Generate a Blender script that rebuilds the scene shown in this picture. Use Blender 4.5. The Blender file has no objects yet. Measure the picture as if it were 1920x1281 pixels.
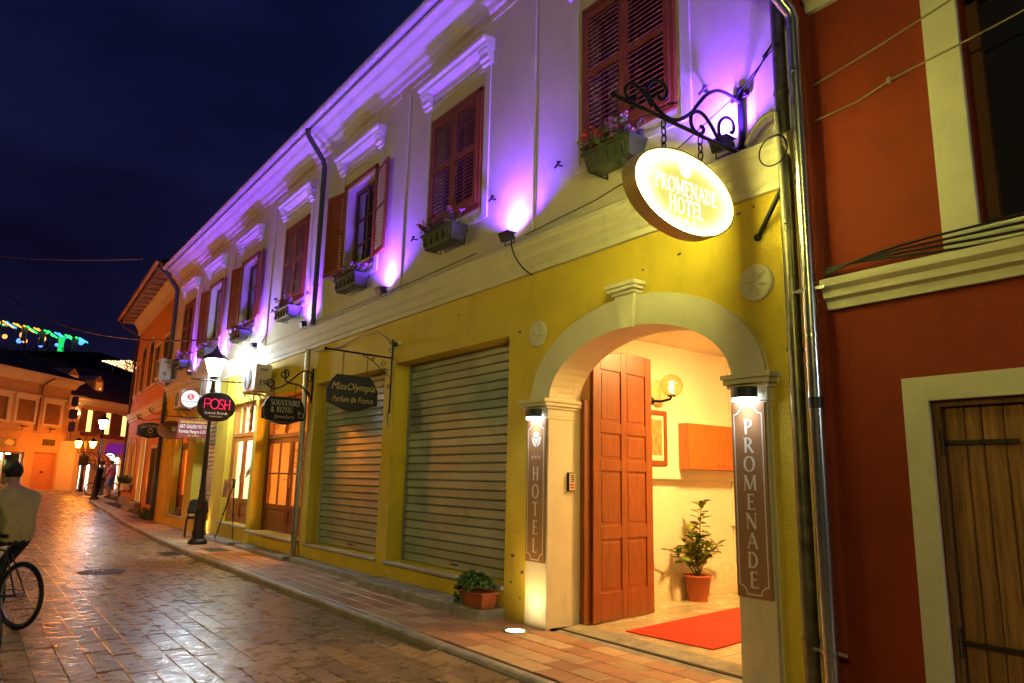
import bpy, bmesh, math, random
from mathutils import Vector, Matrix
R = random.Random(7)
PI = math.pi
sc = bpy.context.scene
COL = sc.collection

# ------------------------------------------------------------------ camera
cam_d = bpy.data.cameras.new("camera")
cam = bpy.data.objects.new("camera", cam_d)
COL.objects.link(cam)
yaw, pit, rol = 0.92958, 0.19180, 0.021687
fw = Vector((-math.sin(yaw) * math.cos(pit), math.cos(yaw) * math.cos(pit), math.sin(pit)))
rt = Vector((math.cos(yaw), math.sin(yaw), 0))
up = rt.cross(fw)
rt2 = math.cos(rol) * rt + math.sin(rol) * up
up2 = -math.sin(rol) * rt + math.cos(rol) * up
m = Matrix((rt2, up2, -fw)).transposed().to_4x4()
m.translation = Vector((0, -5.0, 1.6))
cam.matrix_world = m
cam_d.sensor_width = 36.0
cam_d.lens = 1342.4 / 1920 * 36
cam_d.clip_start = 0.05
cam_d.clip_end = 2000
sc.camera = cam

# ------------------------------------------------------------------ night sky
w = bpy.data.worlds.new("World")
sc.world = w
w.use_nodes = True
nt = w.node_tree
bg = nt.nodes["Background"]
tc = nt.nodes.new("ShaderNodeTexCoord")
sep = nt.nodes.new("ShaderNodeSeparateXYZ")
nt.links.new(tc.outputs["Generated"], sep.inputs[0])
ramp = nt.nodes.new("ShaderNodeValToRGB")
ramp.color_ramp.elements[0].position = 0.0
ramp.color_ramp.elements[0].color = (0.0030, 0.0019, 0.0065, 1)
ramp.color_ramp.elements[1].position = 0.75
ramp.color_ramp.elements[1].color = (0.0020, 0.0042, 0.0230, 1)
e = ramp.color_ramp.elements.new(0.22)
e.color = (0.0026, 0.0022, 0.0110, 1)
nt.links.new(sep.outputs[2], ramp.inputs[0])
no = nt.nodes.new("ShaderNodeTexNoise")
no.inputs["Scale"].default_value = 2.4
no.inputs["Detail"].default_value = 5
mp = nt.nodes.new("ShaderNodeMapping")
mp.inputs["Scale"].default_value = (1, 1, 2.6)
nt.links.new(tc.outputs["Generated"], mp.inputs[0])
nt.links.new(mp.outputs[0], no.inputs["Vector"])
mr = nt.nodes.new("ShaderNodeMapRange")
mr.inputs[1].default_value = 0.35
mr.inputs[2].default_value = 0.7
mr.inputs[3].default_value = 0.55
mr.inputs[4].default_value = 1.35
nt.links.new(no.outputs[0], mr.inputs[0])
mx = nt.nodes.new("ShaderNodeVectorMath")
mx.operation = 'SCALE'
nt.links.new(ramp.outputs[0], mx.inputs[0])
nt.links.new(mr.outputs[0], mx.inputs["Scale"])
nt.links.new(mx.outputs[0], bg.inputs["Color"])
bg.inputs["Strength"].default_value = 0.9

sc.view_settings.view_transform = 'Standard'
sc.view_settings.look = 'None'
sc.view_settings.exposure = 1.4
sc.view_settings.gamma = 1.0
sc.render.engine = 'CYCLES'
cy = sc.cycles
cy.use_denoising = True
cy.max_bounces = 6
cy.diffuse_bounces = 3
cy.glossy_bounces = 3
cy.transmission_bounces = 4
cy.transparent_max_bounces = 8
cy.sample_clamp_indirect = 4.0
cy.caustics_reflective = False
cy.caustics_refractive = False

# ------------------------------------------------------------------ materials
MATS = {}
OWN = set()


def mat(name, col, rough=0.75, metal=0.0, var=0.0, vscale=3.0, bump=0.0, bscale=40.0, stretch=None,
        col2=None, emit=None, estr=0.0, spec=0.5, island=0.0, rvar=0.0, coat=0.0, stain=0.0, bdist=0.02):
    """Principled material with noise-driven colour variation, stains and fine relief."""
    if name in MATS:
        return MATS[name]
    M = bpy.data.materials.new(name)
    MATS[name] = M
    M.use_nodes = True
    t = M.node_tree
    N, L = t.nodes, t.links
    b = N["Principled BSDF"]
    b.inputs["Roughness"].default_value = rough
    b.inputs["Metallic"].default_value = metal
    b.inputs["Specular IOR Level"].default_value = spec
    if coat:
        b.inputs["Coat Weight"].default_value = coat
        b.inputs["Coat Roughness"].default_value = 0.12
    c4 = (*col, 1)
    b.inputs["Base Color"].default_value = c4
    geo = N.new("ShaderNodeNewGeometry")
    vec = geo.outputs["Position"]
    if stretch:
        q = N.new("ShaderNodeMapping")
        q.inputs["Scale"].default_value = stretch
        L.new(vec, q.inputs[0])
        vec = q.outputs[0]
    out = None
    if var or col2:
        n = N.new("ShaderNodeTexNoise")
        n.inputs["Scale"].default_value = vscale
        n.inputs["Detail"].default_value = 8
        n.inputs["Roughness"].default_value = 0.62
        L.new(vec, n.inputs["Vector"])
        r = N.new("ShaderNodeValToRGB")
        r.color_ramp.elements[0].position = 0.32
        r.color_ramp.elements[1].position = 0.68
        a = col2 if col2 else tuple(max(0, c * (1 - var)) for c in col)
        d = col if col2 else tuple(min(1, c * (1 + var * .6)) for c in col)
        r.color_ramp.elements[0].color = (*a, 1)
        r.color_ramp.elements[1].color = (*d, 1)
        L.new(n.outputs[0], r.inputs[0])
        out = r.outputs[0]
        if rvar:
            q = N.new("ShaderNodeMapRange")
            q.inputs[1].default_value = 0.3
            q.inputs[2].default_value = 0.7
            q.inputs[3].default_value = max(0.03, rough - rvar)
            q.inputs[4].default_value = min(1, rough + rvar)
            L.new(n.outputs[0], q.inputs[0])
            L.new(q.outputs[0], b.inputs["Roughness"])
    if stain:
        n = N.new("ShaderNodeTexNoise")
        n.inputs["Scale"].default_value = 1.7
        n.inputs["Detail"].default_value = 10
        n.inputs["Roughness"].default_value = 0.75
        q = N.new("ShaderNodeMapping")
        q.inputs["Scale"].default_value = (1.6, 1.6, 0.55)
        L.new(geo.outputs["Position"], q.inputs[0])
        L.new(q.outputs[0], n.inputs["Vector"])
        r = N.new("ShaderNodeMapRange")
        r.inputs[1].default_value = 0.56
        r.inputs[2].default_value = 0.78
        r.inputs[3].default_value = 1.0
        r.inputs[4].default_value = 1.0 - stain
        L.new(n.outputs[0], r.inputs[0])
        v = N.new("ShaderNodeVectorMath")
        v.operation = 'SCALE'
        if out:
            L.new(out, v.inputs[0])
        else:
            v.inputs[0].default_value = col
        L.new(r.outputs[0], v.inputs["Scale"])
        out = v.outputs[0]
    if island:
        oi = N.new("ShaderNodeObjectInfo")
        ad = N.new("ShaderNodeMath")
        ad.operation = 'ADD'
        L.new(oi.outputs["Random"], ad.inputs[0])
        L.new(geo.outputs["Random Per Island"], ad.inputs[1])
        fr = N.new("ShaderNodeMath")
        fr.operation = 'FRACT'
        L.new(ad.outputs[0], fr.inputs[0])
        q = N.new("ShaderNodeMapRange")
        q.inputs[3].default_value = 1 - island
        q.inputs[4].default_value = 1 + island * .7
        L.new(fr.outputs[0], q.inputs[0])
        v = N.new("ShaderNodeVectorMath")
        v.operation = 'SCALE'
        if out:
            L.new(out, v.inputs[0])
        else:
            v.inputs[0].default_value = col
        L.new(q.outputs[0], v.inputs["Scale"])
        out = v.outputs[0]
    if out:
        L.new(out, b.inputs["Base Color"])
    if bump:
        n = N.new("ShaderNodeTexNoise")
        n.inputs["Scale"].default_value = bscale
        n.inputs["Detail"].default_value = 6
        L.new(vec, n.inputs["Vector"])
        bp = N.new("ShaderNodeBump")
        bp.inputs["Strength"].default_value = bump
        bp.inputs["Distance"].default_value = bdist
        L.new(n.outputs[0], bp.inputs["Height"])
        L.new(bp.outputs[0], b.inputs["Normal"])
    if emit:
        b.inputs["Emission Color"].default_value = (*emit, 1)
        b.inputs["Emission Strength"].default_value = estr
    return M


def glass(name, tint=(1, 1, 1), refl=0.12, rough=0.03):
    M = bpy.data.materials.new(name)
    M.use_nodes = True
    N, L = M.node_tree.nodes, M.node_tree.links
    N.remove(N["Principled BSDF"])
    tr = N.new("ShaderNodeBsdfTransparent")
    tr.inputs[0].default_value = (*tint, 1)
    gl = N.new("ShaderNodeBsdfGlossy")
    gl.inputs["Roughness"].default_value = rough
    lw = N.new("ShaderNodeLayerWeight")
    fr = N.new("ShaderNodeMapRange")
    fr.inputs[1].default_value = 0.35
    fr.inputs[3].default_value = 0.05
    fr.inputs[4].default_value = 0.6
    L.new(lw.outputs["Facing"], fr.inputs[0])
    mi = N.new("ShaderNodeMixShader")
    L.new(fr.outputs[0], mi.inputs[0])
    L.new(tr.outputs[0], mi.inputs[1])
    L.new(gl.outputs[0], mi.inputs[2])
    L.new(mi.outputs[0], N["Material Output"].inputs[0])
    MATS[name] = M
    return M


# ------------------------------------------------------------------ mesh builder
class MB:
    def __init__(s):
        s.v, s.f, s.sm, s.mi = [], [], [], []
        s.cur = 0

    def add(s, vs, fs, smooth=False):
        o = len(s.v)
        s.v += [tuple(p) for p in vs]
        for f in fs:
            s.f.append([i + o for i in f])
            s.sm.append(smooth)
            s.mi.append(s.cur)
        return s

    def box(s, x0, x1, y0, y1, z0, z1):
        if x0 > x1: x0, x1 = x1, x0
        if y0 > y1: y0, y1 = y1, y0
        if z0 > z1: z0, z1 = z1, z0
        return s.add([(x0, y0, z0), (x1, y0, z0), (x1, y1, z0), (x0, y1, z0), (x0, y0, z1), (x1, y0, z1), (x1, y1, z1), (x0, y1, z1)],
                     [(0, 3, 2, 1), (4, 5, 6, 7), (0, 1, 5, 4), (1, 2, 6, 5), (2, 3, 7, 6), (3, 0, 4, 7)])

    def obox(s, c, ax, ay, az):
        """box given by centre and three half-axis vectors"""
        c, ax, ay, az = map(Vector, (c, ax, ay, az))
        vs = [c + i * ax + j * ay + k * az for k in (-1, 1) for j, i in ((-1, -1), (-1, 1), (1, 1), (1, -1))]
        return s.add(vs, [(0, 3, 2, 1), (4, 5, 6, 7), (0, 1, 5, 4), (1, 2, 6, 5), (2, 3, 7, 6), (3, 0, 4, 7)])

    def quad(s, *p):
        return s.add(p, [tuple(range(len(p)))])

    def prism(s, pts, d):
        """closed prism: polygon pts (list of 3D points) swept by vector d"""
        n = len(pts)
        d = Vector(d)
        a = [Vector(p) for p in pts]
        return s.add(a + [p + d for p in a],
                     [tuple(range(n))[::-1], tuple(range(n, 2 * n))] + [(i, (i + 1) % n, n + (i + 1) % n, n + i) for i in range(n)])

    def sweep_x(s, prof, x0, x1):
        """profile of (y,z) swept from x0 to x1"""
        return s.prism([(x0, y, z) for y, z in prof], (x1 - x0, 0, 0))

    def tube(s, pts, r, n=8, cap=True, smooth=True):
        pts = [Vector(p) for p in pts]
        rr = r if isinstance(r, (list, tuple)) else [r] * len(pts)
        vs, fs = [], []
        prev = None
        for i, p in enumerate(pts):
            a = pts[max(0, i - 1)]
            b = pts[min(len(pts) - 1, i + 1)]
            t = (b - a).normalized()
            if prev is None:
                u = t.orthogonal().normalized()
            else:
                u = (prev - t * prev.dot(t))
                u = u.normalized() if u.length > 1e-6 else t.orthogonal().normalized()
            prev = u
            w_ = t.cross(u)
            for k in range(n):
                an = 2 * PI * k / n
                vs.append(p + (u * math.cos(an) + w_ * math.sin(an)) * rr[i])
        for i in range(len(pts) - 1):
            for k in range(n):
                fs.append((i * n + k, i * n + (k + 1) % n, (i + 1) * n + (k + 1) % n, (i + 1) * n + k))
        s.add(vs, fs, smooth)
        if cap:
            m_ = len(pts) - 1
            s.add(vs[:n], [tuple(range(n))[::-1]])
            s.add(vs[m_ * n:], [tuple(range(n))])
        return s

    def lathe(s, prof, c=(0, 0, 0), n=16, smooth=True, axis=None, ph=0.0):
        """profile of (r,z) turned about z (or about the given axis) at c"""
        c = Vector(c)
        q = Vector((0, 0, 1)).rotation_difference(Vector(axis)) if axis else None
        vs, fs = [], []
        for r, z in prof:
            for k in range(n):
                a = 2 * PI * k / n + ph
                p = Vector((r * math.cos(a), r * math.sin(a), z))
                if q: p = q @ p
                vs.append(c + p)
        for i in range(len(prof) - 1):
            for k in range(n):
                fs.append((i * n + k, i * n + (k + 1) % n, (i + 1) * n + (k + 1) % n, (i + 1) * n + k))
        s.add(vs, fs, smooth)
        if prof[0][0] > 1e-4: s.add(vs[:n], [tuple(range(n))[::-1]])
        if prof[-1][0] > 1e-4: s.add(vs[-n:], [tuple(range(n))])
        return s

    def ball(s, c, r, n=12, sq=(1, 1, 1)):
        k = n // 2
        o = len(s.v)
        s.lathe([(r * math.sin(PI * i / k) + (1e-5 if i in (0, k) else 0), -r * math.cos(PI * i / k)) for i in range(k + 1)], (0, 0, 0), n)
        for i in range(o, len(s.v)):
            p = s.v[i]
            s.v[i] = (c[0] + p[0] * sq[0], c[1] + p[1] * sq[1], c[2] + p[2] * sq[2])
        return s

    def mesh(s, name, mats, bev=0.0, seg=1):
        me = bpy.data.meshes.new(name)
        me.from_pydata(s.v, [], s.f)
        me.polygons.foreach_set("use_smooth", s.sm)
        me.polygons.foreach_set("material_index", s.mi)
        for q in (mats if isinstance(mats, (list, tuple)) else [mats]):
            me.materials.append(q)
        if bev:
            bm = bmesh.new()
            bm.from_mesh(me)
            bmesh.ops.remove_doubles(bm, verts=bm.verts, dist=1e-5)
            ed = [e_ for e_ in bm.edges if len(e_.link_faces) == 2 and e_.calc_face_angle(0) > 0.6]
            bmesh.ops.bevel(bm, geom=ed, offset=bev, segments=seg, affect='EDGES', clamp_overlap=True)
            bm.to_mesh(me)
            bm.free()
        me.update()
        return me

    def build(s, name, mats, parent=None, bev=0.0, seg=1, **kw):
        o = bpy.data.objects.new(name, s.mesh(name, mats, bev, seg))
        COL.objects.link(o)
        if parent: attach(o, parent)
        tag(o, **kw)
        return o


def attach(o, parent):
    o.parent = parent
    # children are built in world coordinates: undo the root's own transform
    if parent.name in OWN:
        o.matrix_parent_inverse = Matrix.LocRotScale(parent.location, parent.rotation_euler, parent.scale).inverted()


def tag(o, label=None, cat=None, group=None, kind=None):
    if label: o["label"] = label
    if cat: o["category"] = cat
    if group: o["group"] = group
    if kind: o["kind"] = kind
    return o


def empty(name, loc, label=None, cat=None, group=None, kind=None):
    o = bpy.data.objects.new(name, None)
    COL.objects.link(o)
    o.empty_display_size = 0.1
    o.location = loc
    OWN.add(o.name)
    return tag(o, label, cat, group, kind)


def at_parent(o, parent):
    """parent an object that is already modelled in the parent's local frame"""
    o.parent = parent
    return o


def copy_tree(o, parent=None):
    c = o.copy()
    COL.objects.link(c)
    if parent: c.parent = parent
    for ch in o.children:
        copy_tree(ch, c)
    return c


def lerp(a, b, t): return a + (b - a) * t


def interp(tab, x):
    for (xa, ya), (xb, yb) in zip(tab, tab[1:]):
        if x <= xb: return lerp(ya, yb, min(1, max(0, (x - xa) / (xb - xa))))
    return tab[-1][1]


def light(name, kind, loc, energy, col, parent=None, aim=None, size=0.05, spot=1.6, blend=0.6, **kw):
    d = bpy.data.lights.new(name, kind)
    d.energy = energy
    d.color = col
    if kind == 'SPOT':
        d.spot_size = spot
        d.spot_blend = blend
        d.shadow_soft_size = size
    elif kind == 'POINT':
        d.shadow_soft_size = size
    elif kind == 'AREA':
        d.shape = 'RECTANGLE'
        d.size = size
        d.size_y = kw.get('size_y', size)
        d.spread = kw.get('spread', PI)
    o = bpy.data.objects.new(name, d)
    COL.objects.link(o)
    o.location = loc
    if aim is not None:
        o.rotation_euler = (Vector(aim) - Vector(loc)).to_track_quat('-Z', 'Y').to_euler()
    if parent: attach(o, parent)
    return o


# ------------------------------------------------------------------ lettering
def place_mesh(me, o, u, v):
    u, v = Vector(u), Vector(v)
    n = u.cross(v)
    M = Matrix((u, v, n)).transposed().to_4x4()
    M.translation = Vector(o)
    me.transform(M)


def text(s, size, o, u, v, m_, parent, align='CENTER', shear=0.0, depth=0.0015, sx=1.0, name='lettering', bold=0.0, space=1.0):
    c = bpy.data.curves.new("t", 'FONT')
    c.body = s
    c.size = size
    c.align_x = align
    c.align_y = 'CENTER'
    c.shear = shear
    c.extrude = depth
    c.resolution_u = 2
    c.offset = bold
    c.space_character = space
    ob = bpy.data.objects.new("t", c)
    COL.objects.link(ob)
    dg = bpy.context.evaluated_depsgraph_get()
    me = bpy.data.meshes.new_from_object(ob.evaluated_get(dg))
    bpy.data.objects.remove(ob)
    bpy.data.curves.remove(c)
    me.transform(Matrix.Diagonal((sx, 1, 1, 1)))
    place_mesh(me, o, u, v)
    me.name = name
    me.materials.clear()
    me.materials.append(m_)
    ob = bpy.data.objects.new(name, me)
    COL.objects.link(ob)
    attach(ob, parent)
    return ob


G = {  # roman capitals as strokes: L x0 y0 x1 y1 [w], A cx cy rx ry a0 a1, S x y (foot serif), V x y (tick)
    'P': (.62, "L .16 0 .16 1|L .16 .98 .32 .98 t|L .16 .47 .32 .47 t|A .32 .725 .25 .255 90 -90|S .16 0|S .1 1"),
    'R': (.72, "L .16 0 .16 1|L .16 .98 .32 .98 t|L .16 .5 .32 .5 t|A .32 .74 .24 .24 90 -90|L .33 .5 .64 0 k|S .16 0|S .1 1|S .66 0"),
    'O': (.84, "A .42 .5 .36 .5 0 360"),
    'M': (.98, "L .13 0 .17 1 t|L .17 1 .48 .06 k|L .48 .06 .79 1 t|L .79 1 .84 0 k|S .13 0|S .84 0|S .12 1|S .84 1"),
    'E': (.6, "L .16 0 .16 1|L .16 .98 .52 .98 t|L .16 .52 .44 .52 t|L .16 .02 .55 .02 t|S .13 0|S .13 1|V .52 .9|V .55 .1|V .44 .52"),
    'N': (.86, "L .16 0 .16 1 t|L .14 1 .7 0 k|L .7 0 .7 1 t|S .16 0|S .12 1|S .7 1"),
    'A': (.8, "L .1 0 .4 1 t|L .4 1 .7 0 k|L .2 .36 .6 .36 t|S .1 0|S .7 0"),
    'D': (.78, "L .16 0 .16 1|L .16 .98 .3 .98 t|L .16 .02 .3 .02 t|A .3 .5 .38 .48 90 -90|S .12 0|S .12 1"),
    'H': (.82, "L .18 0 .18 1|L .64 0 .64 1|L .18 .52 .64 .52 t|S .18 0|S .18 1|S .64 0|S .64 1"),
    'T': (.68, "L .34 0 .34 1|L .06 .98 .62 .98 t|S .34 0|V .07 .9|V .61 .9"),
    'L': (.58, "L .16 0 .16 1|L .16 .02 .52 .02 t|S .14 0|S .16 1|V .52 .1"),
    'S': (.56, "A .28 .755 .19 .235 50 255|A .28 .255 .21 .245 85 -140|V .42 .85|V .1 .14"),
    'U': (.78, "L .16 1 .16 .3|A .39 .3 .23 .3 180 360|L .62 .3 .62 1 t|S .16 1|S .62 1"),
    'V': (.74, "L .1 1 .38 0 k|L .38 0 .66 1 t|S .1 1|S .66 1"),
    'I': (.34, "L .17 0 .17 1|S .17 0|S .17 1"),
    'B': (.64, "L .16 0 .16 1|L .16 .98 .3 .98 t|L .16 .52 .3 .52 t|L .16 .02 .32 .02 t|A .3 .75 .2 .23 90 -90|A .31 .27 .24 .25 90 -90|S .12 0|S .12 1"),
    'Z': (.64, "L .1 .98 .54 .98 t|L .54 .98 .1 .02 k|L .1 .02 .56 .02 t|V .11 .9|V .55 .1"),
    'G': (.82, "A .44 .5 .36 .5 50 330|L .72 0.1 .72 .42|S .72 .42"),
    'J': (.4, "L .22 1 .22 .1|A .1 .1 .12 .2 0 -100|S .22 1"),
    '*': (.5, "L .25 .2 .25 .8 t|L .01 .34 .49 .66 t|L .01 .66 .49 .34 t"),
    '&': (.8, "A .34 .77 .16 .22 -60 240|A .3 .27 .24 .27 110 330|L .22 .6 .68 0 k|L .5 .14 .66 .5 t"),
    ' ': (.34, ""),
}


def serif(s, size, o, u, v, m_, parent, vertical=0.0, thick=.125, thin=.045, name='lettering', sx=1.0, gap=.03):
    """letters built stroke by stroke with thick stems, thin bars and small serifs"""
    mb = MB()
    k = [0]

    def quad(p, q, w):
        p, q = Vector(p), Vector(q)
        d = (q - p)
        if d.length < 1e-6: return
        n = Vector((-d.y, d.x)).normalized() * w * .5
        k[0] += 1
        z = .0002 * (k[0] % 9)
        mb.add([(*(p - n), z), (*(q - n), z), (*(q + n), z), (*(p + n), z)], [(0, 1, 2, 3)])

    wid = [G[ch][0] * sx for ch in s]
    tot = sum(wid) + gap * (len(s) - 1)
    x = -tot / 2
    y = 0.0
    for i, ch in enumerate(s):
        ox, oy = (x, -.5) if not vertical else (-wid[i] / 2, y - .5)
        for st in [q for q in G[ch][1].split('|') if q]:
            a = st.split()
            if a[0] == 'L':
                p = [float(z) for z in a[1:5]]
                if len(a) > 5:
                    wd = thin if a[5] == 't' else thick
                else:
                    wd = thick
                quad((ox + p[0] * sx, oy + p[1]), (ox + p[2] * sx, oy + p[3]), wd)
            elif a[0] == 'A':
                cx, cyy, rx, ry, a0, a1 = [float(z) for z in a[1:]]
                n = max(6, int(abs(a1 - a0) / 18))
                pp = [(ox + (cx + (rx - .04) * math.cos(math.radians(lerp(a0, a1, j / n)))) * sx,
                       oy + cyy + (ry - .02) * math.sin(math.radians(lerp(a0, a1, j / n)))) for j in range(n + 1)]
                wds = []
                for j in range(n + 1):
                    p0, p1 = Vector(pp[max(0, j - 1)]), Vector(pp[min(n, j + 1)])
                    d = p1 - p0
                    t_ = abs(d.y) / max(d.length, 1e-6)
                    wds.append(thin + (thick - thin) * t_ ** 1.5)
                vs = []
                k[0] += 1
                z = .0002 * (k[0] % 9)
                for j in range(n + 1):
                    p0, p1 = Vector(pp[max(0, j - 1)]), Vector(pp[min(n, j + 1)])
                    if abs(a1 - a0) >= 359 and j in (0, n):
                        p0, p1 = Vector(pp[n - 1]), Vector(pp[1])
                    d = (p1 - p0).normalized()
                    nn = Vector((-d.y, d.x)) * wds[j] * .5
                    if abs(a1 - a0) >= 359 and j in (0, n): nn = Vector((-d.y, d.x)) * thick * .5
                    c_ = Vector(pp[j])
                    vs += [(*(c_ - nn), z), (*(c_ + nn), z)]
                mb.add(vs, [(2 * j, 2 * j + 2, 2 * j + 3, 2 * j + 1) for j in range(n)])
            elif a[0] == 'S':
                p = [float(z) for z in a[1:3]]
                yy = p[1] + (.018 if p[1] < .5 else -.018)
                quad((ox + p[0] * sx - .115, oy + yy), (ox + p[0] * sx + .115, oy + yy), .036)
            elif a[0] == 'V':
                p = [float(z) for z in a[1:3]]
                quad((ox + p[0] * sx, oy + p[1] - .09), (ox + p[0] * sx, oy + p[1] + .09), .036)
        x += wid[i] + gap
        if vertical: y -= vertical
    me = mb.mesh(name, m_)
    me.transform(Matrix.Scale(size, 4))
    place_mesh(me, o, u, v)
    ob = bpy.data.objects.new(name, me)
    COL.objects.link(ob)
    attach(ob, parent)
    return ob


# ------------------------------------------------------------------ palette
M_yel = mat('yellow stucco', (.78, .57, .05), .85, var=.12, vscale=1.3, bump=.4, bscale=45, stain=.28)
M_cream = mat('cream stucco', (.72, .64, .47), .85, var=.08, vscale=1.6, bump=.25, bscale=70, stain=.12)
M_trim = mat('cream trim', (.74, .68, .52), .75, var=.09, vscale=2, bump=.2, bscale=45, stain=.25)
M_white = mat('white trim', (.78, .76, .72), .7, var=.06, bump=.1)
M_red = mat('red stucco', (.26, .027, .003), .85, var=.2, vscale=1.2, bump=.45, bscale=60, stain=.4)
M_shut = mat('red painted wood', (.26, .058, .008), .6, var=.2, vscale=9, bump=.15, bscale=60, stretch=(3, 3, .6))
M_wood = mat('varnished wood', (.25, .065, .013), .38, var=.32, vscale=7, bump=.15, bscale=30, stretch=(5, 5, .45), coat=.25)
M_wood2 = mat('orange shop wood', (.46, .155, .03), .4, var=.25, vscale=7, stretch=(5, 5, .5), coat=.2)
M_plank = mat('old plank wood', (.30, .135, .045), .75, var=.55, vscale=7, bump=.4, bscale=26, stretch=(6, 6, .35), island=.25)
M_metal = mat('galvanised steel', (.42, .41, .37), .36, metal=.85, var=.2, vscale=6, rvar=.1)
M_roller = mat('roller shutter steel', (.42, .45, .43), .42, metal=.15, var=.2, vscale=2.5, rvar=.14, island=.16, stain=.4)
M_zinc = mat('zinc pipe', (.5, .5, .48), .24, metal=.95, var=.05, vscale=4)
M_gutter = mat('gutter paint', (.55, .5, .44), .5, metal=.2, var=.1)
M_black = mat('black wrought iron', (.012, .011, .011), .45, metal=.4, spec=.5)
M_iron = mat('lamp iron', (.035, .018, .013), .42, metal=.3, var=.2, vscale=20)
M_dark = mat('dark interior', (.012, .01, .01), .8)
M_conc = mat('worn concrete', (.33, .30, .24), .8, var=.35, vscale=6, bump=.6, bscale=45, stain=.4)
M_marble = mat('sill stone', (.42, .40, .35), .55, var=.2, vscale=8, bump=.1, stain=.3)
M_kerb = mat('kerb stone', (.36, .33, .27), .55, var=.3, vscale=5, bump=.5, bscale=30, island=.15, stain=.4)
M_slab = mat('polished street stone', (.29, .195, .105), .32, var=.4, vscale=5.5, bump=.6, bscale=6, bdist=.022, stretch=(1.5, 1.0, 1.0), island=.28, rvar=.19, stain=.15)
M_joint = mat('joint dirt', (.035, .03, .025), .95, var=.4, vscale=20)
M_tileA = mat('pink pavement tile', (.45, .225, .12), .5, var=.18, vscale=9, bump=.3, bscale=40, island=.22, rvar=.12, stain=.4)
M_tileB = mat('cream pavement tile', (.53, .35, .19), .5, var=.18, vscale=9, bump=.3, bscale=40, island=.18, rvar=.12, stain=.4)
M_glass = glass('window glass')
M_curt = mat('curtain', (.3, .28, .27), .9)
M_roof = mat('dark roof tiles', (.10, .055, .04), .85, var=.4, vscale=4, bump=.6, bscale=12)
M_slabfar = mat('far street stone', (.2, .15, .1), .35, var=.35, vscale=3, bump=.5, bscale=9)


def gz(x):
    """street level: flat along the hotel, then climbing slightly towards the square"""
    return 0.0 if x > -25 else min(.42, (-25 - x) * .016)


KERB = [(-46, 3.2), (-41.2, .75), (-40.0, .1), (-38.7, -.24), (-35, -.38), (-31.5, -.5), (-27, -.74), (-23.6, -.92), (-19, -1.14), (-15, -1.25), (6, -1.25)]


def yk(x): return interp(KERB, x)


# ------------------------------------------------------------------ ground, street and pavement
xs = [320, 30, 6, -10, -25, -30, -35, -40, -45, -51, -60, -90, -160, -420]
mb = MB()
vs = []
for x in xs:
    for y in (-320, -9, 8, 320):
        vs.append((x, y, gz(x) - .06))
mb.add(vs, [(4 * i + j + 4, 4 * i + j, 4 * i + j + 1, 4 * i + j + 5) for i in range(len(xs) - 1) for j in range(3)])
ground = mb.build('ground', M_slabfar, kind='structure')

street = MB()
xs = [8, -4, -10, -25, -30, -35, -40, -45, -51, -56]
vs = []
for x in xs: vs += [(x, -9, gz(x) - .028), (x, 8 if x < -39 else yk(x) + .1, gz(x) - .028)]
street.add(vs, [(2 * i + 2, 2 * i, 2 * i + 1, 2 * i + 3) for i in range(len(xs) - 1)])
street = street.build('street', M_joint, kind='structure')


def slab_geo(mb, x0, x1, y0, y1, z, hgt, tilt=(0, 0), ch=.0045):
    """one stone with chamfered top edges"""
    vs = []
    for (d, zz) in ((0, -hgt), (0, -ch * .8), (ch, 0)):
        for (a, b) in ((x0 + d, y0 + d), (x1 - d, y0 + d), (x1 - d, y1 - d), (x0 + d, y1 - d)):
            vs.append((a, b, z + zz + tilt[0] * (a - (x0 + x1) / 2) + tilt[1] * (b - (y0 + y1) / 2)))
    fs = [(8, 9, 10, 11)]
    for L_ in (0, 4):
        for k in range(4): fs.append((L_ + k, L_ + (k + 1) % 4, L_ + 4 + (k + 1) % 4, L_ + 4 + k))
    mb.add(vs, fs)


slabs = []
rows = []
y = -1.262
while y > -6.3:
    wd = .27 if y > -1.3 else R.uniform(.19, .225)
    rows.append((y - wd, y))
    y -= wd
for (ya, yb) in rows:
    x = 2.0 + R.uniform(0, .5)
    while x > -40:
        ln = R.uniform(.38, .8)
        slabs.append((x - ln, x, ya, yb))
        x -= ln
# square beyond the end of the pavement
for i in range(34):
    ya = -6.3 + i * .4
    x = -40
    while x > -55.4:
        ln = R.uniform(.5, .9)
        xm = x - ln / 2
        if ya + .2 < (yk(xm) if xm > -44 else 7):
            slabs.append((x - ln, x, ya, ya + .4))
        x -= ln


def seen(x, y):
    d = Vector((x, y, 0)) - Vector((0, -5, 1.6))
    f = d.dot(fw)
    if f < .3: return False
    a, b = d.dot(rt2) / f, d.dot(up2) / f
    return abs(a) < .74 and abs(b) < .50


for i, s_ in enumerate(list(slabs)):
    # where the line of the kerb bends, slabs stop at it
    x0, x1, y0, y1 = s_
    xm = (x0 + x1) / 2
    lim = yk(xm) - .015 if xm > -40 else 99
    if y1 > lim: y1 = lim
    slabs[i] = (x0, x1, y0, y1) if y1 - y0 > .05 else None
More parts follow.
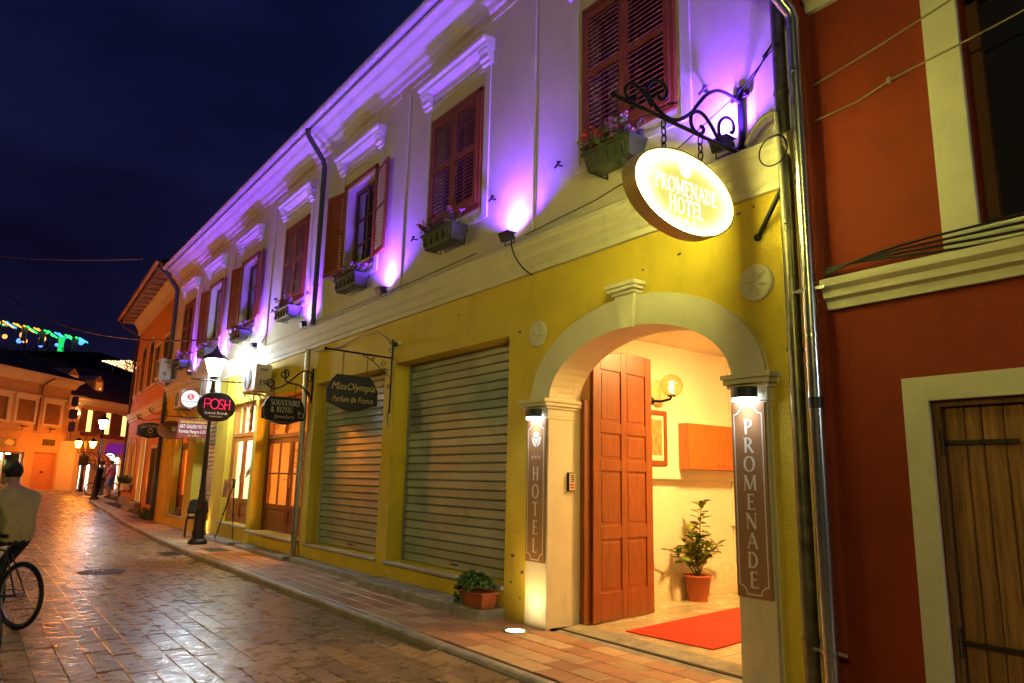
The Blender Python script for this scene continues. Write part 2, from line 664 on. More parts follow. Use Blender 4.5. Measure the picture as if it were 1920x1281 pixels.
# behind the bend more rows fill the widening street
for k in range(6):
    ya, yb = -1.262 + k * .2, -1.062 + k * .2
    x = -15.2 - R.uniform(0, .5)
    while x > -40:
        ln = R.uniform(.3, .62)
        lim = yk(x - ln / 2) - .015
        if lim > ya + .05: slabs.append((x - ln, x, ya, min(yb, lim)))
        x -= ln
slabs = [s_ for s_ in slabs if s_]
order = sorted(slabs, key=lambda s_: (not seen((s_[0] + s_[1]) / 2, (s_[2] + s_[3]) / 2), (s_[0] + s_[1]) ** 2 / 4 + ((s_[2] + s_[3]) / 2 + 5) ** 2))
rest = MB()
jg = .003
for i, (x0, x1, y0, y1) in enumerate(order):
    z = gz((x0 + x1) / 2) + R.uniform(-.003, .003)
    tl = (R.gauss(0, .009), R.gauss(0, .010))
    if x0 > -6.2 and y1 > -1.3 and x1 < -2:  # stones ramped up to the dropped kerb
        z, tl = .022, (0, .17)
    if i < 290:
        q = MB()
        slab_geo(q, x0 + jg, x1 - jg, y0 + jg, y1 - jg, z, .04, tl)
        q.build('paving_slab', M_slab, street)
    else:
        slab_geo(rest, x0 + jg, x1 - jg, y0 + jg, y1 - jg, z, .04, tl)
rest.build('paving_slabs', M_slab, street, kind='stuff')

# pavement bed, tiles and kerb stones
pv = MB()
xs = [4, -6, -15, -19, -23.6, -25.5, -27, -31.5, -35, -38.7, -40, -41.2, -46]
vs = []
for x in xs:
    yb = 0.45 if x > -25.6 else (.7 if x > -36.5 else 7)
    zt = gz(x) + .086
    vs += [(x, yk(x) + .05, zt - .12), (x, yk(x) + .05, zt), (x, yb, zt)]
pv.add(vs, [(3 * i, 3 * i + 1, 3 * i + 4, 3 * i + 3)[::-1] for i in range(len(xs) - 1)] + [(3 * i + 1, 3 * i + 2, 3 * i + 5, 3 * i + 4)[::-1] for i in range(len(xs) - 1)])
pavement = pv.build('pavement', M_joint, kind='structure')
tiles = []
for k in range(9):
    yb = -.005 - k * .228 if k < 6 else .0 + (k - 5) * .228
    ya = yb - .228
    x = 3.0 + (.16 if k % 2 else 0)
    while x > (-41 if k < 6 else -41):
        x0, x1 = x - .325, x
        xm = x - .16
        x -= .325
        if k >= 6 and xm > -36.6: continue
        lo = yk(xm) + .09
        y0_ = max(ya, lo)
        if yb - y0_ < .04: continue
        tiles.append((x0, x1, y0_, yb))
order = sorted(tiles, key=lambda s_: (not seen((s_[0] + s_[1]) / 2, (s_[2] + s_[3]) / 2), (s_[0] + s_[1]) ** 2 / 4 + ((s_[2] + s_[3]) / 2 + 5) ** 2))
rest = MB()
jg = .004
for i, (x0, x1, y0, y1) in enumerate(order):
    z = gz((x0 + x1) / 2) + .1 + R.uniform(-.002, .002)
    tl = (R.gauss(0, .006), R.gauss(0, .006))
    far = (x0 < -9)
    q = MB() if i < 290 else rest
    pick = 1 if R.random() < (.36 if not far else .55) else 0
    if i < 290:
        slab_geo(q, x0 + jg, x1 - jg, y0 + jg, y1 - jg, z, .03, tl, .006)
        q.build('pavement_tile', (M_tileA, M_tileB)[pick], pavement)
    else:
        q.cur = pick
        slab_geo(q, x0 + jg, x1 - jg, y0 + jg, y1 - jg, z, .03, tl, .006)
rest.build('pavement_tiles', [M_tileA, M_tileB], pavement, kind='stuff')
x = 3.0
while x > -43:
    ln = R.uniform(.7, 1.05) if x > -36 else .4
    xa, xb = x - ln, x
    q = MB()
    pr = []
    for xx in (xa + .006, xb - .006):
        y0_, zt = yk(xx), gz(xx) + .1 + (0 if xx < -6.1 else -.012)
        pr.append([(xx, y0_, zt - .17), (xx, y0_ - .004, zt - .035), (xx, y0_ + .008, zt - .012), (xx, y0_ + .03, zt - .001), (xx, y0_ + .085, zt + .001), (xx, y0_ + .085, zt - .17)])
    n = 6
    q.add(pr[0] + pr[1], [tuple(range(n)), tuple(range(n, 2 * n))[::-1]] + [(i, n + i, n + (i + 1) % n, (i + 1) % n) for i in range(n)])
    q.build('kerb_stone', M_kerb, pavement)
    x -= ln

# iron covers let into the paving
mb = MB()
mb.lathe([(.36, -.01), (.36, .004), (.33, .006), (.33, .003), (.0, .003)], (-13.7, -3.0, .0), 28, smooth=False)
for k in range(-4, 5):
    hw = math.sqrt(.3 ** 2 - (k * .07) ** 2)
    mb.box(-13.7 - hw, -13.7 + hw, -3.0 + k * .07 - .015, -3.0 + k * .07 + .015, .002, .008)
mb.build('manhole_cover', mat('rusty iron', (.06, .045, .035), .55, metal=.5, var=.3, vscale=20), label='round ribbed iron manhole cover in the stone street', cat='manhole cover')
mb = MB()
mb.box(-16.45, -15.75, -1.66, -1.30, -.01, .006)
for k in range(12): mb.box(-16.43 + k * .057, -16.40 + k * .057, -1.64, -1.32, .006, .012)
mb.build('drain_grate', MATS['rusty iron'], label='rectangular iron drain grate beside the kerb', cat='drain grate')
mb = MB()
mb.box(-15.9, -15.2, -.92, -.55, .09, .107)
mb.build('utility_cover', MATS['rusty iron'], bev=.004, label='dark rectangular utility cover in the pavement by the lamp post', cat='utility cover')
mb = MB()
mb.box(-28.6, -26.9, -.38, -.05, .12, .152)
mb.build('cellar_cover', MATS['rusty iron'], bev=.004, label='dark long metal cover in the pavement by the orange house', cat='utility cover')

# ------------------------------------------------------------------ the hotel
hotel = empty('hotel_building', (-14.2, 0, 0), 'long two-storey hotel with yellow ground floor and violet-lit upper floor', 'building')
HX0, HX1 = -25.5, -2.92


def wall_sheet(mb, x0, x1, z0, z1, y, ops, depth=.3, back=True):
    """wall face in the plane y with rectangular openings and their reveals"""
    xs_ = sorted({x0, x1, *[o[0] for o in ops], *[o[1] for o in ops]})
    zs_ = sorted({z0, z1, *[o[2] for o in ops], *[o[3] for o in ops]})
    xs_ = [x for x in xs_ if x0 <= x <= x1]
    zs_ = [z for z in zs_ if z0 <= z <= z1]
    for xa, xb in zip(xs_, xs_[1:]):
        for za, zb in zip(zs_, zs_[1:]):
            cx, cz = (xa + xb) / 2, (za + zb) / 2
            if any(o[0] < cx < o[1] and o[2] < cz < o[3] for o in ops): continue
            mb.quad((xa, y, za), (xb, y, za), (xb, y, zb), (xa, y, zb))
            if back: mb.quad((xb, y + depth, za), (xa, y + depth, za), (xa, y + depth, zb), (xb, y + depth, zb))
    for (a, b, c, d) in ops:
        mb.quad((a, y, c), (a, y, d), (a, y + depth, d), (a, y + depth, c))
        mb.quad((b, y, d), (b, y, c), (b, y + depth, c), (b, y + depth, d))
        mb.quad((a, y, d), (b, y, d), (b, y + depth, d), (a, y + depth, d))
        if c > z0: mb.quad((b, y, c), (a, y, c), (a, y + depth, c), (b, y + depth, c))


S1 = (-9.62, -6.75, .44, 3.30)
S2 = (-12.72, -9.95, .44, 3.28)
SO = (-15.97, -13.05, .45, 3.24)
PO = (-18.2, -16.18, .5, 3.26)
SM = (-21.2, -19.2, .5, 3.26)
OD = (-24.05, -22.0, .42, 3.15)
AX, AXW, AZ, AIB, AOB = -4.77, 1.17, 2.47, .62, .92
ARO = (AX - AXW, AX + AXW, 0, 3.2)
mb = MB()
wall_sheet(mb, HX0, HX1, 0, 4.02, 0, [S1, S2, SO, PO, SM, OD], .3) if False else None
wall_sheet(mb, HX0, ARO[0], 0, 4.02, 0, [S1, S2, SO, PO, SM, OD], .3)
wall_sheet(mb, ARO[1], HX1, 0, 4.02, 0, [], .38)
wall_sheet(mb, ARO[0], ARO[1], 3.2, 4.02, 0, [], .38)
mb.quad((HX0, 0, 0), (HX0, 0, 4.02), (HX0, 8, 4.02), (HX0, 8, 0))
mb.quad((HX1, 0, 4.02), (HX1, 0, 0), (HX1, 8, 0), (HX1, 8, 4.02))
NA = 28
arc = [(AX - AXW * math.cos(PI * i / NA), AZ + AIB * math.sin(PI * i / NA)) for i in range(NA + 1)]
for (xa, za), (xb, zb) in zip(arc, arc[1:]):
    for yy in (0, .38):
        mb.quad((xa, yy, za), (xb, yy, zb), (xb, yy, 3.2), (xa, yy, 3.2))
mb.build('ground_wall', M_yel, hotel)
# arch soffit and jambs (cream), trim ring, keystone, pilasters, capitals
mb = MB()
ja = [(ARO[0], .12)] + arc + [(ARO[1], .12)]
for (xa, za), (xb, zb) in zip(ja, ja[1:]): mb.quad((xa, -.05, za), (xa, .4, za), (xb, .4, zb), (xb, -.05, zb))
mb.build('arch_jamb', M_trim, hotel)
mb = MB()
ro = []
for i in range(NA + 1):
    a = PI * i / NA
    ro.append((AX - AXW * math.cos(a), AZ + AIB * math.sin(a), AX - (AXW + .315) * math.cos(a), AZ + AOB * math.sin(a)))
for p, q in zip(ro, ro[1:]):
    mb.quad((p[0], -.05, p[1]), (q[0], -.05, q[1]), (q[2], -.05, q[3]), (p[2], -.05, p[3]))
    mb.quad((p[2], -.05, p[3]), (q[2], -.05, q[3]), (q[2], .01, q[3]), (p[2], .01, p[3]))
mb.build('arch_trim', M_trim, hotel)
mb = MB()
mb.prism([(AX - .09, -.09, 3.07), (AX + .09, -.09, 3.07), (AX + .13, -.09, 3.40), (AX - .13, -.09, 3.40)], (0, .095, 0))
for (h0, h1, e_) in ((3.40, 3.435, .025), (3.435, 3.47, .055), (3.47, 3.51, .075)):
    mb.box(AX - .13 - e_, AX + .13 + e_, -.09 - e_, 0.004, h0, h1)
mb.build('keystone', M_trim, hotel, bev=.004)
for (xa, xb) in ((-6.30, -5.943), (-3.597, -3.27)):
    mb = MB()
    mb.box(xa, xb, -.055, .005, .09, 2.26)
    mb.build('pilaster', M_trim, hotel, bev=.004)
    mb = MB()
    sgn = 1 if xa < -5 else -1
    for (h0, h1, e_) in ((2.26, 2.29, .02), (2.29, 2.37, .012), (2.37, 2.40, .04), (2.40, 2.44, .07), (2.44, 2.48, .09)):
        xin = (xb, xb + e_ * .5) if sgn > 0 else (xa - e_ * .5, xa)
        mb.box(xa - (e_ if sgn > 0 else e_ * .5), xb + (e_ * .5 if sgn > 0 else e_), -.055 - e_, .40 if True else 0, h0, h1)
    # the capital returns along the jamb; keep only the solid part outside the opening plus a slim return
    mb.build('capital', M_trim, hotel, bev=.005)
for xr, rr in ((-6.19, .15), (-3.35, .155)):
    mb = MB()
    mb.lathe([(rr, 0), (rr, .022), (rr - .012, .03), (0.001, .03)], (xr, 0.002, 3.235), 36, smooth=False, axis=(0, -1, 0))
    for k in range(6):
        a = PI / 6 + k * PI / 3 + .26
        d = Vector((math.cos(a), 0, math.sin(a)))
        n = Vector((-d.z, 0, d.x))
        c = Vector((xr, -.03, 3.235))
        L_ = rr * .86
        t = [c + d * .008, c + d * L_ * .5 + n * rr * .16, c + d * L_, c + d * L_ * .5 - n * rr * .16]
        rg = [c + d * L_ * .5 + Vector((0, -.016, 0))]
        mb.add(t + rg, [(0, 1, 4), (1, 2, 4), (2, 3, 4), (3, 0, 4)])
    mb.build('rosette', M_trim, hotel)
# string course
prof = [(0.01, 3.97), (-.045, 3.97), (-.05, 4.03), (-.075, 4.05), (-.08, 4.15), (-.12, 4.19), (-.135, 4.27), (-.16, 4.30), (-.165, 4.345), (-.03, 4.43), (0.01, 4.43)]
mb = MB()
mb.sweep_x(prof, HX0, HX1)
mb.build('string_course', M_trim, hotel)

# upper wall with window openings
WX = [-4.79, -8.13, -11.29, -14.38, -17.55, -20.62, -23.58]
OPENW = {2, 4, 5}
WOP = [(x - .55, x + .55, 5.27, 6.79) for x in WX]
mb = MB()
wall_sheet(mb, HX0, HX1, 4.4, 8.2, 0.0, WOP, .26, back=False)
mb.quad((HX0, 0, 4.02), (HX0, 0, 8.2), (HX0, 8, 8.2), (HX0, 8, 4.02))
mb.quad((HX1, 0, 8.2), (HX1, 0, 4.02), (HX1, 8, 4.02), (HX1, 8, 8.2))
mb.build('upper_wall', M_cream, hotel)
for xp in (-3.12, -6.46, -9.72, -16.0, -19.08, -22.1):
    mb = MB()
    mb.box(xp - .15, xp + .15, -.028, .004, 4.43, 7.72)
    mb.build('pilaster', M_cream, hotel, bev=.003)
for xp0, xp1 in ((-6.28, -3.3), (-9.54, -6.64), (-12.7, -9.9), (-15.82, -13.0), (-18.9, -16.18), (-21.92, -19.26), (-25.3, -22.28)):
    mb = MB()
    mb.box(xp0, xp1, -.012, .004, 7.80, 7.86)
    mb.build('frieze_band', M_trim, hotel)
# eave cornice, soffit and gutter
prof = [(.01, 7.92), (-.06, 7.92), (-.08, 8.0), (-.14, 8.03), (-.16, 8.09), (-.30, 8.19), (-.34, 8.25), (-.44, 8.27), (-.44, 8.33), (.01, 8.36)]
mb = MB()
mb.sweep_x(prof, HX0 - .05, HX1 + .06)
mb.build('eave_cornice', M_trim, hotel)
mb = MB()
gp = [(-.45 - .075 + .075 * math.cos(a), 8.36 + .075 * math.sin(a)) for a in [PI * k / 8 + PI for k in range(9)]]
gp2 = [(-.45 - .075 + .068 * math.cos(a), 8.362 + .068 * math.sin(a)) for a in [2 * PI - PI * k / 8 for k in range(9)]]
mb.sweep_x(gp + gp2, HX0 - .1, HX1 + .2)
for k in range(16):
    mb.sweep_x([(-.45 - .075 + .08 * math.cos(a), 8.36 + .08 * math.sin(a)) for a in [PI * j / 8 + PI for j in range(9)]] +
               [(-.45 - .075 + .074 * math.cos(a), 8.36 + .074 * math.sin(a)) for a in [2 * PI - PI * j / 8 for j in range(9)]],
               HX0 + .5 + k * 1.45, HX0 + .53 + k * 1.45)
mb.build('gutter', M_gutter, hotel)
mb = MB()
mb.add([(HX0 - .1, -.5, 8.4), (HX1 + .2, -.5, 8.4), (HX1 + .2, 4.2, 10.3), (HX0 - .1, 4.2, 10.3), (HX0 - .1, 9, 8.4), (HX1 + .2, 9, 8.4)],
       [(0, 1, 2, 3), (3, 2, 5, 4), (0, 3, 4), (1, 5, 2)])
mb.build('roof', M_roof, hotel)


def leaf(hx, z0, side, ang, w=.605, h=1.585, indiv=False):
    ca, sa = math.cos(ang), math.sin(ang)
    u = Vector((side * ca, -sa, 0))
    n = Vector((-side * sa, -ca, 0))
    o = Vector((hx, -.012, z0)) + n * .02
    U = Vector((0, 0, 1))

    def bx(mb, u0, u1, v0, v1, t=.017):
        mb.obox(o + u * (u0 + u1) / 2 + U * (v0 + v1) / 2, u * (u1 - u0) / 2, n * t, U * (v1 - v0) / 2)
    mb = MB()
    st = .068
    bx(mb, 0, st, 0, h)
    bx(mb, w - st, w, 0, h)
    for v0, v1 in ((0, .1), (.78, .86), (h - .085, h)): bx(mb, st, w - st, v0, v1, .0165)
    lf = mb.build('shutter', M_shut, hotel, bev=.003)
    al = MB()
    for (a, b) in ((.1, .78), (.86, h - .085)):
        k = int((b - a) / .053)
        for i in range(k):
            zc = a + (b - a) * (i + .5) / k
            q = MB() if indiv else al
            d = (n * .75 - U * .66).normalized()
            t = d.cross(u).normalized()
            q.obox(o + u * w / 2 + U * zc, u * (w / 2 - st), d * .026, t * .004)
            if indiv: q.build('slat', M_shut, lf)
    if not indiv: al.build('slats', M_shut, lf, kind='stuff')


M_panefr = mat('brown window wood', (.16, .07, .03), .5, var=.2, stretch=(4, 4, .5))
for i, x in enumerate(WX):
    # raised stucco border round the window, with its sill
    mb = MB()
    for (a, b, c, d) in ((x - .84, x - .72, 5.02, 7.12), (x + .72, x + .84, 5.02, 7.12), (x - .84, x + .84, 4.96, 5.02), (x - .84, x + .84, 7.12, 7.18)):
        mb.box(a, b, -.022, .004, c, d)
    mb.build('window_surround', M_trim, hotel, bev=.003)
    # hood moulding
    mb = MB()
    pr = [(.01, 7.2), (-.05, 7.2), (-.055, 7.25), (-.09, 7.27), (-.095, 7.34), (-.14, 7.38), (-.15, 7.43), (-.19, 7.45), (-.195, 7.49), (.01, 7.52)]
    mb.sweep_x([(y_, z_) for y_, z_ in pr if z_ > 7.33] + [(.01, 7.335)], x - .9, x + .9)
    for s_ in (-1, 1):
        xa = x + s_ * .78
        mb.sweep_x([(.01, 7.15), (-.06, 7.15), (-.065, 7.2), (-.1, 7.22), (-.105, 7.28), (-.13, 7.335), (.01, 7.335)], min(xa - .1, xa + .1), max(xa - .1, xa + .1))
    mb.sweep_x([(.01, 7.24), (-.03, 7.24), (-.03, 7.33), (.01, 7.33)], x - .68, x + .68)
    mb.build('window_hood', M_trim, hotel)
    # window proper
    mb = MB()
    for (a, b, c, d) in ((x - .66, x - .6, 5.17, 6.88), (x + .6, x + .66, 5.17, 6.88), (x - .66, x + .66, 6.83, 6.9), (x - .66, x + .66, 5.14, 5.2)):
        mb.box(a, b, -.035, .02, c, d)
    wf = mb.build('window_frame', M_shut, hotel, bev=.003)
    mb = MB()
    for (a, b, c, d) in ((x - .55, x - .48, 5.27, 6.79), (x + .48, x + .55, 5.27, 6.79), (x - .03, x + .03, 5.27, 6.79), (x - .48, x + .48, 5.27, 5.34), (x - .48, x + .48, 6.72, 6.79)):
        mb.box(a, b, .15, .2, c, d)
    if i in OPENW:
        for zz in (5.72, 6.2): mb.box(x - .48, x + .48, .16, .19, zz - .015, zz + .015)
    sh = mb.build('window_sash', M_panefr, hotel)
    mb = MB()
    mb.quad((x - .5, .175, 5.3), (x + .5, .175, 5.3), (x + .5, .175, 6.76), (x - .5, .175, 6.76))
    mb.build('pane', M_glass, sh)
    mb = MB()
    for s_ in (-1, 1):
        pts = [(x + s_ * (.5 - .03 * k), .23 + .02 * (k % 2)) for k in range(7)]
        for (a, b), (c, d) in zip(pts, pts[1:]): mb.quad((a, b, 5.3), (c, d, 5.3), (c, d, 6.76), (a, b, 6.76))
    mb.build('curtain', M_curt, sh)
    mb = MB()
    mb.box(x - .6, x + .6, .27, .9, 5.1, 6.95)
    mb.build('dark_backing', M_dark, sh)  # near-black box stands in for the shade of the unlit room
    if i in OPENW:
        leaf(x - .6, 5.22, -1, PI * .86 - PI, indiv=(i == 2)) if False else None
        leaf(x - .60, 5.22, 1, PI * .935, indiv=(i == 2))
        leaf(x + .60, 5.22, -1, PI * .95, indiv=(i == 2))
    else:
        leaf(x - .605, 5.22, 1, 0, indiv=(i < 4))
        leaf(x + .605, 5.22, -1, 0, indiv=(i < 4))
    for s_ in (-1, 1):
        mb = MB()
        xx = x + s_ * (1.02 if i not in OPENW else .72)
        mb.tube([(xx, 0, 5.14), (xx, -.07, 5.13), (xx + .02, -.09, 5.17)], .011, 6)
        mb.tube([(xx - .045, -.075, 5.11), (xx, -.08, 5.13), (xx + .05, -.075, 5.16)], .013, 6)
        mb.build('shutter_holder', M_black, hotel)

# roller shutters, slat by slat
def roller(op, y, indiv):
    a, b, c, d = op
    mb = MB()
    mb.box(a - .02, a + .04, y - .03, y + .06, c, d)
    mb.box(b - .04, b + .02, y - .03, y + .06, c, d)
    mb.box(a, b, y + .05, y + .07, c, d)
    rs = mb.build('roller_shutter', M_roller, hotel)
    n = 25
    hgt = (d - c) / n
    al = MB()
    for k in range(n):
        z0 = c + k * hgt
        q = MB() if indiv else al
        q.sweep_x([(y + .03, z0 + .002), (y - .004, z0 + .004), (y - .016, z0 + .018), (y - .012, z0 + hgt * .55), (y - .010, z0 + hgt - .012), (y + .002, z0 + hgt - .006), (y + .03, z0 + hgt - .002)], a + .035, b - .035)
        if indiv: q.build('slat', M_roller, rs)
    if not indiv: al.build('slats', M_roller, rs, kind='stuff')
    if indiv:
        mb = MB()
        mb.tube([((a + b) / 2 - .08, y - .01, c + .07), ((a + b) / 2 - .06, y - .04, c + .075), ((a + b) / 2 + .06, y - .04, c + .075), ((a + b) / 2 + .08, y - .01, c + .07)], .008, 6)
        mb.build('pull_handle', M_black, rs)


roller(S1, .27, True)
roller(S2, .25, True)
roller(SM, .25, False)
for (a, b, c, d), pr_ in ((S1, .05), (S2, .05), (SO, .09), (PO, .05), (SM, .05), (OD, .05)):
    mb = MB()
    mb.box(a - .04, b + .01, -pr_, .34, c - .045, c - .001)
    mb.build('stone_sill', M_marble, hotel, bev=.008)
# shallow concrete steps against the wall
for (xa, xb, yf, zt) in ((-9.72, -6.72, -.36, .205), (-12.9, -9.85, -.2, .19), (-15.95, -13.1, -.26, .175), (-19.0, -16.3, -.3, .165)):
    mb = MB()
    n = 14
    pts = [(lerp(xa, xb, k / n), yf + R.uniform(-.012, .012)) for k in range(n + 1)]
    tops = [zt + R.uniform(-.006, .006) for _ in pts]
    vs = []
    for (px, py), tz in zip(pts, tops): vs += [(px, py - .015, .08), (px, py, tz - .02), (px, py + .025, tz), (px, .005, tz)]
    mb.add(vs, [(4 * k + j, 4 * k + 4 + j, 4 * k + 5 + j, 4 * k + 1 + j) for k in range(n) for j in range(3)])
    mb.add(vs[:4] + [(xa, .005, .08)], [(0, 1, 2, 3, 4)])
    mb.add(vs[-4:] + [(xb, .005, .08)], [(4, 3, 2, 1, 0)])
    mb.build('wall_step', M_conc, hotel)

# chipped plaster and old fixing holes
rc = random.Random(9)
M_chip = mat('bare plaster', (.16, .13, .09), .95, var=.3, vscale=30)
for (x, z, s_) in ((-4.15, 3.68, .05), (-4.6, 3.63, .03), (-3.5, 3.88, .045), (-3.35, 3.9, .03), (-3.62, 3.87, .015), (-3.3, 3.52, .012), (-3.55, 3.52, .012), (-6.45, 2.05, .018), (-6.5, 1.05, .02), (-6.42, .62, .05), (-6.6, .78, .06), (-6.62, .5, .04), (-9.82, 2.45, .018), (-6.55, 3.32, .05), (-7.9, 3.75, .04), (-5.95 - .5, .35, .03)):
    mb = MB()
    n = 9
    pts = [(x + s_ * .55 * rc.uniform(.5, 1.1) * math.cos(2 * PI * k / n) * 1.3, -.0025, z + s_ * .55 * rc.uniform(.3, .9) * math.sin(2 * PI * k / n)) for k in range(n)]
    mb.add(pts, [tuple(range(n))])
    mb.build('plaster_chip', M_chip, hotel)

# downpipes
mb = MB()
mb.tube([(-13.0, -.1, .12), (-13.0, -.1, 3.96)], .05, 12)
for z in (.9, 2.3, 3.4): mb.lathe([(.056, -.02), (.056, .02)], (-13.0, -.1, z), 12)
mb.build('downpipe', M_metal, hotel)
mb = MB()
mb.tube([(-12.9, -.09, 4.42), (-12.9, -.09, 7.62), (-12.9, -.13, 7.74), (-12.9, -.46, 8.16), (-12.9, -.5, 8.3)], .05, 12)
for z in (5.2, 6.4): mb.lathe([(.056, -.02), (.056, .02)], (-12.9, -.09, z), 12)
mb.build('downpipe', mat('dark pipe', (.10, .10, .11), .45, metal=.5), hotel)
mb = MB()
mb.tube([(-25.42, -.1, .15), (-25.42, -.1, 7.6), (-25.42, -.2, 7.75), (-25.42, -.5, 8.2)], .05, 10)
mb.build('downpipe', MATS['dark pipe'], hotel)
mb = MB()
mb.tube([(-2.99, -.085, .06), (-2.99, -.085, 8.0)], .055, 14)
for z in (.55, 2.62, 4.75): mb.lathe([(.062, -.015), (.062, .015)], (-2.99, -.085, z), 14)
mb.build('downpipe', mat('olive weathered pipe', (.22, .2, .14), .35, metal=.75, var=.4, vscale=8, rvar=.1), hotel)
mb = MB()
mb.tube([(-2.83, -.12, .05), (-2.83, -.12, 5.3), (-2.84, -.15, 5.38), (-3.02, -.46, 5.85), (-3.04, -.5, 5.93), (-3.04, -.52, 8.3)], .052, 16)
for z in (.5, 1.35, 2.7, 3.05, 4.85): mb.lathe([(.058, -.012), (.058, .012)], (-2.83, -.12, z), 14)
for z in (.5, 3.05):
    mb.box(-2.95, -2.89, -.135, -.11, z - .012, z + .012)
    mb.box(-2.77, -2.7, -.135, -.11, z - .012, z + .012)
mb.build('downpipe', M_zinc, hotel)
mb = MB()
mb.lathe([(.0545, -.04), (.0545, .04)], (-2.83, -.12, 2.2), 16)
mb.build('pipe_label', mat('black label', (.01, .01, .01), .4), hotel)

# ------------------------------------------------------------------ lobby behind the arch
M_lob = mat('lobby plaster', (.82, .74, .54), .85, var=.06, vscale=1.5, bump=.2, bscale=40)
M_lobfl = mat('lobby floor tile', (.5, .42, .28), .22, var=.2, vscale=4, island=.15, rvar=.08)
LZ = .12
LX0, LX1, LY1 = -6.62, -3.1, 6.6
mb = MB()
mb.quad((LX0, .38, LZ), (LX0, LY1, LZ), (LX0, LY1, 3.5), (LX0, .38, 3.5))
mb.quad((LX1, LY1, LZ), (LX1, .38, LZ), (LX1, .38, 3.5), (LX1, LY1, 3.5))
mb.quad((LX0, LY1, LZ), (LX1, LY1, LZ), (LX1, LY1, 3.5), (LX0, LY1, 3.5))
mb.quad((LX0, .38, 3.5), (LX0, LY1, 3.5), (LX1, LY1, 3.5), (LX1, .38, 3.5))
mb.quad((LX0, .381, LZ), (ARO[0], .381, LZ), (ARO[0], .381, 3.5), (LX0, .381, 3.5))
mb.quad((ARO[1], .381, LZ), (LX1, .381, LZ), (LX1, .381, 3.5), (ARO[1], .381, 3.5))
mb.build('lobby_wall', M_lob, hotel)
mb = MB()  # boxed ledge carrying the cupboard, and pilaster further in
mb.box(LX0, LX0 + .1, 1.5, 4.9, 1.66, 2.5)
mb.build('wall_ledge', M_lob, hotel, bev=.006)
mb = MB()
mb.box(LX0, LX0 + .16, 4.0, 4.45, LZ, 1.66)
mb.box(LX0, LX0 + .2, 3.95, 4.5, 1.02, 1.07)
mb.box(LX0, LX0 + .18, 3.97, 4.48, 1.07, 1.1)
mb.build('lobby_pilaster', M_lob, hotel, bev=.01)
mb = MB()
mb.box(LX0, LX0 + .14, 4.0, 4.45, 2.5, 3.49)
mb.build('lobby_pilaster', M_lob, hotel, bev=.01)
mb = MB()
n = 26
for k in range(n):
    ya, yb = lerp(1.3, 4.0, k / n), lerp(1.3, 4.0, (k + 1) / n)
    f = lambda yy: .06 + .05 * math.sin(yy * 5.1) * .3 + .03 * math.sin(yy * 2.3 + 1)
    h = lambda yy: LZ + .36 + .04 * math.sin(yy * 3.7)
    mb.add([(LX0 + f(ya) + .05, ya, LZ), (LX0 + f(yb) + .05, yb, LZ), (LX0 + f(yb) + .03, yb, h(yb) - .06), (LX0 + f(ya) + .03, ya, h(ya) - .06), (LX0, yb, h(yb)), (LX0, ya, h(ya))],
           [(0, 1, 2, 3), (3, 2, 4, 5)], True)
mb.build('rough_plinth', mat('rough render', (.74, .6, .38), .95, var=.15, vscale=14, bump=1.0, bscale=55), hotel)
# floor tiles
mb = MB()
mb.box(LX0, LX1, .12, LY1, LZ - .06, LZ - .014)
lf_ = mb.build('lobby_floor', M_joint, hotel)
for i in range(9):
    for j in range(15):
        xa, ya = LX0 + i * .4, .40 + j * .42
        if xa > LX1 - .2: continue
        q = MB()
        slab_geo(q, xa + .004, min(xa + .396, LX1), ya + .004, ya + .416, LZ, .03, (0, 0), .004)
        q.build('floor_tile', M_lobfl, lf_)
mb = MB()
mb.prism([(ARO[0], -.10, .075), (ARO[1], -.06, .075), (ARO[1], .40, .135), (ARO[0], .40, .135)], (0, 0, -.1))
mb.v = [(x, y, z) for x, y, z in mb.v]
mb.build('threshold', M_conc, hotel, bev=.012)
# door frame (arched) and the open leaf
for s_ in (0, 1):
    x = ARO[0] if s_ == 0 else ARO[1]
    d = .07 if s_ == 0 else -.07
    mb = MB()
    mb.box(x, x + d, .405, .5, LZ, 2.5)
    mb.build('door_frame', M_wood, hotel, bev=.004)


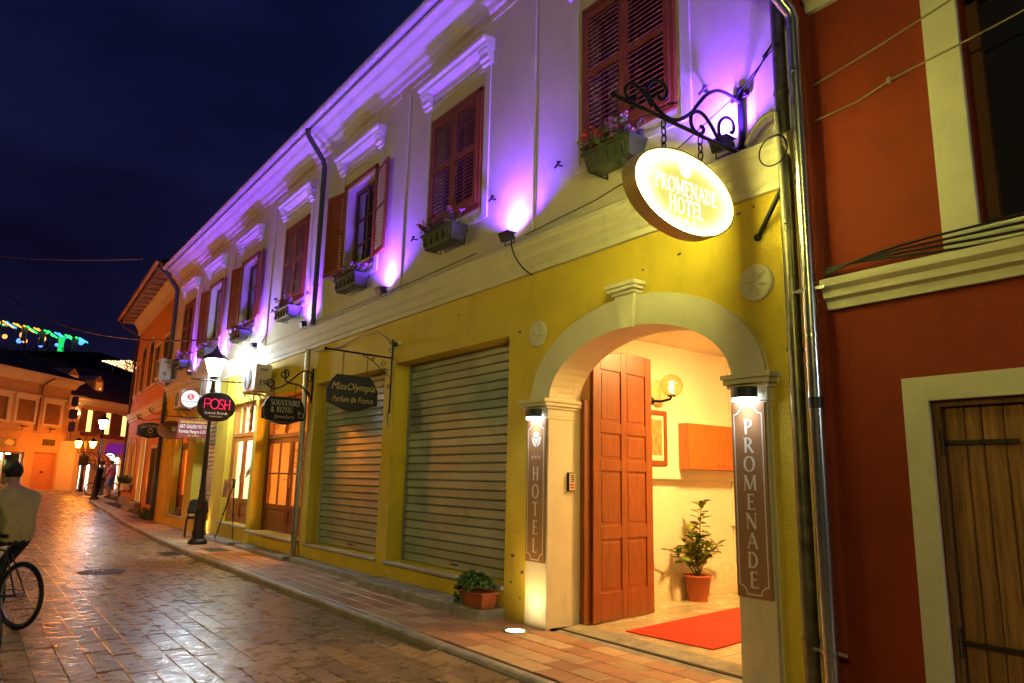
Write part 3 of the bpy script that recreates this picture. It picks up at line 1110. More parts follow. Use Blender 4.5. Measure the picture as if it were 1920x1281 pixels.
def door_leaf(hx, hy, ang, w, hl, hr, side):
    """panelled leaf hinged at (hx,hy); top edge curves from hl (hinge) to hr"""
    u = Vector((math.cos(ang), math.sin(ang), 0))
    n = Vector((math.sin(ang), -math.cos(ang), 0)) * side
    o = Vector((hx, hy, LZ + .01))
    U = Vector((0, 0, 1))
    mb = MB()
    t = .03

    def P(a, v, k): return o + u * a + U * v + n * k
    N_ = 8
    top = [(w * k / N_, lerp(hl, hr, k / N_) + .05 * math.sin(PI * k / N_)) for k in range(N_ + 1)]
    mb.prism([P(0, 0, -t), P(w, 0, -t)] + [P(a, v, -t) for a, v in reversed(top)], n * (t + .012))
    st = .13
    rows_ = [(.30, .86), (1.0, 1.6), (1.72, 2.02), (2.14, min(hl, hr) - .14)]
    cols_ = [(st, w / 2 - .05), (w / 2 + .05, w - st)]
    us = [0, st, w / 2 - .05, w / 2 + .05, w - st, w]
    tt = .014
    for (a, b) in ((0, st), (w / 2 - .05, w / 2 + .05), (w - st, w)):
        va = lerp(hl, hr, a / w) + .05 * math.sin(PI * a / w)
        vb = lerp(hl, hr, b / w) + .05 * math.sin(PI * b / w)
        mb.prism([P(a, 0, -.012), P(b, 0, -.012), P(b, vb, -.012), P(a, va, -.012)], n * (.012 + tt * 2))
    vs_ = [0] + [z for r in rows_ for z in r] + [None]
    rails = [(0, .30), (.86, 1.0), (1.6, 1.72), (2.02, 2.14), (rows_[-1][1], None)]
    for (a, b) in cols_:
        for (c, d) in rails:
            dl = d if d else lerp(hl, hr, a / w) + .05 * math.sin(PI * a / w)
            dr = d if d else lerp(hl, hr, b / w) + .05 * math.sin(PI * b / w)
            mb.prism([P(a, c, -.012), P(b, c, -.012), P(b, dr, -.012), P(a, dl, -.012)], n * (.012 + tt * 2 - .001))
    lf = mb.build('door_leaf', M_wood, hotel, bev=.004)
    for (a, b) in cols_:
        for (c, d) in rows_:
            q = MB()
            q.prism([P(a + .025, c + .03, -.01), P(b - .025, c + .03, -.01), P(b - .025, d - .03, -.01), P(a + .025, d - .03, -.01)], n * (.012 + .016))
            q.build('door_panel', M_wood, lf, bev=.012)
    return lf


door_leaf(-5.86, .50, PI / 2 + .13, 1.12, 2.88, 2.98, 1)
door_leaf(-3.66, .50, PI / 2 - .13, 1.12, 2.88, 2.98, -1)

M_lampw = mat('warm lamp glass', (.9, .8, .6), .4, emit=(1, .56, .17), estr=190)
t_ = empty('ceiling_lamp', (-4.7, 2.3, 3.5), 'flat warm ceiling lamp in the hotel lobby', 'lamp', 'lobby ceiling lamps')
mb = MB()
mb.lathe([(.28, 0), (.28, -.03), (.24, -.05)], (-4.7, 2.3, 3.5), 20)
mb.build('rim', M_metal, t_)
mb = MB()
mb.lathe([(.235, -.05), (.2, -.085), (.001, -.1)], (-4.7, 2.3, 3.5), 20)
mb.build('diffuser', M_lampw, t_)
c_ = copy_tree(t_)
c_.location = (-4.7, 5.0, 3.5)

# lobby things
carp = MB()
a, b = Vector((-5.42, .56, LZ + .004)), Vector((-4.42, .66, LZ + .004))
dv = Vector((-.13, 1, 0)).normalized() * 4.6
carp.prism([a, b, b + dv, a + dv], (0, 0, .008))
carp.build('red_carpet', mat('red carpet', (.55, .035, .012), .95, var=.12, vscale=60, bump=.5, bscale=200), label='plain red carpet runner on the hotel lobby floor', cat='carpet')
t_ = empty('wall_cupboard', (LX0 + .1, 3.4, 2.1), 'wide orange wood wall cupboard with two doors in the lobby', 'cupboard')
mb = MB()
mb.box(LX0 + .1, LX0 + .25, 2.74, 4.1, 1.80, 2.42)
mb.build('case', M_wood2, t_, bev=.004)
M_cup = mat('orange veneer', (.44, .12, .02), .4, var=.12, vscale=8, stretch=(4, 4, .5))
for ya, yb in ((2.745, 3.415), (3.42, 4.095)):
    mb = MB()
    mb.box(LX0 + .25, LX0 + .272, ya, yb, 1.805, 2.415)
    mb.build('cupboard_door', M_cup, t_, bev=.003)
for yy in (3.36, 3.47):
    mb = MB()
    mb.lathe([(.006, 0), (.006, .015), (.013, .022), (.001, .03)], (LX0 + .272, yy, 1.87), 8, axis=(1, 0, 0))
    mb.build('knob', M_zinc, t_)
t_ = empty('framed_picture', (LX0 + .1, 2.2, 2.2), 'brown framed picture of a building on the lobby wall', 'picture')
mb = MB()
for (a, b, c, d) in ((1.9, 1.955, 1.84, 2.56), (2.43, 2.485, 1.84, 2.56), (1.955, 2.43, 1.84, 1.9), (1.955, 2.43, 2.5, 2.56)): mb.box(LX0 + .1, LX0 + .13, a, b, c, d)
mb.build('frame', M_wood, t_, bev=.004)
mb = MB()
mb.box(LX0 + .1, LX0 + .112, 1.955, 2.43, 1.9, 2.5)
mb.build('mount', mat('picture mount', (.75, .65, .45), .9), t_)
mb = MB()
mb.box(LX0 + .112, LX0 + .116, 2.0, 2.39, 1.97, 2.44)
mb.build('print', mat('sepia print', (.5, .28, .08), .6, var=.6, vscale=16, stretch=(1, 1, .4)), t_)
t_ = empty('globe_wall_lamp', (LX0, 2.45, 2.72), 'clear glass globe lamp with spiral bulb on the lobby wall', 'wall lamp')
mb = MB()
mb.lathe([(.05, 0), (.05, .02), (.02, .03)], (LX0, 2.32, 2.7), 14, axis=(1, 0, 0))
mb.tube([(LX0 + .02, 2.32, 2.7), (LX0 + .12, 2.38, 2.69), (LX0 + .22, 2.45, 2.72), (LX0 + .24, 2.46, 2.76)], .018, 8)
mb.lathe([(.055, 0), (.055, .025)], (LX0 + .24, 2.46, 2.75), 14)
mb.build('bracket', M_black, t_)
mb = MB()
sp = [(LX0 + .24 + .028 * math.cos(k * .8), 2.46 + .028 * math.sin(k * .8), 2.80 + k * .005) for k in range(34)]
mb.tube(sp, .008, 6)
mb.build('bulb', mat('bulb spiral', (.9, .7, .4), .4, emit=(1, .6, .2), estr=6), t_)
mb = MB()
mb.ball((LX0 + .24, 2.46, 2.9), .155, 20)
mb.build('globe', glass('amber globe', (1, .86, .62)), t_)
t_ = empty('door_intercom', (-5.94, .25, 1.62), 'small silver and black intercom panel on the arch jamb', 'intercom')
mb = MB()
mb.box(-5.945, -5.915, .215, .315, 1.5, 1.70)
mb.build('case', M_black, t_, bev=.004)
mb = MB()
mb.box(-5.915, -5.909, .225, .305, 1.51, 1.69)
mb.build('faceplate', mat('brushed steel', (.6, .56, .5), .35, metal=.7), t_)
mb = MB()
for k in range(4): mb.box(-5.909, -5.906, .25, .29, 1.60 + k * .02, 1.612 + k * .02)
mb.build('speaker_grille', M_black, t_)
for k in range(2):
    mb = MB()
    mb.box(-5.909, -5.905, .24, .292, 1.53 + k * .03, 1.548 + k * .03)
    mb.build('call_button', mat('button red', (.5, .08, .03), .4), t_)

# potted plant in the lobby: each leaf a part
def plant_leaf_mesh(name, m_):
    q = MB()
    q.add([(0, 0, 0), (.28, .2, .03), (.7, .22, .02), (1, 0, -.1), (.7, -.22, .02), (.28, -.2, .03), (.3, 0, -.02), (.7, 0, -.05)],
          [(0, 6, 1), (1, 6, 7, 2), (2, 7, 3), (0, 5, 6), (5, 4, 7, 6), (4, 3, 7)], True)
    return q.mesh(name, m_)


M_leafA = mat('glossy leaf', (.17, .24, .03), .4, var=.4, vscale=14, island=.35)
M_leafB = mat('soft leaf', (.05, .13, .035), .6, var=.4, vscale=20, island=.3)
M_terra = mat('terracotta', (.42, .10, .03), .6, var=.15, vscale=8)
M_soil = mat('soil', (.03, .02, .012), .95)
M_stem = mat('stem', (.10, .07, .03), .7)
px, py = -6.32, 2.82
t_ = empty('potted_plant', (px, py, LZ), 'leafy green plant in a red-brown plastic pot by the lobby wall', 'plant')
mb = MB()
mb.lathe([(.12, 0), (.125, .08), (.14, .1), (.165, .3), (.185, .3), (.185, .325), (.17, .325), (.165, .29), (.001, .285)], (px, py, LZ), 24)
mb.build('pot', M_terra, t_)
mb = MB()
mb.lathe([(.16, .28), (.001, .3)], (px, py, LZ), 16)
mb.build('soil', M_soil, t_)
mb = MB()
leafM = plant_leaf_mesh('leaf', M_leafA)
stems = [[(0, 0, .28), (.02, .02, .6), (.0, .08, .95), (.02, .1, 1.28)], [(0, 0, .28), (-.03, -.2, .5), (-.02, -.48, .66)], [(0, 0, .28), (.04, .15, .55), (.02, .42, .7)], [(0, 0, .3), (.05, -.08, .6), (.03, -.14, .9)],
         [(0, .0, .3), (-.05, .06, .55), (.0, .2, .85)], [(0, .0, .3), (.08, .0, .5), (.14, .06, .75)], [(0, 0, .3), (-.02, -.1, .55), (0, -.25, .75)]]
rl = random.Random(3)
for st in stems:
    pts = [Vector(p) + Vector((px, py, LZ)) for p in st]
    mb.tube(pts, [.009] + [.006] * (len(pts) - 2) + [.003], 6)
    L_ = sum((b - a).length for a, b in zip(pts, pts[1:]))
    nl = int(L_ * 38)
    for k in range(nl):
        t = .28 + .72 * (k + .5) / nl
        seg = min(len(pts) - 2, int(t * (len(pts) - 1)))
        ft = t * (len(pts) - 1) - seg
        p = pts[seg].lerp(pts[seg + 1], ft)
        o = bpy.data.objects.new('leaf', leafM)
        COL.objects.link(o)
        s_ = rl.uniform(.12, .19)
        o.matrix_basis = Matrix.LocRotScale(p, Matrix.Rotation(k * 2.4 + rl.uniform(-.4, .4), 3, 'Z').to_euler(), Vector((1, 1, 1))) @ Matrix.Rotation(rl.uniform(-.9, .25), 4, 'Y') @ Matrix.Rotation(rl.uniform(-.4, .4), 4, 'X') @ Matrix.Scale(s_, 4)
        attach(o, t_)
mb.build('stems', M_stem, t_)
# ------------------------------------------------------------------ shops in the hotel's ground floor
def room(op, y0, y1, z0, z1, m_, name):
    a, b = op
    mb = MB()
    mb.quad((a, y0, z0), (a, y1, z0), (a, y1, z1), (a, y0, z1))
    mb.quad((b, y1, z0), (b, y0, z0), (b, y0, z1), (b, y1, z1))
    mb.quad((a, y1, z0), (b, y1, z0), (b, y1, z1), (a, y1, z1))
    mb.quad((a, y0, z1), (a, y1, z1), (b, y1, z1), (b, y0, z1))
    mb.quad((a, y0, z0), (b, y0, z0), (b, y1, z0), (a, y1, z0))
    return mb.build(name, m_, hotel)


def ceiling_panel(x, y, z, sx, sy, m_, label):
    t = empty('ceiling_light', (x, y, z), label, 'lamp')
    mb = MB()
    mb.box(x - sx - .03, x + sx + .03, y - sy - .03, y + sy + .03, z - .03, z)
    mb.build('housing', M_white, t)
    mb = MB()
    mb.box(x - sx, x + sx, y - sy, y + sy, z - .045, z - .031)
    mb.build('diffuser', m_, t)
    return t


# --- souvenir shop: orange light, brown double door
M_orr = mat('orange shop wall', (.78, .52, .25), .8, var=.08)
room((-17.19, -12.9), .55, 4.2, .45, 3.35, M_orr, 'shop_room')
ceiling_panel(-14.7, 1.6, 3.34, .5, .3, mat('warm panel', (.9, .7, .4), .5, emit=(1, .45, .10), estr=40), 'warm square ceiling light in the souvenir shop')


def french_door(x0, x1, y, z0, z1, zt, m_, panes=2, name='shop_door', skip=None, split=None):
    """frame, transom light and two glazed leaves with timber lower panels"""
    mb = MB()
    for (a, b, c, d) in ((x0, x0 + .09, z0, z1), (x1 - .09, x1, z0, z1), (x0 + .09, x1 - .09, z1 - .08, z1), (x0 + .09, x1 - .09, zt - .04, zt + .05)): mb.box(a, b, y, y + .12, c, d)
    n = 3
    for k in range(1, n): 
        xx = lerp(x0 + .09, x1 - .09, k / n)
        mb.box(xx - .025, xx + .025, y + .02, y + .09, zt + .05, z1 - .08)
    fr = mb.build('door_frame', m_, hotel, bev=.004)
    mb = MB()
    mb.quad((x0 + .08, y + .06, zt), (x1 - .08, y + .06, zt), (x1 - .08, y + .06, z1 - .05), (x0 + .08, y + .06, z1 - .05))
    mb.build('pane', M_glass, fr)
    xm = split if split else (x0 + x1) / 2
    for k, (a, b) in enumerate(((x0 + .09, xm - .003), (xm + .003, x1 - .09))):
        if skip == k: continue
        st = .075
        mb = MB()
        za, zb = z0 + .02, zt - .045
        zp = z0 + .46
        for (p, q, c, d) in ((a, a + st, za, zb), (b - st, b, za, zb), (a + st, b - st, zb - .1, zb), (a + st, b - st, za, za + .16), (a + st, b - st, zp, zp + .1)): mb.box(p, q, y + .02, y + .075, c, d)
        if panes > 1:
            xx = (a + b) / 2
            mb.box(xx - .018, xx + .018, y + .03, y + .065, zp + .1, zb - .1)
            zz = (zp + zb) / 2
            mb.box(a + st, b - st, y + .031, y + .064, zz - .018, zz + .018)
        lf = mb.build('door_leaf', m_, hotel, bev=.004)
        mb = MB()
        mb.box(a + st - .01, b - st + .01, y + .04, y + .06, za + .15, zp + .01)
        mb.box(a + st + .05, b - st - .05, y + .026, y + .041, za + .20, zp - .05)
        mb.build('door_panel', m_, lf, bev=.006)
        mb = MB()
        mb.quad((a + st - .01, y + .048, zp + .09), (b - st + .01, y + .048, zp + .09), (b - st + .01, y + .048, zb - .09), (a + st - .01, y + .048, zb - .09))
        mb.build('pane', M_glass, lf)
        mb = MB()
        hx = b - .05 if k == 0 else a + .05
        mb.box(hx - .018, hx + .018, y + .008, y + .022, za + .9, za + 1.14)
        mb.tube([(hx, y + .015, za + 1.05), (hx, y - .035, za + 1.05), (hx - .1 * (1 if k == 0 else -1), y - .04, za + 1.05)], .009, 6)
        mb.build('door_handle', mat('brass', (.6, .42, .15), .3, metal=.9), lf)
    return fr


french_door(SO[0], SO[1], .25, SO[2], SO[3], 2.42, M_wood, panes=2)
# shelves with trinkets seen through the right leaf
t_ = empty('display_shelf', (-16.3, 2.6, .45), 'white shelf unit with small souvenirs in the orange shop', 'shelf')
mb = MB()
for xx in (-17.0, -15.2): mb.box(xx, xx + .04, 2.3, 2.65, .45, 2.6)
for k in range(7): mb.box(-16.96, -15.2, 2.3, 2.64, .6 + k * .3, .625 + k * .3)
mb.build('carcass', M_white, t_)
rs_ = random.Random(11)
cols = [(.5, .05, .03), (.05, .05, .06), (.6, .5, .1), (.2, .1, .04), (.7, .65, .6), (.1, .2, .35)]
cm = [mat('trinket %d' % k, c, .35) for k, c in enumerate(cols)]
for k in range(7):
    for j in range(6):
        xx = -16.85 + j * .29 + rs_.uniform(-.04, .04)
        h = rs_.uniform(.07, .17)
        q = MB()
        z0 = .625 + k * .3
        q.lathe([(.045, z0), (.055, z0 + h * .4), (.02, z0 + h * .75), (.03, z0 + h), (.001, z0 + h)], (xx, 2.42, 0), 8)
        q.build('souvenir', rs_.choice(cm), label='small souvenir figure on the white shop shelf', cat='souvenir', group='souvenirs on the shelf')
t_ = empty('trailing_plant', (-15.6, .9, 2.2), 'thin trailing plant hanging behind the souvenir shop door glass', 'plant')
mb = MB()
lm = MB()
for k in range(7):
    p = [Vector((-15.75 + .1 * k, .85, 2.15 + .05 * rs_.random()))]
    for j in range(5): p.append(p[-1] + Vector((rs_.uniform(-.08, .08), rs_.uniform(-.03, .03), -rs_.uniform(.04, .16))))
    mb.tube(p, .004, 5)
    for q_ in p:
        for j in range(3):
            a = rs_.uniform(0, 6.28)
            d = Vector((math.cos(a), math.sin(a) * .5, rs_.uniform(-.8, .4))).normalized() * .075
            n = d.orthogonal().normalized() * .02
            lm.add([q_, q_ + d * .5 + n, q_ + d, q_ + d * .5 - n], [(0, 1, 2, 3)])
mb.build('stems', M_stem, t_)
lm.build('leaves', M_leafA, t_, kind='stuff')

# --- frame shop: cool white light, half-open door
M_coolw = mat('pale green shop wall', (.72, .78, .68), .8)
room((-19.0, -15.99 - 1.25), .42, 3.6, .5, 3.3, M_coolw, 'shop_room')
ceiling_panel(-18.1, 1.6, 3.29, .5, .5, mat('cool panel', (.9, .95, .9), .5, emit=(.88, 1, .72), estr=20), 'cool white ceiling light in the frame shop')
t_ = empty('globe_ceiling_lamp', (-17.6, 1.1, 3.29), 'round white globe lamp under the frame shop ceiling', 'lamp')
mb = MB()
mb.ball((-17.6, 1.1, 3.12), .13, 14)
mb.build('globe', MATS['cool panel'], t_)
mb = MB()
mb.tube([(-17.6, 1.1, 3.3), (-17.6, 1.1, 3.22)], .02, 6)
mb.build('stem', M_metal, t_)
french_door(PO[0], PO[1] - .25, .13, PO[2], PO[3], 2.52, M_wood2, panes=1, skip=None, split=-17.3)
mb = MB()
mb.box(PO[1] - .25, PO[1] - .2, .12, .26, PO[2], PO[3])
mb.build('door_post', M_black, hotel)
# paintings and frame samples on the shop's left wall and back wall
def painting(c, w_, h_, m_, label, axis='y'):
    t = empty('painting', c, label, 'painting')
    mb = MB()
    a = MB()
    x, y, z = c
    if axis == 'y':
        for (p, q, r_, s_) in ((-w_, -w_ + .05, -h_, h_), (w_ - .05, w_, -h_, h_), (-w_ + .05, w_ - .05, -h_, -h_ + .05), (-w_ + .05, w_ - .05, h_ - .05, h_)): mb.box(x + p, x + q, y - .03, y, z + r_, z + s_)
        a.box(x - w_ + .05, x + w_ - .05, y - .012, y - .004, z - h_ + .05, z + h_ - .05)
    else:
        for (p, q, r_, s_) in ((-w_, -w_ + .05, -h_, h_), (w_ - .05, w_, -h_, h_), (-w_ + .05, w_ - .05, -h_, -h_ + .05), (-w_ + .05, w_ - .05, h_ - .05, h_)): mb.box(x, x + .03, y + p, y + q, z + r_, z + s_)
        a.box(x + .004, x + .012, y - w_ + .05, y + w_ - .05, z - h_ + .05, z + h_ - .05)
    mb.build('frame', M_black, t)
    a.build('canvas', m_, t)


M_sea = mat('seascape canvas', (.75, .72, .6), .6, col2=(.04, .1, .22), vscale=4.5)
painting((-19.0, 1.9, 2.75), .35, .28, mat('landscape canvas', (.45, .5, .5), .6, col2=(.1, .2, .3), vscale=4), 'blue landscape painting high on the frame shop wall', 'x')
painting((-19.0, 2.0, 2.1), .34, .34, M_sea, 'dark seascape painting with bright surf in the frame shop', 'x')
gold = mat('gilt moulding', (.55, .38, .08), .35, metal=.6, var=.4, vscale=30)
palem = mat('pale moulding', (.62, .58, .46), .6)
for col_, (yy, m_) in enumerate(((1.1, palem), (2.55, gold), (3.1, gold))):
    for k in range(10):
        z = .95 + k * .17
        if yy > 1.5 and z > 1.75 and yy < 2.5: continue
        mb = MB()
        mb.sweep_x([(yy - .0, z), (yy - .0, z + .1)], 0, 0) if False else None
        mb.box(-18.995, -18.95, yy - .2, yy + .2, z, z + .1)
        mb.box(-18.95, -18.925, yy - .19, yy + .19, z + .02, z + .06)
        mb.build('frame_sample', m_, bev=.006, label='%s picture-frame moulding sample hung on the frame shop wall' % ('gilt' if m_ is gold else 'pale'), cat='frame sample', group='%s moulding samples' % ('gilt' if m_ is gold else 'pale'))

# --- small shop with glowing orange door
room((-25.3, -21.9), .45, 3.0, .42, 3.2, M_orr, 'shop_room')
ceiling_panel(-23.2, 1.2, 3.19, .4, .3, mat('amber panel', (.9, .6, .3), .5, emit=(1, .36, .05), estr=40), 'amber ceiling light behind the end shop door')
french_door(OD[0] + .35, OD[1], .2, OD[2], OD[3] - .1, 2.45, M_wood, panes=1)
mb = MB()
mb.box(OD[0] + .01, OD[0] + .35, .02, .3, OD[2], OD[3] - .1)
mb.build('door_pier', M_yel, hotel)
mb = MB()
mb.box(-22.55, -22.15, -.02, .15, .42, .62)
mb.build('door_crate', mat('dark red crate', (.09, .015, .012), .6), bev=.01, label='dark red crate standing by the end shop door', cat='crate')
mb = MB()
mb.box(-23.6, -22.6, -.0, .3, .42, .428)
mb.build('door_mat', mat('red mat', (.3, .05, .03), .9), label='reddish door mat on the end shop sill', cat='mat')
# ------------------------------------------------------------------ hanging signs and lamps on the facade
YU, ZU = (0, 1, 0), (0, 0, 1)


def spiral(c, r0, r1, a0, turns, u, v, n=26):
    u, v, c = Vector(u), Vector(v), Vector(c)
    return [c + (u * math.cos(a0 + turns * 2 * PI * k / n) + v * math.sin(a0 + turns * 2 * PI * k / n)) * lerp(r0, r1, k / n) for k in range(n + 1)]


def bez(p0, p1, p2, p3, n=14):
    p0, p1, p2, p3 = map(Vector, (p0, p1, p2, p3))
    return [p0 * (1 - t) ** 3 + p1 * 3 * t * (1 - t) ** 2 + p2 * 3 * t * t * (1 - t) + p3 * t ** 3 for t in [k / n for k in range(n + 1)]]


def chain(mb, top, bot, n, r=.022, w=.006):
    top, bot = Vector(top), Vector(bot)
    for k in range(n):
        c = top.lerp(bot, (k + .5) / n)
        hl = (top - bot).length / n * .62
        u = Vector((0, 1, 0)) if k % 2 else Vector((1, 0, 0))
        ring = [c + u * r * math.cos(2 * PI * j / 10) + Vector((0, 0, hl)) * math.sin(2 * PI * j / 10) for j in range(11)]
        mb.tube(ring, w, 5, cap=False)


def board(outline, x, th, m_, parent, name='panel', bev=.004):
    """sign board: outline of (y,z) in the plane x, thickness th"""
    mb = MB()
    mb.prism([(x - th / 2, y, z) for y, z in outline], (th, 0, 0))
    return mb.build(name, m_, parent, bev=bev)


# --- the lit oval hotel sign on its scrolled bracket
px = -3.42
t_ = empty('hotel_sign', (px, -.83, 3.8), 'glowing oval hotel sign with white capitals hanging on chains', 'sign')
cy_, cz_, ra, rb = -.84, 3.80, .575, .325
N_ = 56
mb = MB()
for s_ in range(N_):
    a0, a1 = 2 * PI * s_ / N_, 2 * PI * (s_ + 1) / N_
    def ring(a, f, x): return (px + x, cy_ + (ra + f) * math.cos(a), cz_ + (rb + f) * math.sin(a))
    mb.add([ring(a0, .012, -.06), ring(a1, .012, -.06), ring(a1, .012, .06), ring(a0, .012, .06), ring(a0, -.006, .06), ring(a1, -.006, .06), ring(a0, -.006, -.06), ring(a1, -.006, -.06),
            ring(a0, -.006, .045), ring(a1, -.006, .045), ring(a0, -.006, -.045), ring(a1, -.006, -.045)],
           [(0, 1, 2, 3), (3, 2, 5, 4), (1, 0, 6, 7), (4, 5, 9, 8), (7, 6, 10, 11)])
mb.build('rim', mat('bronze rim', (.7, .5, .2), .5, metal=.2), t_)


def sign_face_mat():
    M = bpy.data.materials.new('lit sign face')
    M.use_nodes = True
    N, L = M.node_tree.nodes, M.node_tree.links
    b = N["Principled BSDF"]
    b.inputs["Base Color"].default_value = (.8, .75, .4, 1)
    b.inputs["Roughness"].default_value = .35
    at = N.new("ShaderNodeAttribute")
    at.attribute_name = "tube_light"
    r = N.new("ShaderNodeValToRGB")
    r.color_ramp.elements[0].position = .05
    r.color_ramp.elements[0].color = (.0038, .0038, .0038, 1)
    r.color_ramp.elements[1].position = 1.0
    r.color_ramp.elements[1].color = (1, 1, 1, 1)
    for ps_, vl_ in ((.6, .0056), (.86, .035)):
        r.color_ramp.elements.new(ps_).color = (vl_, vl_, vl_, 1)
    L.new(at.outputs["Fac"], r.inputs[0])
    mu = N.new("ShaderNodeMath")
    mu.operation = 'MULTIPLY'
    mu.inputs[1].default_value = SIGN_W
    L.new(r.outputs[0], mu.inputs[0])
    b.inputs["Emission Color"].default_value = (1, .95, .20, 1)
    L.new(mu.outputs[0], b.inputs["Emission Strength"])
    return M


SIGN_W = 55.0
M_face = sign_face_mat()
for s_ in (1, -1):
    me_v, me_f, att = [], [], []
    K = 14
    for k in range(K + 1):
        for j in range(N_):
            a = 2 * PI * j / N_
            f = k / K
            me_v.append((px + s_ * .046, cy_ + (ra - .004) * f * math.cos(a), cz_ + (rb - .004) * f * math.sin(a)))
            # no tube is built: uneven backlight is painted into the emission, rim brightest
            att.append(max(0, min(1, f + .07 * math.cos(a - 2.6) * f)))
    me_f = [(k * N_ + j, k * N_ + (j + 1) % N_, (k + 1) * N_ + (j + 1) % N_, (k + 1) * N_ + j)[::s_] for k in range(K) for j in range(N_)]
    me = bpy.data.meshes.new('lit_face')
    me.from_pydata(me_v, [], me_f)
    at_ = me.attributes.new('tube_light', 'FLOAT', 'POINT')
    at_.data.foreach_set('value', att)
    me.materials.append(M_face)
    o = bpy.data.objects.new('lit_face', me)
    COL.objects.link(o)
    attach(o, t_)
M_letw = mat('lit white lettering', (.9, .9, .9), .5, emit=(1, 1, .92), estr=.75)
serif('PROMENADE', .125, (px + .05, cy_ + .01, cz_ + .035), YU, ZU, M_letw, t_, sx=.82, thick=.085, thin=.04)
serif('HOTEL', .13, (px + .05, cy_ + .0, cz_ - .115), YU, ZU, M_letw, t_, sx=.85, thick=.085, thin=.04)
mb = MB()
for k in (-1, 0, 1):
    pts = []
    for j in range(10):
        a = PI / 2 + PI * j / 5
        r_ = .022 if j % 2 == 0 else .010
        pts.append((px + .05, cy_ + .0 + k * .085 + r_ * math.cos(a), cz_ - .225 + r_ * math.sin(a)))
    mb.add(pts + [(px + .05, cy_ + k * .085, cz_ - .225)], [(j, (j + 1) % 10, 10) for j in range(10)])
mb.build('stars', M_letw, t_)


def rose(o, u, v, s, m_, parent):
    """small rose emblem: overlapping petals with gaps between"""
    u, v, o = Vector(u), Vector(v), Vector(o)
    n = u.cross(v)
    mb = MB()
    pet = [[(-.5, .15), (-.34, -.3), (-.05, -.5), (.02, -.38), (-.22, -.12), (-.34, .2)], [(.5, .18), (.38, -.28), (.06, -.5), (.08, -.36), (.26, -.1), (.32, .22)],
           [(-.28, .2), (-.16, -.08), (.02, -.3), (.2, -.06), (.26, .18), (.1, .08), (-.1, .06)], [(-.3, .3), (-.26, .46), (-.05, .5), (.02, .4), (-.1, .28), (-.16, .16)],
           [(.3, .32), (.24, .48), (.06, .5), (.1, .36), (.0, .24), (.14, .16)], [(-.06, .22), (.04, .34), (.1, .28), (.02, .14)]]
    for k, p in enumerate(pet): mb.add([o + u * a * s + v * b * s + n * .0003 * k for a, b in p], [tuple(range(len(p)))[::-1]])
    mb.build('rose_emblem', m_, parent)


rose((px + .05, cy_ + .0, cz_ + .2), YU, ZU, .15, M_letw, t_)
# bracket
b_ = empty('sign_bracket', (px, 0, 4.4), 'black scrolled iron bracket carrying the lit oval sign', 'bracket')
mb = MB()
mb.obox((px, -.02, 4.66), (.03, 0, 0), (0, .012, 0), (0, 0, .36))
mb.obox((px, -.025, 4.93), (.09, 0, 0), (0, .012, 0), (0, 0, .03))
mb.obox((px, -.025, 4.38), (.09, 0, 0), (0, .012, 0), (0, 0, .03))
for z in (4.93, 4.38):
    for s_ in (-1, 1): mb.ball((px + s_ * .065, -.045, z), .016, 8)
mb.build('wall_plate', M_black, b_, bev=.003)
mb = MB()
mb.tube([(px, -.02, 4.38), (px, -1.56, 4.385)], .016, 8)
mb.ball((px, -1.57, 4.385), .026, 8)
mb.build('bar', M_black, b_)
mb = MB()
X = lambda y, z: (px, y, z)
def smooth(pts, n=5):
    """Catmull-Rom curve through (y,z) points in the plane of the bracket"""
    q = [Vector(X(*p)) for p in pts]
    q = [q[0] * 2 - q[1]] + q + [q[-1] * 2 - q[-2]]
    out = []
    for i in range(1, len(q) - 2):
        for k in range(n):
            t = k / n
            out.append(.5 * (2 * q[i] + (q[i + 1] - q[i - 1]) * t + (2 * q[i - 1] - 5 * q[i] + 4 * q[i + 1] - q[i + 2]) * t * t + (3 * q[i] - q[i - 1] - 3 * q[i + 1] + q[i + 2]) * t ** 3))
    return out + [q[-2]]


mb.tube(smooth([(-.03, 4.87), (-.146, 4.89), (-.323, 4.875), (-.473, 4.79), (-.596, 4.66), (-.693, 4.545), (-.853, 4.43), (-.984, 4.405), (-1.109, 4.445), (-1.189, 4.51), (-1.208, 4.585), (-1.124, 4.665), (-1.018, 4.675), (-.984, 4.61), (-1.022, 4.545), (-1.075, 4.54), (-1.085, 4.568)]), .016, 7)
mb.tube(smooth([(-1.16, 4.43), (-1.23, 4.505), (-1.31, 4.545), (-1.389, 4.542), (-1.444, 4.488), (-1.439, 4.43), (-1.391, 4.408), (-1.348, 4.43), (-1.34, 4.458)]), .014, 7)
mb.tube(smooth([(-.2, 4.385), (-.347, 4.43), (-.438, 4.515), (-.53, 4.58), (-.623, 4.582), (-.694, 4.52), (-.693, 4.435), (-.631, 4.39), (-.561, 4.41), (-.54, 4.455), (-.578, 4.47)]), .015, 7)
mb.tube(smooth([(-.2, 4.385), (-.305, 4.44), (-.342, 4.515), (-.312, 4.605), (-.235, 4.66), (-.16, 4.655), (-.131, 4.597), (-.154, 4.545), (-.182, 4.55)]), .015, 7)
mb.tube(smooth([(-.03, 4.86), (-.015, 4.72), (-.03, 4.56), (-.08, 4.44), (-.16, 4.39)]), .014, 7)
mb.build('scrollwork', M_black, b_)
mb = MB()
for yy in (-1.03, -.59):
    mb = MB()
    chain(mb, X(yy, 4.37), X(yy, 4.37 - (.26 if yy < -1 else .27)), 4)
    mb.build('chain', M_black, b_)

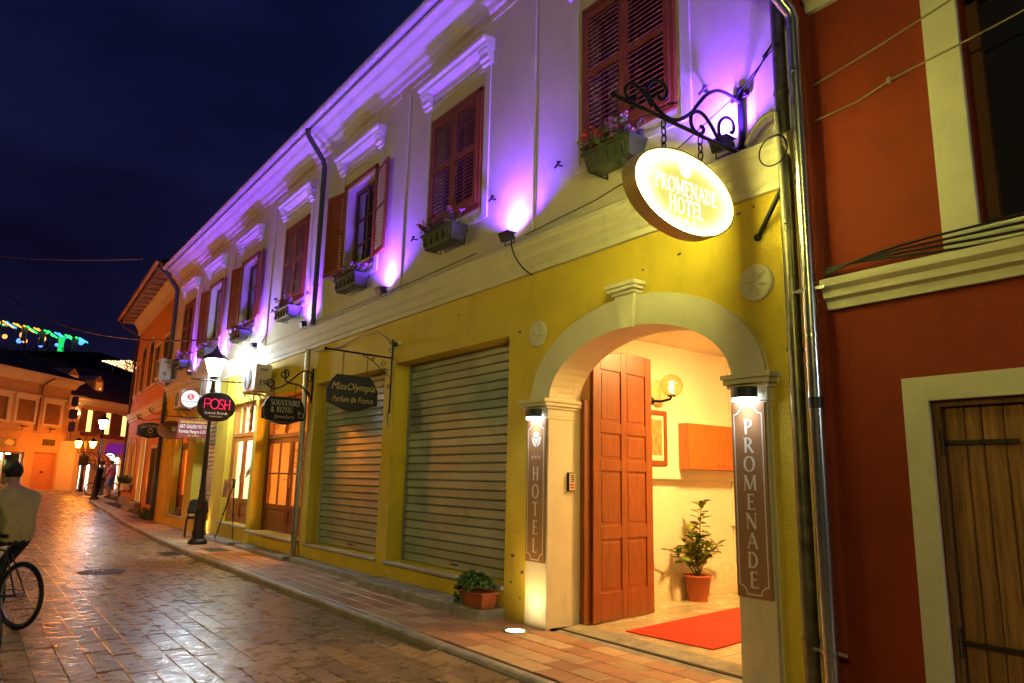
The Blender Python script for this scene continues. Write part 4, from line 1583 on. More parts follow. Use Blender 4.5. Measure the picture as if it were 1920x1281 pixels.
# --- pilaster signs with their little lamps
M_plate = mat('brown sign plate', (.36, .18, .075), .5, var=.06)
M_plw = mat('plate lettering', (.78, .72, .62), .5)
M_led = mat('cold led', (.9, .95, 1), .4, emit=(.78, .86, 1), estr=12)
for (xa, xb, word, nm) in ((-6.285, -5.965, 'HOTEL', 'tall brown pilaster sign reading HOTEL under a rose and three stars'), (-3.60, -3.29, 'PROMENADE', 'tall brown pilaster sign with nine stacked white capitals, right of the arch')):
    t_ = empty('pilaster_sign', ((xa + xb) / 2, -.06, .76), nm, 'sign')
    xm, ww = (xa + xb) / 2, xb - xa
    mb = MB()
    mb.box(xa, xb, -.07, -.054, .76, 2.25)
    mb.build('plate', M_plate, t_, bev=.002)
    mb = MB()
    i_ = .028
    z0, z1 = .785, 2.225
    cr = .065
    pts = []
    for (cx, cz, sx_, sz_) in ((xa + i_, z0, 1, 1), (xb - i_, z0, -1, 1), (xb - i_, z1, -1, -1), (xa + i_, z1, 1, -1)):
        arcp = []
        for k in range(7):
            a = PI / 2 * k / 6
            arcp.append((cx + sx_ * cr * math.cos(a), cz + sz_ * cr * math.sin(a)))
        if sx_ * sz_ > 0: arcp = arcp[::-1]
        pts += arcp
    pts.append(pts[0])
    for k, ((ax_, az_), (bx_, bz_)) in enumerate(zip(pts, pts[1:])):
        d = Vector((bx_ - ax_, bz_ - az_))
        if d.length < 1e-5: continue
        n_ = Vector((-d.y, d.x)).normalized() * .0055
        yy = -.072 - .0002 * (k % 5)
        mb.quad((ax_ - n_.x, yy, az_ - n_.y), (bx_ - n_.x, yy, bz_ - n_.y), (bx_ + n_.x, yy, bz_ + n_.y), (ax_ + n_.x, yy, az_ + n_.y))
    mb.build('border_line', M_plw, t_)
    if word == 'HOTEL':
        serif(word, .145, (xm, -.073, 1.68), (1, 0, 0), ZU, M_plw, t_, vertical=1.29, thick=.17, thin=.075, sx=1.0)
        serif('***', .075, (xm, -.073, 1.855), (1, 0, 0), ZU, M_plw, t_, gap=.25, thin=.07)
        rose((xm + .005, -.073, 2.04), (1, 0, 0), ZU, .16, M_plw, t_)
    else:
        serif(word, .118, (xm, -.073, 2.06), (1, 0, 0), ZU, M_plw, t_, vertical=1.235, thick=.18, thin=.08, sx=1.12)
    l_ = empty('sign_lamp', (xm, -.1, 2.27), 'small dark half-round lamp shining down on the pilaster sign %s' % ('with the rose emblem' if word == 'HOTEL' else 'right of the arch'), 'lamp')
    mb = MB()
    ang = [PI + PI * k / 10 for k in range(11)]
    mb.prism([(xm + .115 * math.cos(a), -.12 + .075 * math.sin(a) if False else -.09 + .10 * math.sin(a), 2.285) for a in ang], (0, 0, .085))
    mb.build('housing', mat('dark grey plastic', (.02, .022, .03), .4), l_)
    mb = MB()
    mb.prism([(xm + .105 * math.cos(a), -.09 + .09 * math.sin(a), 2.262) for a in ang], (0, 0, .022))
    mb.build('diffuser', M_led, l_)
    light('lamp_light', 'SPOT', (xm, -.16, 2.25), 3.2, (.8, .88, 1), l_, aim=(xm, -.08, 1.2), size=.05, spot=2.3, blend=.9)

# --- violet floodlights on the string course
M_fl = mat('floodlight black', (.01, .01, .012), .4)
M_vio = mat('violet lens', (.6, .5, .9), .3, emit=(.62, .36, 1), estr=14)
near = ['beside the sign bracket', 'right of the shuttered window with red geraniums', 'below the open window nearest the hotel sign', 'at the foot of the dark upper downpipe', 'above the lit air conditioner', 'above the black sign with pink letters', 'above the round white disc sign']
for x, nr in zip((-3.52, -6.62, -9.92, -13.22, -16.2, -19.2, -22.1), near):
    t_ = empty('floodlight', (x, -.16, 4.42), 'small black floodlight throwing violet light, ' + nr, 'floodlight', 'violet floodlights on the ledge')
    mb = MB()
    mb.obox((x, -.17, 4.47), (.085, 0, 0), (0, .05, .018), (0, -.02, .045))
    mb.box(x - .1, x + .1, -.24, -.10, 4.505, 4.518)
    mb.build('body', M_fl, t_, bev=.004)
    mb = MB()
    mb.tube([(x - .09, -.13, 4.47), (x - .1, -.12, 4.39), (x + .1, -.12, 4.39), (x + .09, -.13, 4.47)], .008, 6)
    mb.build('yoke', M_fl, t_)
    mb = MB()
    mb.box(x - .075, x + .075, -.22, -.12, 4.519, 4.523)
    mb.build('lens', M_vio, t_)
    light('lamp_light', 'SPOT', (x, -.17, 4.545), 225, (.13, .03, 1.0), t_, aim=(x, -.055, 5.3), size=.06, spot=2.5, blend=.5)
    light('lamp_light', 'SPOT', (x, -.15, 4.54), 26, (.62, .16, .85), t_, aim=(x, -.03, 5.2), size=.05, spot=1.5, blend=1.0)
    if x not in (-6.62, -16.2): continue
    mb = MB()
    mb.tube(bez((x + .06, -.14, 4.43), (x + .1, -.2, 4.3), (x + .2, -.16, 4.05), (x + .32, -.02, 3.95)), .008, 6)
    mb.build('cable', M_black, t_)

# --- window boxes
rb_ = random.Random(21)
M_box = mat('grey-green plastic box', (.06, .07, .05), .5, var=.2)
M_fl1 = mat('pink petals', (.62, .2, .42), .6, island=.3)
M_fl2 = mat('red petals', (.6, .03, .02), .6, island=.3)
M_fol = mat('box foliage', (.07, .12, .04), .6, island=.4)
wl = ['under the closed shutters behind the oval sign', 'under the closed shutters next to the arch', 'under the open window by the dark downpipe', 'under the closed shutters above the souvenir shop', 'under the open window above the frame shop', 'under the open window behind the street lantern', 'under the last window by the orange house']
boxdef = [(-4.79, .34), (-8.05, .40), (-11.05, .42), (-14.1, .42), (-17.3, .4), (-20.4, .4), (-23.2, .4)]
for k, (x, hw) in enumerate(boxdef):
    t_ = empty('flower_box', (x, -.18, 4.72), 'grey trough of flowers ' + wl[k], 'flower box', 'flower boxes under the windows')
    mb = MB()
    mb.prism([(x - hw, -.06, 4.93), (x - hw, -.31, 4.93), (x - hw + .04, -.28, 4.74), (x - hw + .05, -.24, 4.72), (x - hw + .05, -.12, 4.72), (x - hw + .03, -.08, 4.74)], (0, 0, 0)) if False else None
    a = [(x - hw, -.32), (x + hw, -.32), (x + hw, -.06), (x - hw, -.06)]
    b = [(x - hw + .05, -.28), (x + hw - .05, -.28), (x + hw - .05, -.1), (x - hw + .05, -.1)]
    c = [(x - hw + .02, -.30), (x + hw - .02, -.30), (x + hw - .02, -.08), (x - hw + .02, -.08)]
    vs = [(p, q, 4.72) for p, q in b] + [(p, q, 4.93) for p, q in a] + [(p, q, 4.93) for p, q in c] + [(p, q, 4.88) for p, q in c]
    mb.add(vs, [(0, 3, 2, 1)] + [(i, (i + 1) % 4, 4 + (i + 1) % 4, 4 + i) for i in range(4)] + [(4 + i, 4 + (i + 1) % 4, 8 + (i + 1) % 4, 8 + i) for i in range(4)] + [(8 + i, 8 + (i + 1) % 4, 12 + (i + 1) % 4, 12 + i) for i in range(4)] + [(12, 13, 14, 15)])
    mb.box(x - hw - .012, x + hw + .012, -.332, -.318, 4.895, 4.935)
    for j in range(5):
        xx = lerp(x - hw + .1, x + hw - .1, j / 4)
        mb.box(xx - .01, xx + .01, -.322, -.295, 4.75, 4.89)
    mb.build('trough', M_box, t_, bev=.004)
    mb = MB()
    for s_ in (-1, 1): mb.tube([(x + s_ * (hw - .1), 0, 4.9), (x + s_ * (hw - .1), -.05, 4.96), (x + s_ * (hw - .1), -.05, 4.7), (x + s_ * (hw - .1), -.3, 4.7), (x + s_ * (hw - .1), -.34, 4.8)], .008, 6)
    mb.build('hanger', M_black, t_)
    fol, flo = MB(), MB()
    nst = 46 if k < 4 else 30
    for j in range(nst):
        bx_ = x + rb_.uniform(-hw * .95, hw * .9) if k != 1 else x + hw * (-1 + 1.7 * rb_.random() ** 1.4)
        by_ = rb_.uniform(-.28, -.12)
        top = Vector((bx_ + rb_.uniform(-.14, .1), by_ + rb_.uniform(-.12, .08), 4.9 + rb_.uniform(.06, .27)))
        p0 = Vector((bx_, by_, 4.88))
        fol.tube([p0, p0.lerp(top, .5) + Vector((0, 0, .02)), top], .003, 4, cap=False)
        for i in range(6):
            p = p0.lerp(top, rb_.uniform(.25, 1))
            an = rb_.uniform(0, 6.28)
            d = Vector((math.cos(an), math.sin(an), rb_.uniform(-.5, .6))).normalized() * rb_.uniform(.03, .07)
            n_ = d.orthogonal().normalized() * d.length * .4
            fol.add([p, p + d * .5 + n_, p + d, p + d * .5 - n_], [(0, 1, 2, 3)])
        if rb_.random() < .7:
            flo.cur = 0 if (bx_ > x - hw * .35 and k != 3) else 1
            for i in range(7):
                p = top + Vector((rb_.uniform(-.028, .028), rb_.uniform(-.028, .028), rb_.uniform(-.02, .028)))
                n_ = Vector((rb_.uniform(-1, 1), rb_.uniform(-1, 1), rb_.uniform(-.3, 1))).normalized()
                u_ = n_.orthogonal().normalized() * .018
                v_ = n_.cross(u_)
                flo.add([p - u_, p - v_, p + u_, p + v_], [(0, 1, 2, 3)])
    fol.build('foliage', M_fol, t_, kind='stuff')
    flo.build('flowers', [M_fl1, M_fl2], t_, kind='stuff')

# --- painted boards
M_bb = mat('black sign board', (.012, .010, .010), .45)
M_gold = mat('gold lettering', (.85, .66, .2), .45)
M_silv = mat('silver lettering', (.85, .82, .76), .45)


def scal(y0, y1, z0, z1, k=.14, drop=.11):
    """plaque outline with notched corners and a pointed belly"""
    ym = (y0 + y1) / 2
    o = [(y0, z1 - .2), (y0 + .03, z1 - .2 + .03), (y0 + .055, z1 - .1), (y0 + k - .02, z1 - .03), (y0 + k, z1), (y1 - k, z1), (y1 - k + .02, z1 - .03), (y1 - .055, z1 - .1), (y1 - .03, z1 - .17), (y1, z1 - .2), (y1, z0 + drop)]
    for j in range(1, 10):
        t = j / 10
        o.append((lerp(y1, y0, t), z0 + drop - drop * math.sin(PI * t) ** 1.6))
    o.append((y0, z0 + drop))
    return o


# black perfume sign
x = -9.72
t_ = empty('perfume_sign', (x, -.62, 2.8), 'black scalloped plaque with two lines of gold script on chains', 'sign')
board(scal(-1.03, -.23, 2.53, 3.06), x, .03, M_bb, t_)
text('MissOlympia', .155, (x + .0165, -.625, 2.885), YU, ZU, M_gold, t_, shear=.28, sx=.86, bold=-.001)
text('Parfum de France', .125, (x + .0165, -.625, 2.70), YU, ZU, M_gold, t_, shear=.28, sx=.72, bold=-.001)
b_ = empty('perfume_sign_bracket', (x, 0, 3.4), 'slim black iron bar bracket above the perfume plaque', 'bracket')
mb = MB()
mb.tube([(x, 0, 3.39), (x, -1.06, 3.41)], .014, 8)
mb.ball((x, -1.08, 3.41), .025, 8)
mb.tube([(x, -.02, 2.55), (x, -.02, 3.68)], .013, 8)
mb.build('bar', M_black, b_)
mb = MB()
mb.tube(bez(X(-.05, 3.15), X(-.25, 3.18), X(-.3, 3.3), X(-.42, 3.36)) if False else bez((x, -.04, 3.1), (x, -.2, 3.18), (x, -.25, 3.3), (x, -.5, 3.38)), .007, 6)
for (yy, zz, r_) in ((-.16, 3.28, .05), (-.1, 3.18, .04), (-.33, 3.34, .03), (-.04, 3.5, .05), (-.05, 3.62, .035), (-.05, 2.95, .04)): mb.tube(spiral((x, yy, zz), r_, r_ * .3, 0, 1.1, YU, ZU, 16), .006, 5)
mb.tube(bez((x, -.02, 2.6), (x, -.1, 2.5), (x, .0, 2.42), (x, -.05, 2.36)), .006, 5)
mb.build('scrollwork', M_black, b_)
mb = MB()
for yy in (-.8, -.42):
    mb = MB()
    chain(mb, (x, yy, 3.39), (x, yy, 3.06), 9, .010, .003)
    mb.build('chain', M_black, b_)
t_ = empty('security_camera', (-9.5, -.02, 3.58), 'tiny dome camera with red glint beside the perfume sign bracket', 'camera')
mb = MB()
mb.lathe([(.035, 0), (.035, .04), (.02, .05)], (-9.5, 0, 3.58), 12, axis=(0, -1, 0))
mb.build('mount', M_white, t_)
mb = MB()
mb.ball((-9.52, -.08, 3.57), .04, 12)
mb.build('dome', mat('dark dome', (.02, .01, .015), .15), t_)

# souvenir sign
x = -12.87
t_ = empty('souvenir_sign', (x, -.52, 2.75), 'black souvenir and jewellery plaque with silver capitals and a ring drawing', 'sign')
board(scal(-.92, -.12, 2.50, 3.0, .11, .1), x, .03, M_bb, t_)
serif('SOUVENIRE', .10, (x + .0165, -.50, 2.895), YU, ZU, M_silv, t_, sx=.86, thick=.14, thin=.06)
serif('& BIZHU', .10, (x + .0165, -.56, 2.77), YU, ZU, M_silv, t_, sx=.9, thick=.14, thin=.06)
text('Jewelery', .105, (x + .0165, -.50, 2.645), YU, ZU, M_silv, t_, bold=-.001)
mb = MB()
mb.tube(spiral((x + .018, -.2, 2.68), .045, .045, 0, 1, YU, ZU, 18), .005, 5)
mb.tube(spiral((x + .018, -.245, 2.735), .02, .02, 0, 1, YU, ZU, 8), .006, 5)
mb.tube(bez((x + .017, -.88, 2.86), (x + .017, -.9, 2.75), (x + .017, -.9, 2.65), (x + .017, -.85, 2.6)), .003, 4)
mb.tube(bez((x + .017, -.14, 2.9), (x + .017, -.13, 2.8), (x + .017, -.14, 2.7), (x + .017, -.16, 2.62)), .003, 4)
mb.tube(bez((x + .017, -.8, 2.565), (x + .017, -.6, 2.535), (x + .017, -.4, 2.535), (x + .017, -.25, 2.575)), .003, 4)
mb.build('ring_drawing', M_silv, t_)
mb = MB()
mb.tube(spiral((x, -.62, 2.47), .06, .02, PI / 2, 1.2, YU, ZU, 16), .006, 5)
mb.tube(spiral((x, -.42, 2.47), .06, .02, PI / 2, -1.2, YU, ZU, 16), .006, 5)
mb.build('bottom_scroll', M_black, t_)
b_ = empty('souvenir_sign_bracket', (x, 0, 3.3), 'curling black wrought-iron bracket above the souvenir plaque', 'bracket')
mb = MB()
mb.tube([(x, -.02, 2.93), (x, -.02, 3.58)], .016, 8)
mb.build('wall_bar', M_black, b_)
mb = MB()
mb.tube(spiral((x, -.80, 3.22), .03, .085, PI / 2, 1.25, YU, ZU)[::1] + bez((x, -.80, 3.135), (x, -.6, 3.12), (x, -.45, 3.3), (x, -.3, 3.45))[1:] + bez((x, -.3, 3.45), (x, -.2, 3.55), (x, -.06, 3.55), (x, -.03, 3.42))[1:], .014, 6)
mb.tube(spiral((x, -.56, 3.42), .03, .09, 0, 1.25, YU, ZU) + bez((x, -.56, 3.33), (x, -.45, 3.2), (x, -.3, 3.3), (x, -.2, 3.2))[1:] + bez((x, -.2, 3.2), (x, -.1, 3.12), (x, -.06, 3.05), (x, -.03, 3.0))[1:], .014, 6)
mb.tube(spiral((x, -.09, 3.38), .05, .05, 0, 1, YU, ZU), .008, 5)
mb.build('scrollwork', M_black, b_)
mb = MB()
chain(mb, (x, -.72, 3.15), (x, -.72, 3.0), 4, .010, .003)
mb.build('chain', M_black, b_)
mb = MB()
chain(mb, (x, -.33, 3.25), (x, -.33, 3.0), 6, .010, .003)
mb.build('chain', M_black, b_)


def oval(y0, y1, z0, z1, p=2.6, n=40):
    cy2, cz2, a, b = (y0 + y1) / 2, (z0 + z1) / 2, (y1 - y0) / 2, (z1 - z0) / 2
    o = []
    for k in range(n):
        t = 2 * PI * k / n
        c, s = math.cos(t), math.sin(t)
        o.append((cy2 + a * math.copysign(abs(c) ** (2 / p), c), cz2 + b * math.copysign(abs(s) ** (2 / p), s)))
    return o


# POSH sign
x = -16.32
t_ = empty('fashion_sign', (x, -.8, 3.03), 'black rounded fashion sign with large pink letters', 'sign')
ol = []
for (y_, z_) in oval(-1.2, -.41, 2.72, 3.35, 2.3, 48):
    # notch the four shoulders as on the real board
    dy, dz = abs(y_ + .805) / .395, abs(z_ - 3.035) / .315
    k = 1 - .05 * math.exp(-((dy - .74) ** 2 + (dz - .62) ** 2) / .02)
    ol.append((-.805 + (y_ + .805) * k, 3.035 + (z_ - 3.035) * k))
board(ol, x, .04, M_bb, t_)
M_pink = mat('pink letters', (.75, .02, .12), .4, emit=(1, .02, .14), estr=.35)
M_pw = mat('white sign letters', (.8, .78, .76), .5, emit=(1, .95, .9), estr=.1)
mb = MB()
def stroke(pts): mb.tube([(x + .026, p, q) for p, q in pts], .011, 6)
stroke([(-1.06, 2.99), (-1.06, 3.20), (-.97, 3.20), (-.935, 3.165), (-.935, 3.125), (-.97, 3.09), (-1.06, 3.09)])
stroke([(-.85 + .085 * math.cos(a), 3.095 + .105 * math.sin(a)) for a in [2 * PI * k / 20 for k in range(21)]])
stroke([(-.665, 3.18), (-.70, 3.2), (-.75, 3.185), (-.75, 3.13), (-.69, 3.09), (-.655, 3.05), (-.67, 3.0), (-.72, 2.99), (-.765, 3.01)])
stroke([(-.635, 3.2), (-.635, 2.98)])
stroke([(-.535, 3.2), (-.535, 2.98)])
stroke([(-.635, 3.09), (-.535, 3.09)])
mb.build('lettering', M_pink, t_)
text('Luxury Brands', .088, (x + .022, -.80, 2.90), YU, ZU, M_pw, t_, sx=.92)
text('Pedonale, Shkoder', .036, (x + .022, -.80, 2.825), YU, ZU, M_pw, t_)
b_ = empty('fashion_sign_bracket', (x, 0, 3.6), 'black curly iron bracket carrying the sign with pink letters', 'bracket')
mb = MB()
mb.tube([(x, -.02, 3.61), (x, -1.38, 3.60)], .012, 8)
mb.tube([(x, -.02, 2.6), (x, -.02, 3.75)], .012, 8)
mb.build('bar', M_black, b_)
mb = MB()
for (yy, zz, r_, d_) in ((-.35, 3.66, .05, 1), (-.22, 3.67, .05, -1), (-.3, 3.48, .08, -1), (-.16, 3.36, .07, 1), (-.27, 3.28, .06, -1), (-.08, 3.2, .06, 1), (-.05, 3.0, .05, -1), (-.08, 2.8, .05, 1), (-.38, 3.18, .04, 1), (-.06, 2.62, .05, 1)):
    mb.tube(spiral((x, yy, zz), r_, r_ * .25, PI / 2, 1.3 * d_, YU, ZU, 20), .0075, 5)
mb.tube(bez((x, -.48, 3.6), (x, -.25, 3.5), (x, -.2, 3.25), (x, -.04, 2.95)), .0075, 5)
mb.tube(bez((x, -.6, 3.6), (x, -.3, 3.7), (x, -.1, 3.6), (x, -.03, 3.3)), .0075, 5)
mb.build('scrollwork', M_black, b_)
mb = MB()
for yy in (-.98, -.62):
    mb = MB()
    chain(mb, (x, yy, 3.6), (x, yy, 3.33), 6, .01, .003)
    mb.build('chain', M_black, b_)

# round white disc sign
x = -19.85
t_ = empty('disc_sign', (x, -.57, 3.5), 'round white disc sign with a red swirl emblem', 'sign')
M_wh = mat('white sign face', (.7, .7, .72), .45)
mb = MB()
mb.lathe([(.23, -.045), (.24, -.03), (.24, .03), (.23, .045)], (x, -.57, 3.5), 32, axis=(1, 0, 0))
mb.build('rim', mat('orange-red rim', (.45, .1, .04), .5), t_)
mb = MB()
mb.lathe([(.222, .0), (.222, .006), (.0005, .006)], (x + .042, -.57, 3.5), 32, axis=(1, 0, 0), smooth=False)
mb.build('face', M_wh, t_)
M_rd = mat('sign red', (.55, .02, .015), .45)
mb = MB()
mb.lathe([(.085, .0), (.085, .004), (.0005, .004)], (x + .048, -.565, 3.555), 24, axis=(1, 0, 0), smooth=False)
mb.build('emblem', M_rd, t_)
mb = MB()
mb.tube([(x + .053, -.565 + p, 3.555 + q) for p, q in ((-.05, .03), (-.02, .045), (.02, .03), (.0, .0), (-.02, -.03), (.02, -.045), (.05, -.03))], [.004, .012, .013, .01, .013, .012, .004], 6)
mb.build('emblem_swirl', M_wh, t_)
text('MoneyGram', .068, (x + .05, -.565, 3.43), YU, ZU, mat('sign black', (.02, .02, .02), .5), t_)
mb = MB()
mb.tube([(x, -.02, 3.5), (x, -.34, 3.5)], .016, 8)
mb.build('arm', M_black, t_)

# red art gallery board
x = -19.9
t_ = empty('art_gallery_sign', (x, -.38, 2.75), 'dark red art gallery board with yellow and white lettering', 'sign')
mb = MB()
mb.box(x - .02, x + .02, -.78, .02, 2.50, 2.98)
mb.build('panel', mat('maroon board', (.26, .03, .03), .5), t_, bev=.004)
M_yl = mat('yellow sign letters', (.8, .55, .03), .5)
text('SHOQATA IMPRESSION', .085, (x + .023, -.72, 2.905), YU, ZU, M_yl, t_, 'LEFT', sx=.78, bold=.002)
text('ART GALERI PIKTURA', .125, (x + .023, -.745, 2.79), YU, ZU, M_wh, t_, 'LEFT', sx=.62, bold=.003)
text('Korniza Pasqyra LUX', .115, (x + .023, -.745, 2.665), YU, ZU, M_wh, t_, 'LEFT', sx=.66, bold=.003)
text('EDI   MIRELI', .062, (x + .023, -.39, 2.56), YU, ZU, M_yl, t_, sx=.9)
mb = MB()
mb.tube([(x, -.02, 3.03), (x, -.72, 3.03)], .012, 8)
for yy in (-.6, -.15): mb.tube([(x, yy, 2.97), (x, yy, 3.03)], .006, 6)
mb.build('arm', M_black, t_)

# brown oval
x = -22.0
t_ = empty('oval_shop_sign', (x, -.45, 2.78), 'brown wooden oval shop sign with blue and yellow emblem', 'sign')
M_bo = mat('brown oval wood', (.30, .09, .02), .7, var=.15, spec=.2)
board(oval(-.86, -.08, 2.53, 3.05, 2.0), x, .04, M_bo, t_)
mb = MB()
mb.tube(spiral((x + .022, -.42, 2.83), .13, .13, 0, 1, YU, ZU, 24), .005, 5)
mb.build('emblem_ring', mat('dark brown ink', (.05, .02, .01), .5), t_)
mb = MB()
mb.box(x + .02, x + .026, -.49, -.36, 2.77, 2.9)
mb.build('emblem', mat('pale blue enamel', (.3, .42, .55), .5), t_)
mb = MB()
mb.lathe([(.05, 0), (.05, .004), (.0005, .004)], (x + .026, -.42, 2.83), 16, axis=(1, 0, 0), smooth=False)
mb.build('emblem_centre', M_yl, t_)
mb = MB()
mb.tube([(x, -.02, 3.18), (x, -.8, 3.18)], .012, 6)
for (yy, zz, r_, d_) in ((-.7, 3.27, .08, 1), (-.3, 3.28, .09, -1), (-.12, 3.3, .06, 1)): mb.tube(spiral((x, yy, zz), r_, r_ * .25, -PI / 2, 1.3 * d_, YU, ZU, 20), .008, 5)
for yy in (-.65, -.25): mb.tube([(x, yy, 3.02), (x, yy, 3.18)], .005, 5)
mb.build('arm', M_black, t_)

# ARGJENDAR sign
x = -25.15
t_ = empty('silver_shop_sign', (x, -.46, 2.92), 'dark barrel-shaped sign with curved gold capitals and ring emblem', 'sign')
M_db = mat('dark olive board', (.035, .028, .012), .5)
ol = [(-.84, 2.76)] + [(lerp(-.84, -.08, t), 3.06 + .11 * math.sin(PI * t)) for t in [k / 12 for k in range(13)]] + [(-.08, 2.76)] + [(lerp(-.08, -.84, t), 2.76 - .09 * math.sin(PI * t)) for t in [k / 12 for k in range(1, 12)]]
board(ol[::-1], x, .03, M_db, t_)
for k, ch in enumerate('ARGJENDAR'):
    tt = (k - 4) / 4
    serif(ch, .085, (x + .017, -.46 + tt * .27, 3.055 - .05 * tt * tt), (0, math.cos(-.32 * tt), math.sin(-.32 * tt)), (0, -math.sin(-.32 * tt), math.cos(-.32 * tt)), M_gold, t_, thick=.16, thin=.08)
mb = MB()
mb.tube(spiral((x + .018, -.46, 2.9), .06, .06, 0, 1, YU, ZU, 20), .012, 6)
mb.tube(spiral((x + .018, -.46, 2.97), .02, .02, 0, 1, YU, ZU, 8), .01, 6)
mb.build('ring_emblem', M_gold, t_)
mb = MB()
mb.box(x + .016, x + .018, -.6, -.32, 2.795, 2.8)
mb.box(x + .016, x + .018, -.55, -.37, 2.755, 2.76)
mb.build('fine_lines', M_gold, t_)
mb = MB()
mb.tube(spiral((x, -.82, 3.32), .03, .08, PI / 2, 1.2, YU, ZU) + bez((x, -.78, 3.24), (x, -.5, 3.2), (x, -.3, 3.3), (x, -.02, 3.32))[1:], .012, 6)
mb.tube(spiral((x, -.5, 3.55), .03, .09, PI / 2, 1.2, YU, ZU) + bez((x, -.45, 3.46), (x, -.3, 3.4), (x, -.2, 3.5), (x, -.02, 3.62))[1:], .012, 6)
for yy in (-.7, -.25): mb.tube([(x, yy, 3.1), (x, yy, 3.26)], .006, 5)
mb.build('arm', M_black, t_)

# --- air conditioners
M_ac = mat('off-white enamel', (.72, .70, .64), .45, var=.08, vscale=6)
def aircon(x0, x1, y1, z0, z1, label, pipes=True, dy=.34):
    """outdoor unit, front facing the street"""
    t = empty('air_conditioner', ((x0 + x1) / 2, y1, z0), label, 'air conditioner', 'air conditioners on the facade')
    yf = y1 - dy
    mb = MB()
    mb.box(x0, x1, yf, y1, z0, z1)
    mb.build('casing', M_ac, t, bev=.015, seg=2)
    cx, cz, r = x0 + (x1 - x0) * .4, (z0 + z1) / 2, (z1 - z0) * .42
    mb = MB()
    for k in range(7):
        rr = r * (1 - k / 7.5)
        ring_ = [(cx + rr * math.cos(a), yf - .008, cz + rr * math.sin(a)) for a in [2 * PI * j / 24 for j in range(25)]]
        mb.tube(ring_, .006, 4, cap=False)
    for k in range(8):
        a = PI * k / 8
        mb.tube([(cx - r * math.cos(a), yf - .008, cz - r * math.sin(a)), (cx + r * math.cos(a), yf - .008, cz + r * math.sin(a))], .004, 4)
    mb.build('fan_grille', mat('grey grille', (.35, .35, .33), .5), t)
    mb = MB()
    mb.lathe([(r, 0), (r, .006)], (cx, yf - .001, cz), 24, axis=(0, -1, 0))
    mb.build('fan_opening', M_dark, t)
    for xx in (x0 + .1, x1 - .1):
        mb = MB()
        mb.box(xx - .015, xx + .015, yf - .02, 0 if y1 < .2 else y1, z0 - .04, z0)
        mb.tube([(xx, yf + .05, z0 - .03), (xx, min(0, y1), z0 - .3)], .012, 6)
        mb.build('support', M_metal, t)
    mb = MB()
    mb.box(x1, x1 + .012, yf + .1, yf + .26, z1 - .14, z1 - .09)
    mb.build('side_handle', mat('grey valve', (.3, .28, .22), .6), t)
    mb = MB()
    mb.box(x1, x1 + .03, yf + .1, yf + .2, z0 + .1, z0 + .22)
    mb.build('valve_cover', mat('grey valve', (.3, .28, .22), .6), t)
    if pipes:
        mb = MB()
        for k in range(2): mb.tube(bez((x1 + .02, yf + .15, z0 + .15 + .05 * k), (x1 + .2, yf + .1, z0 - .05), (x1 + .1, yf + .3, z0 - .1), (x1 + .05 + .05 * k, -.01, z0 + .0)), .012, 6)
        mb.build('refrigerant_pipe', M_ac, t)
    return t


aircon(-15.78, -14.98, -.1, 3.33, 3.88, 'white air conditioner lit by the street lantern above the souvenir shop', True)
aircon(-25.45, -24.75, -.12, 4.55, 5.2, 'air conditioner tinged violet at the corner by the orange house')
aircon(-22.35, -21.6, -.08, 3.42, 3.92, 'yellowed air conditioner behind the round disc sign')
aircon(-19.9, -19.2, .0, 3.62, 4.1, 'pale air conditioner partly hidden by the street lantern')
# ------------------------------------------------------------------ street lamps
M_lan = mat('white lantern glass', (.9, .93, 1), .4, emit=(.80, .92, 1), estr=110)
M_lanF = mat('far lantern glass', (.9, .93, 1), .4, emit=(.80, .90, 1), estr=42)
M_lanS = mat('sodium lantern glass', (1, .8, .5), .4, emit=(1, .24, .012), estr=85)
M_lanS2 = mat('added sodium lantern glass', (1, .8, .5), .4, emit=(1, .24, .012), estr=270)  # only on the sodium lamps added out of view


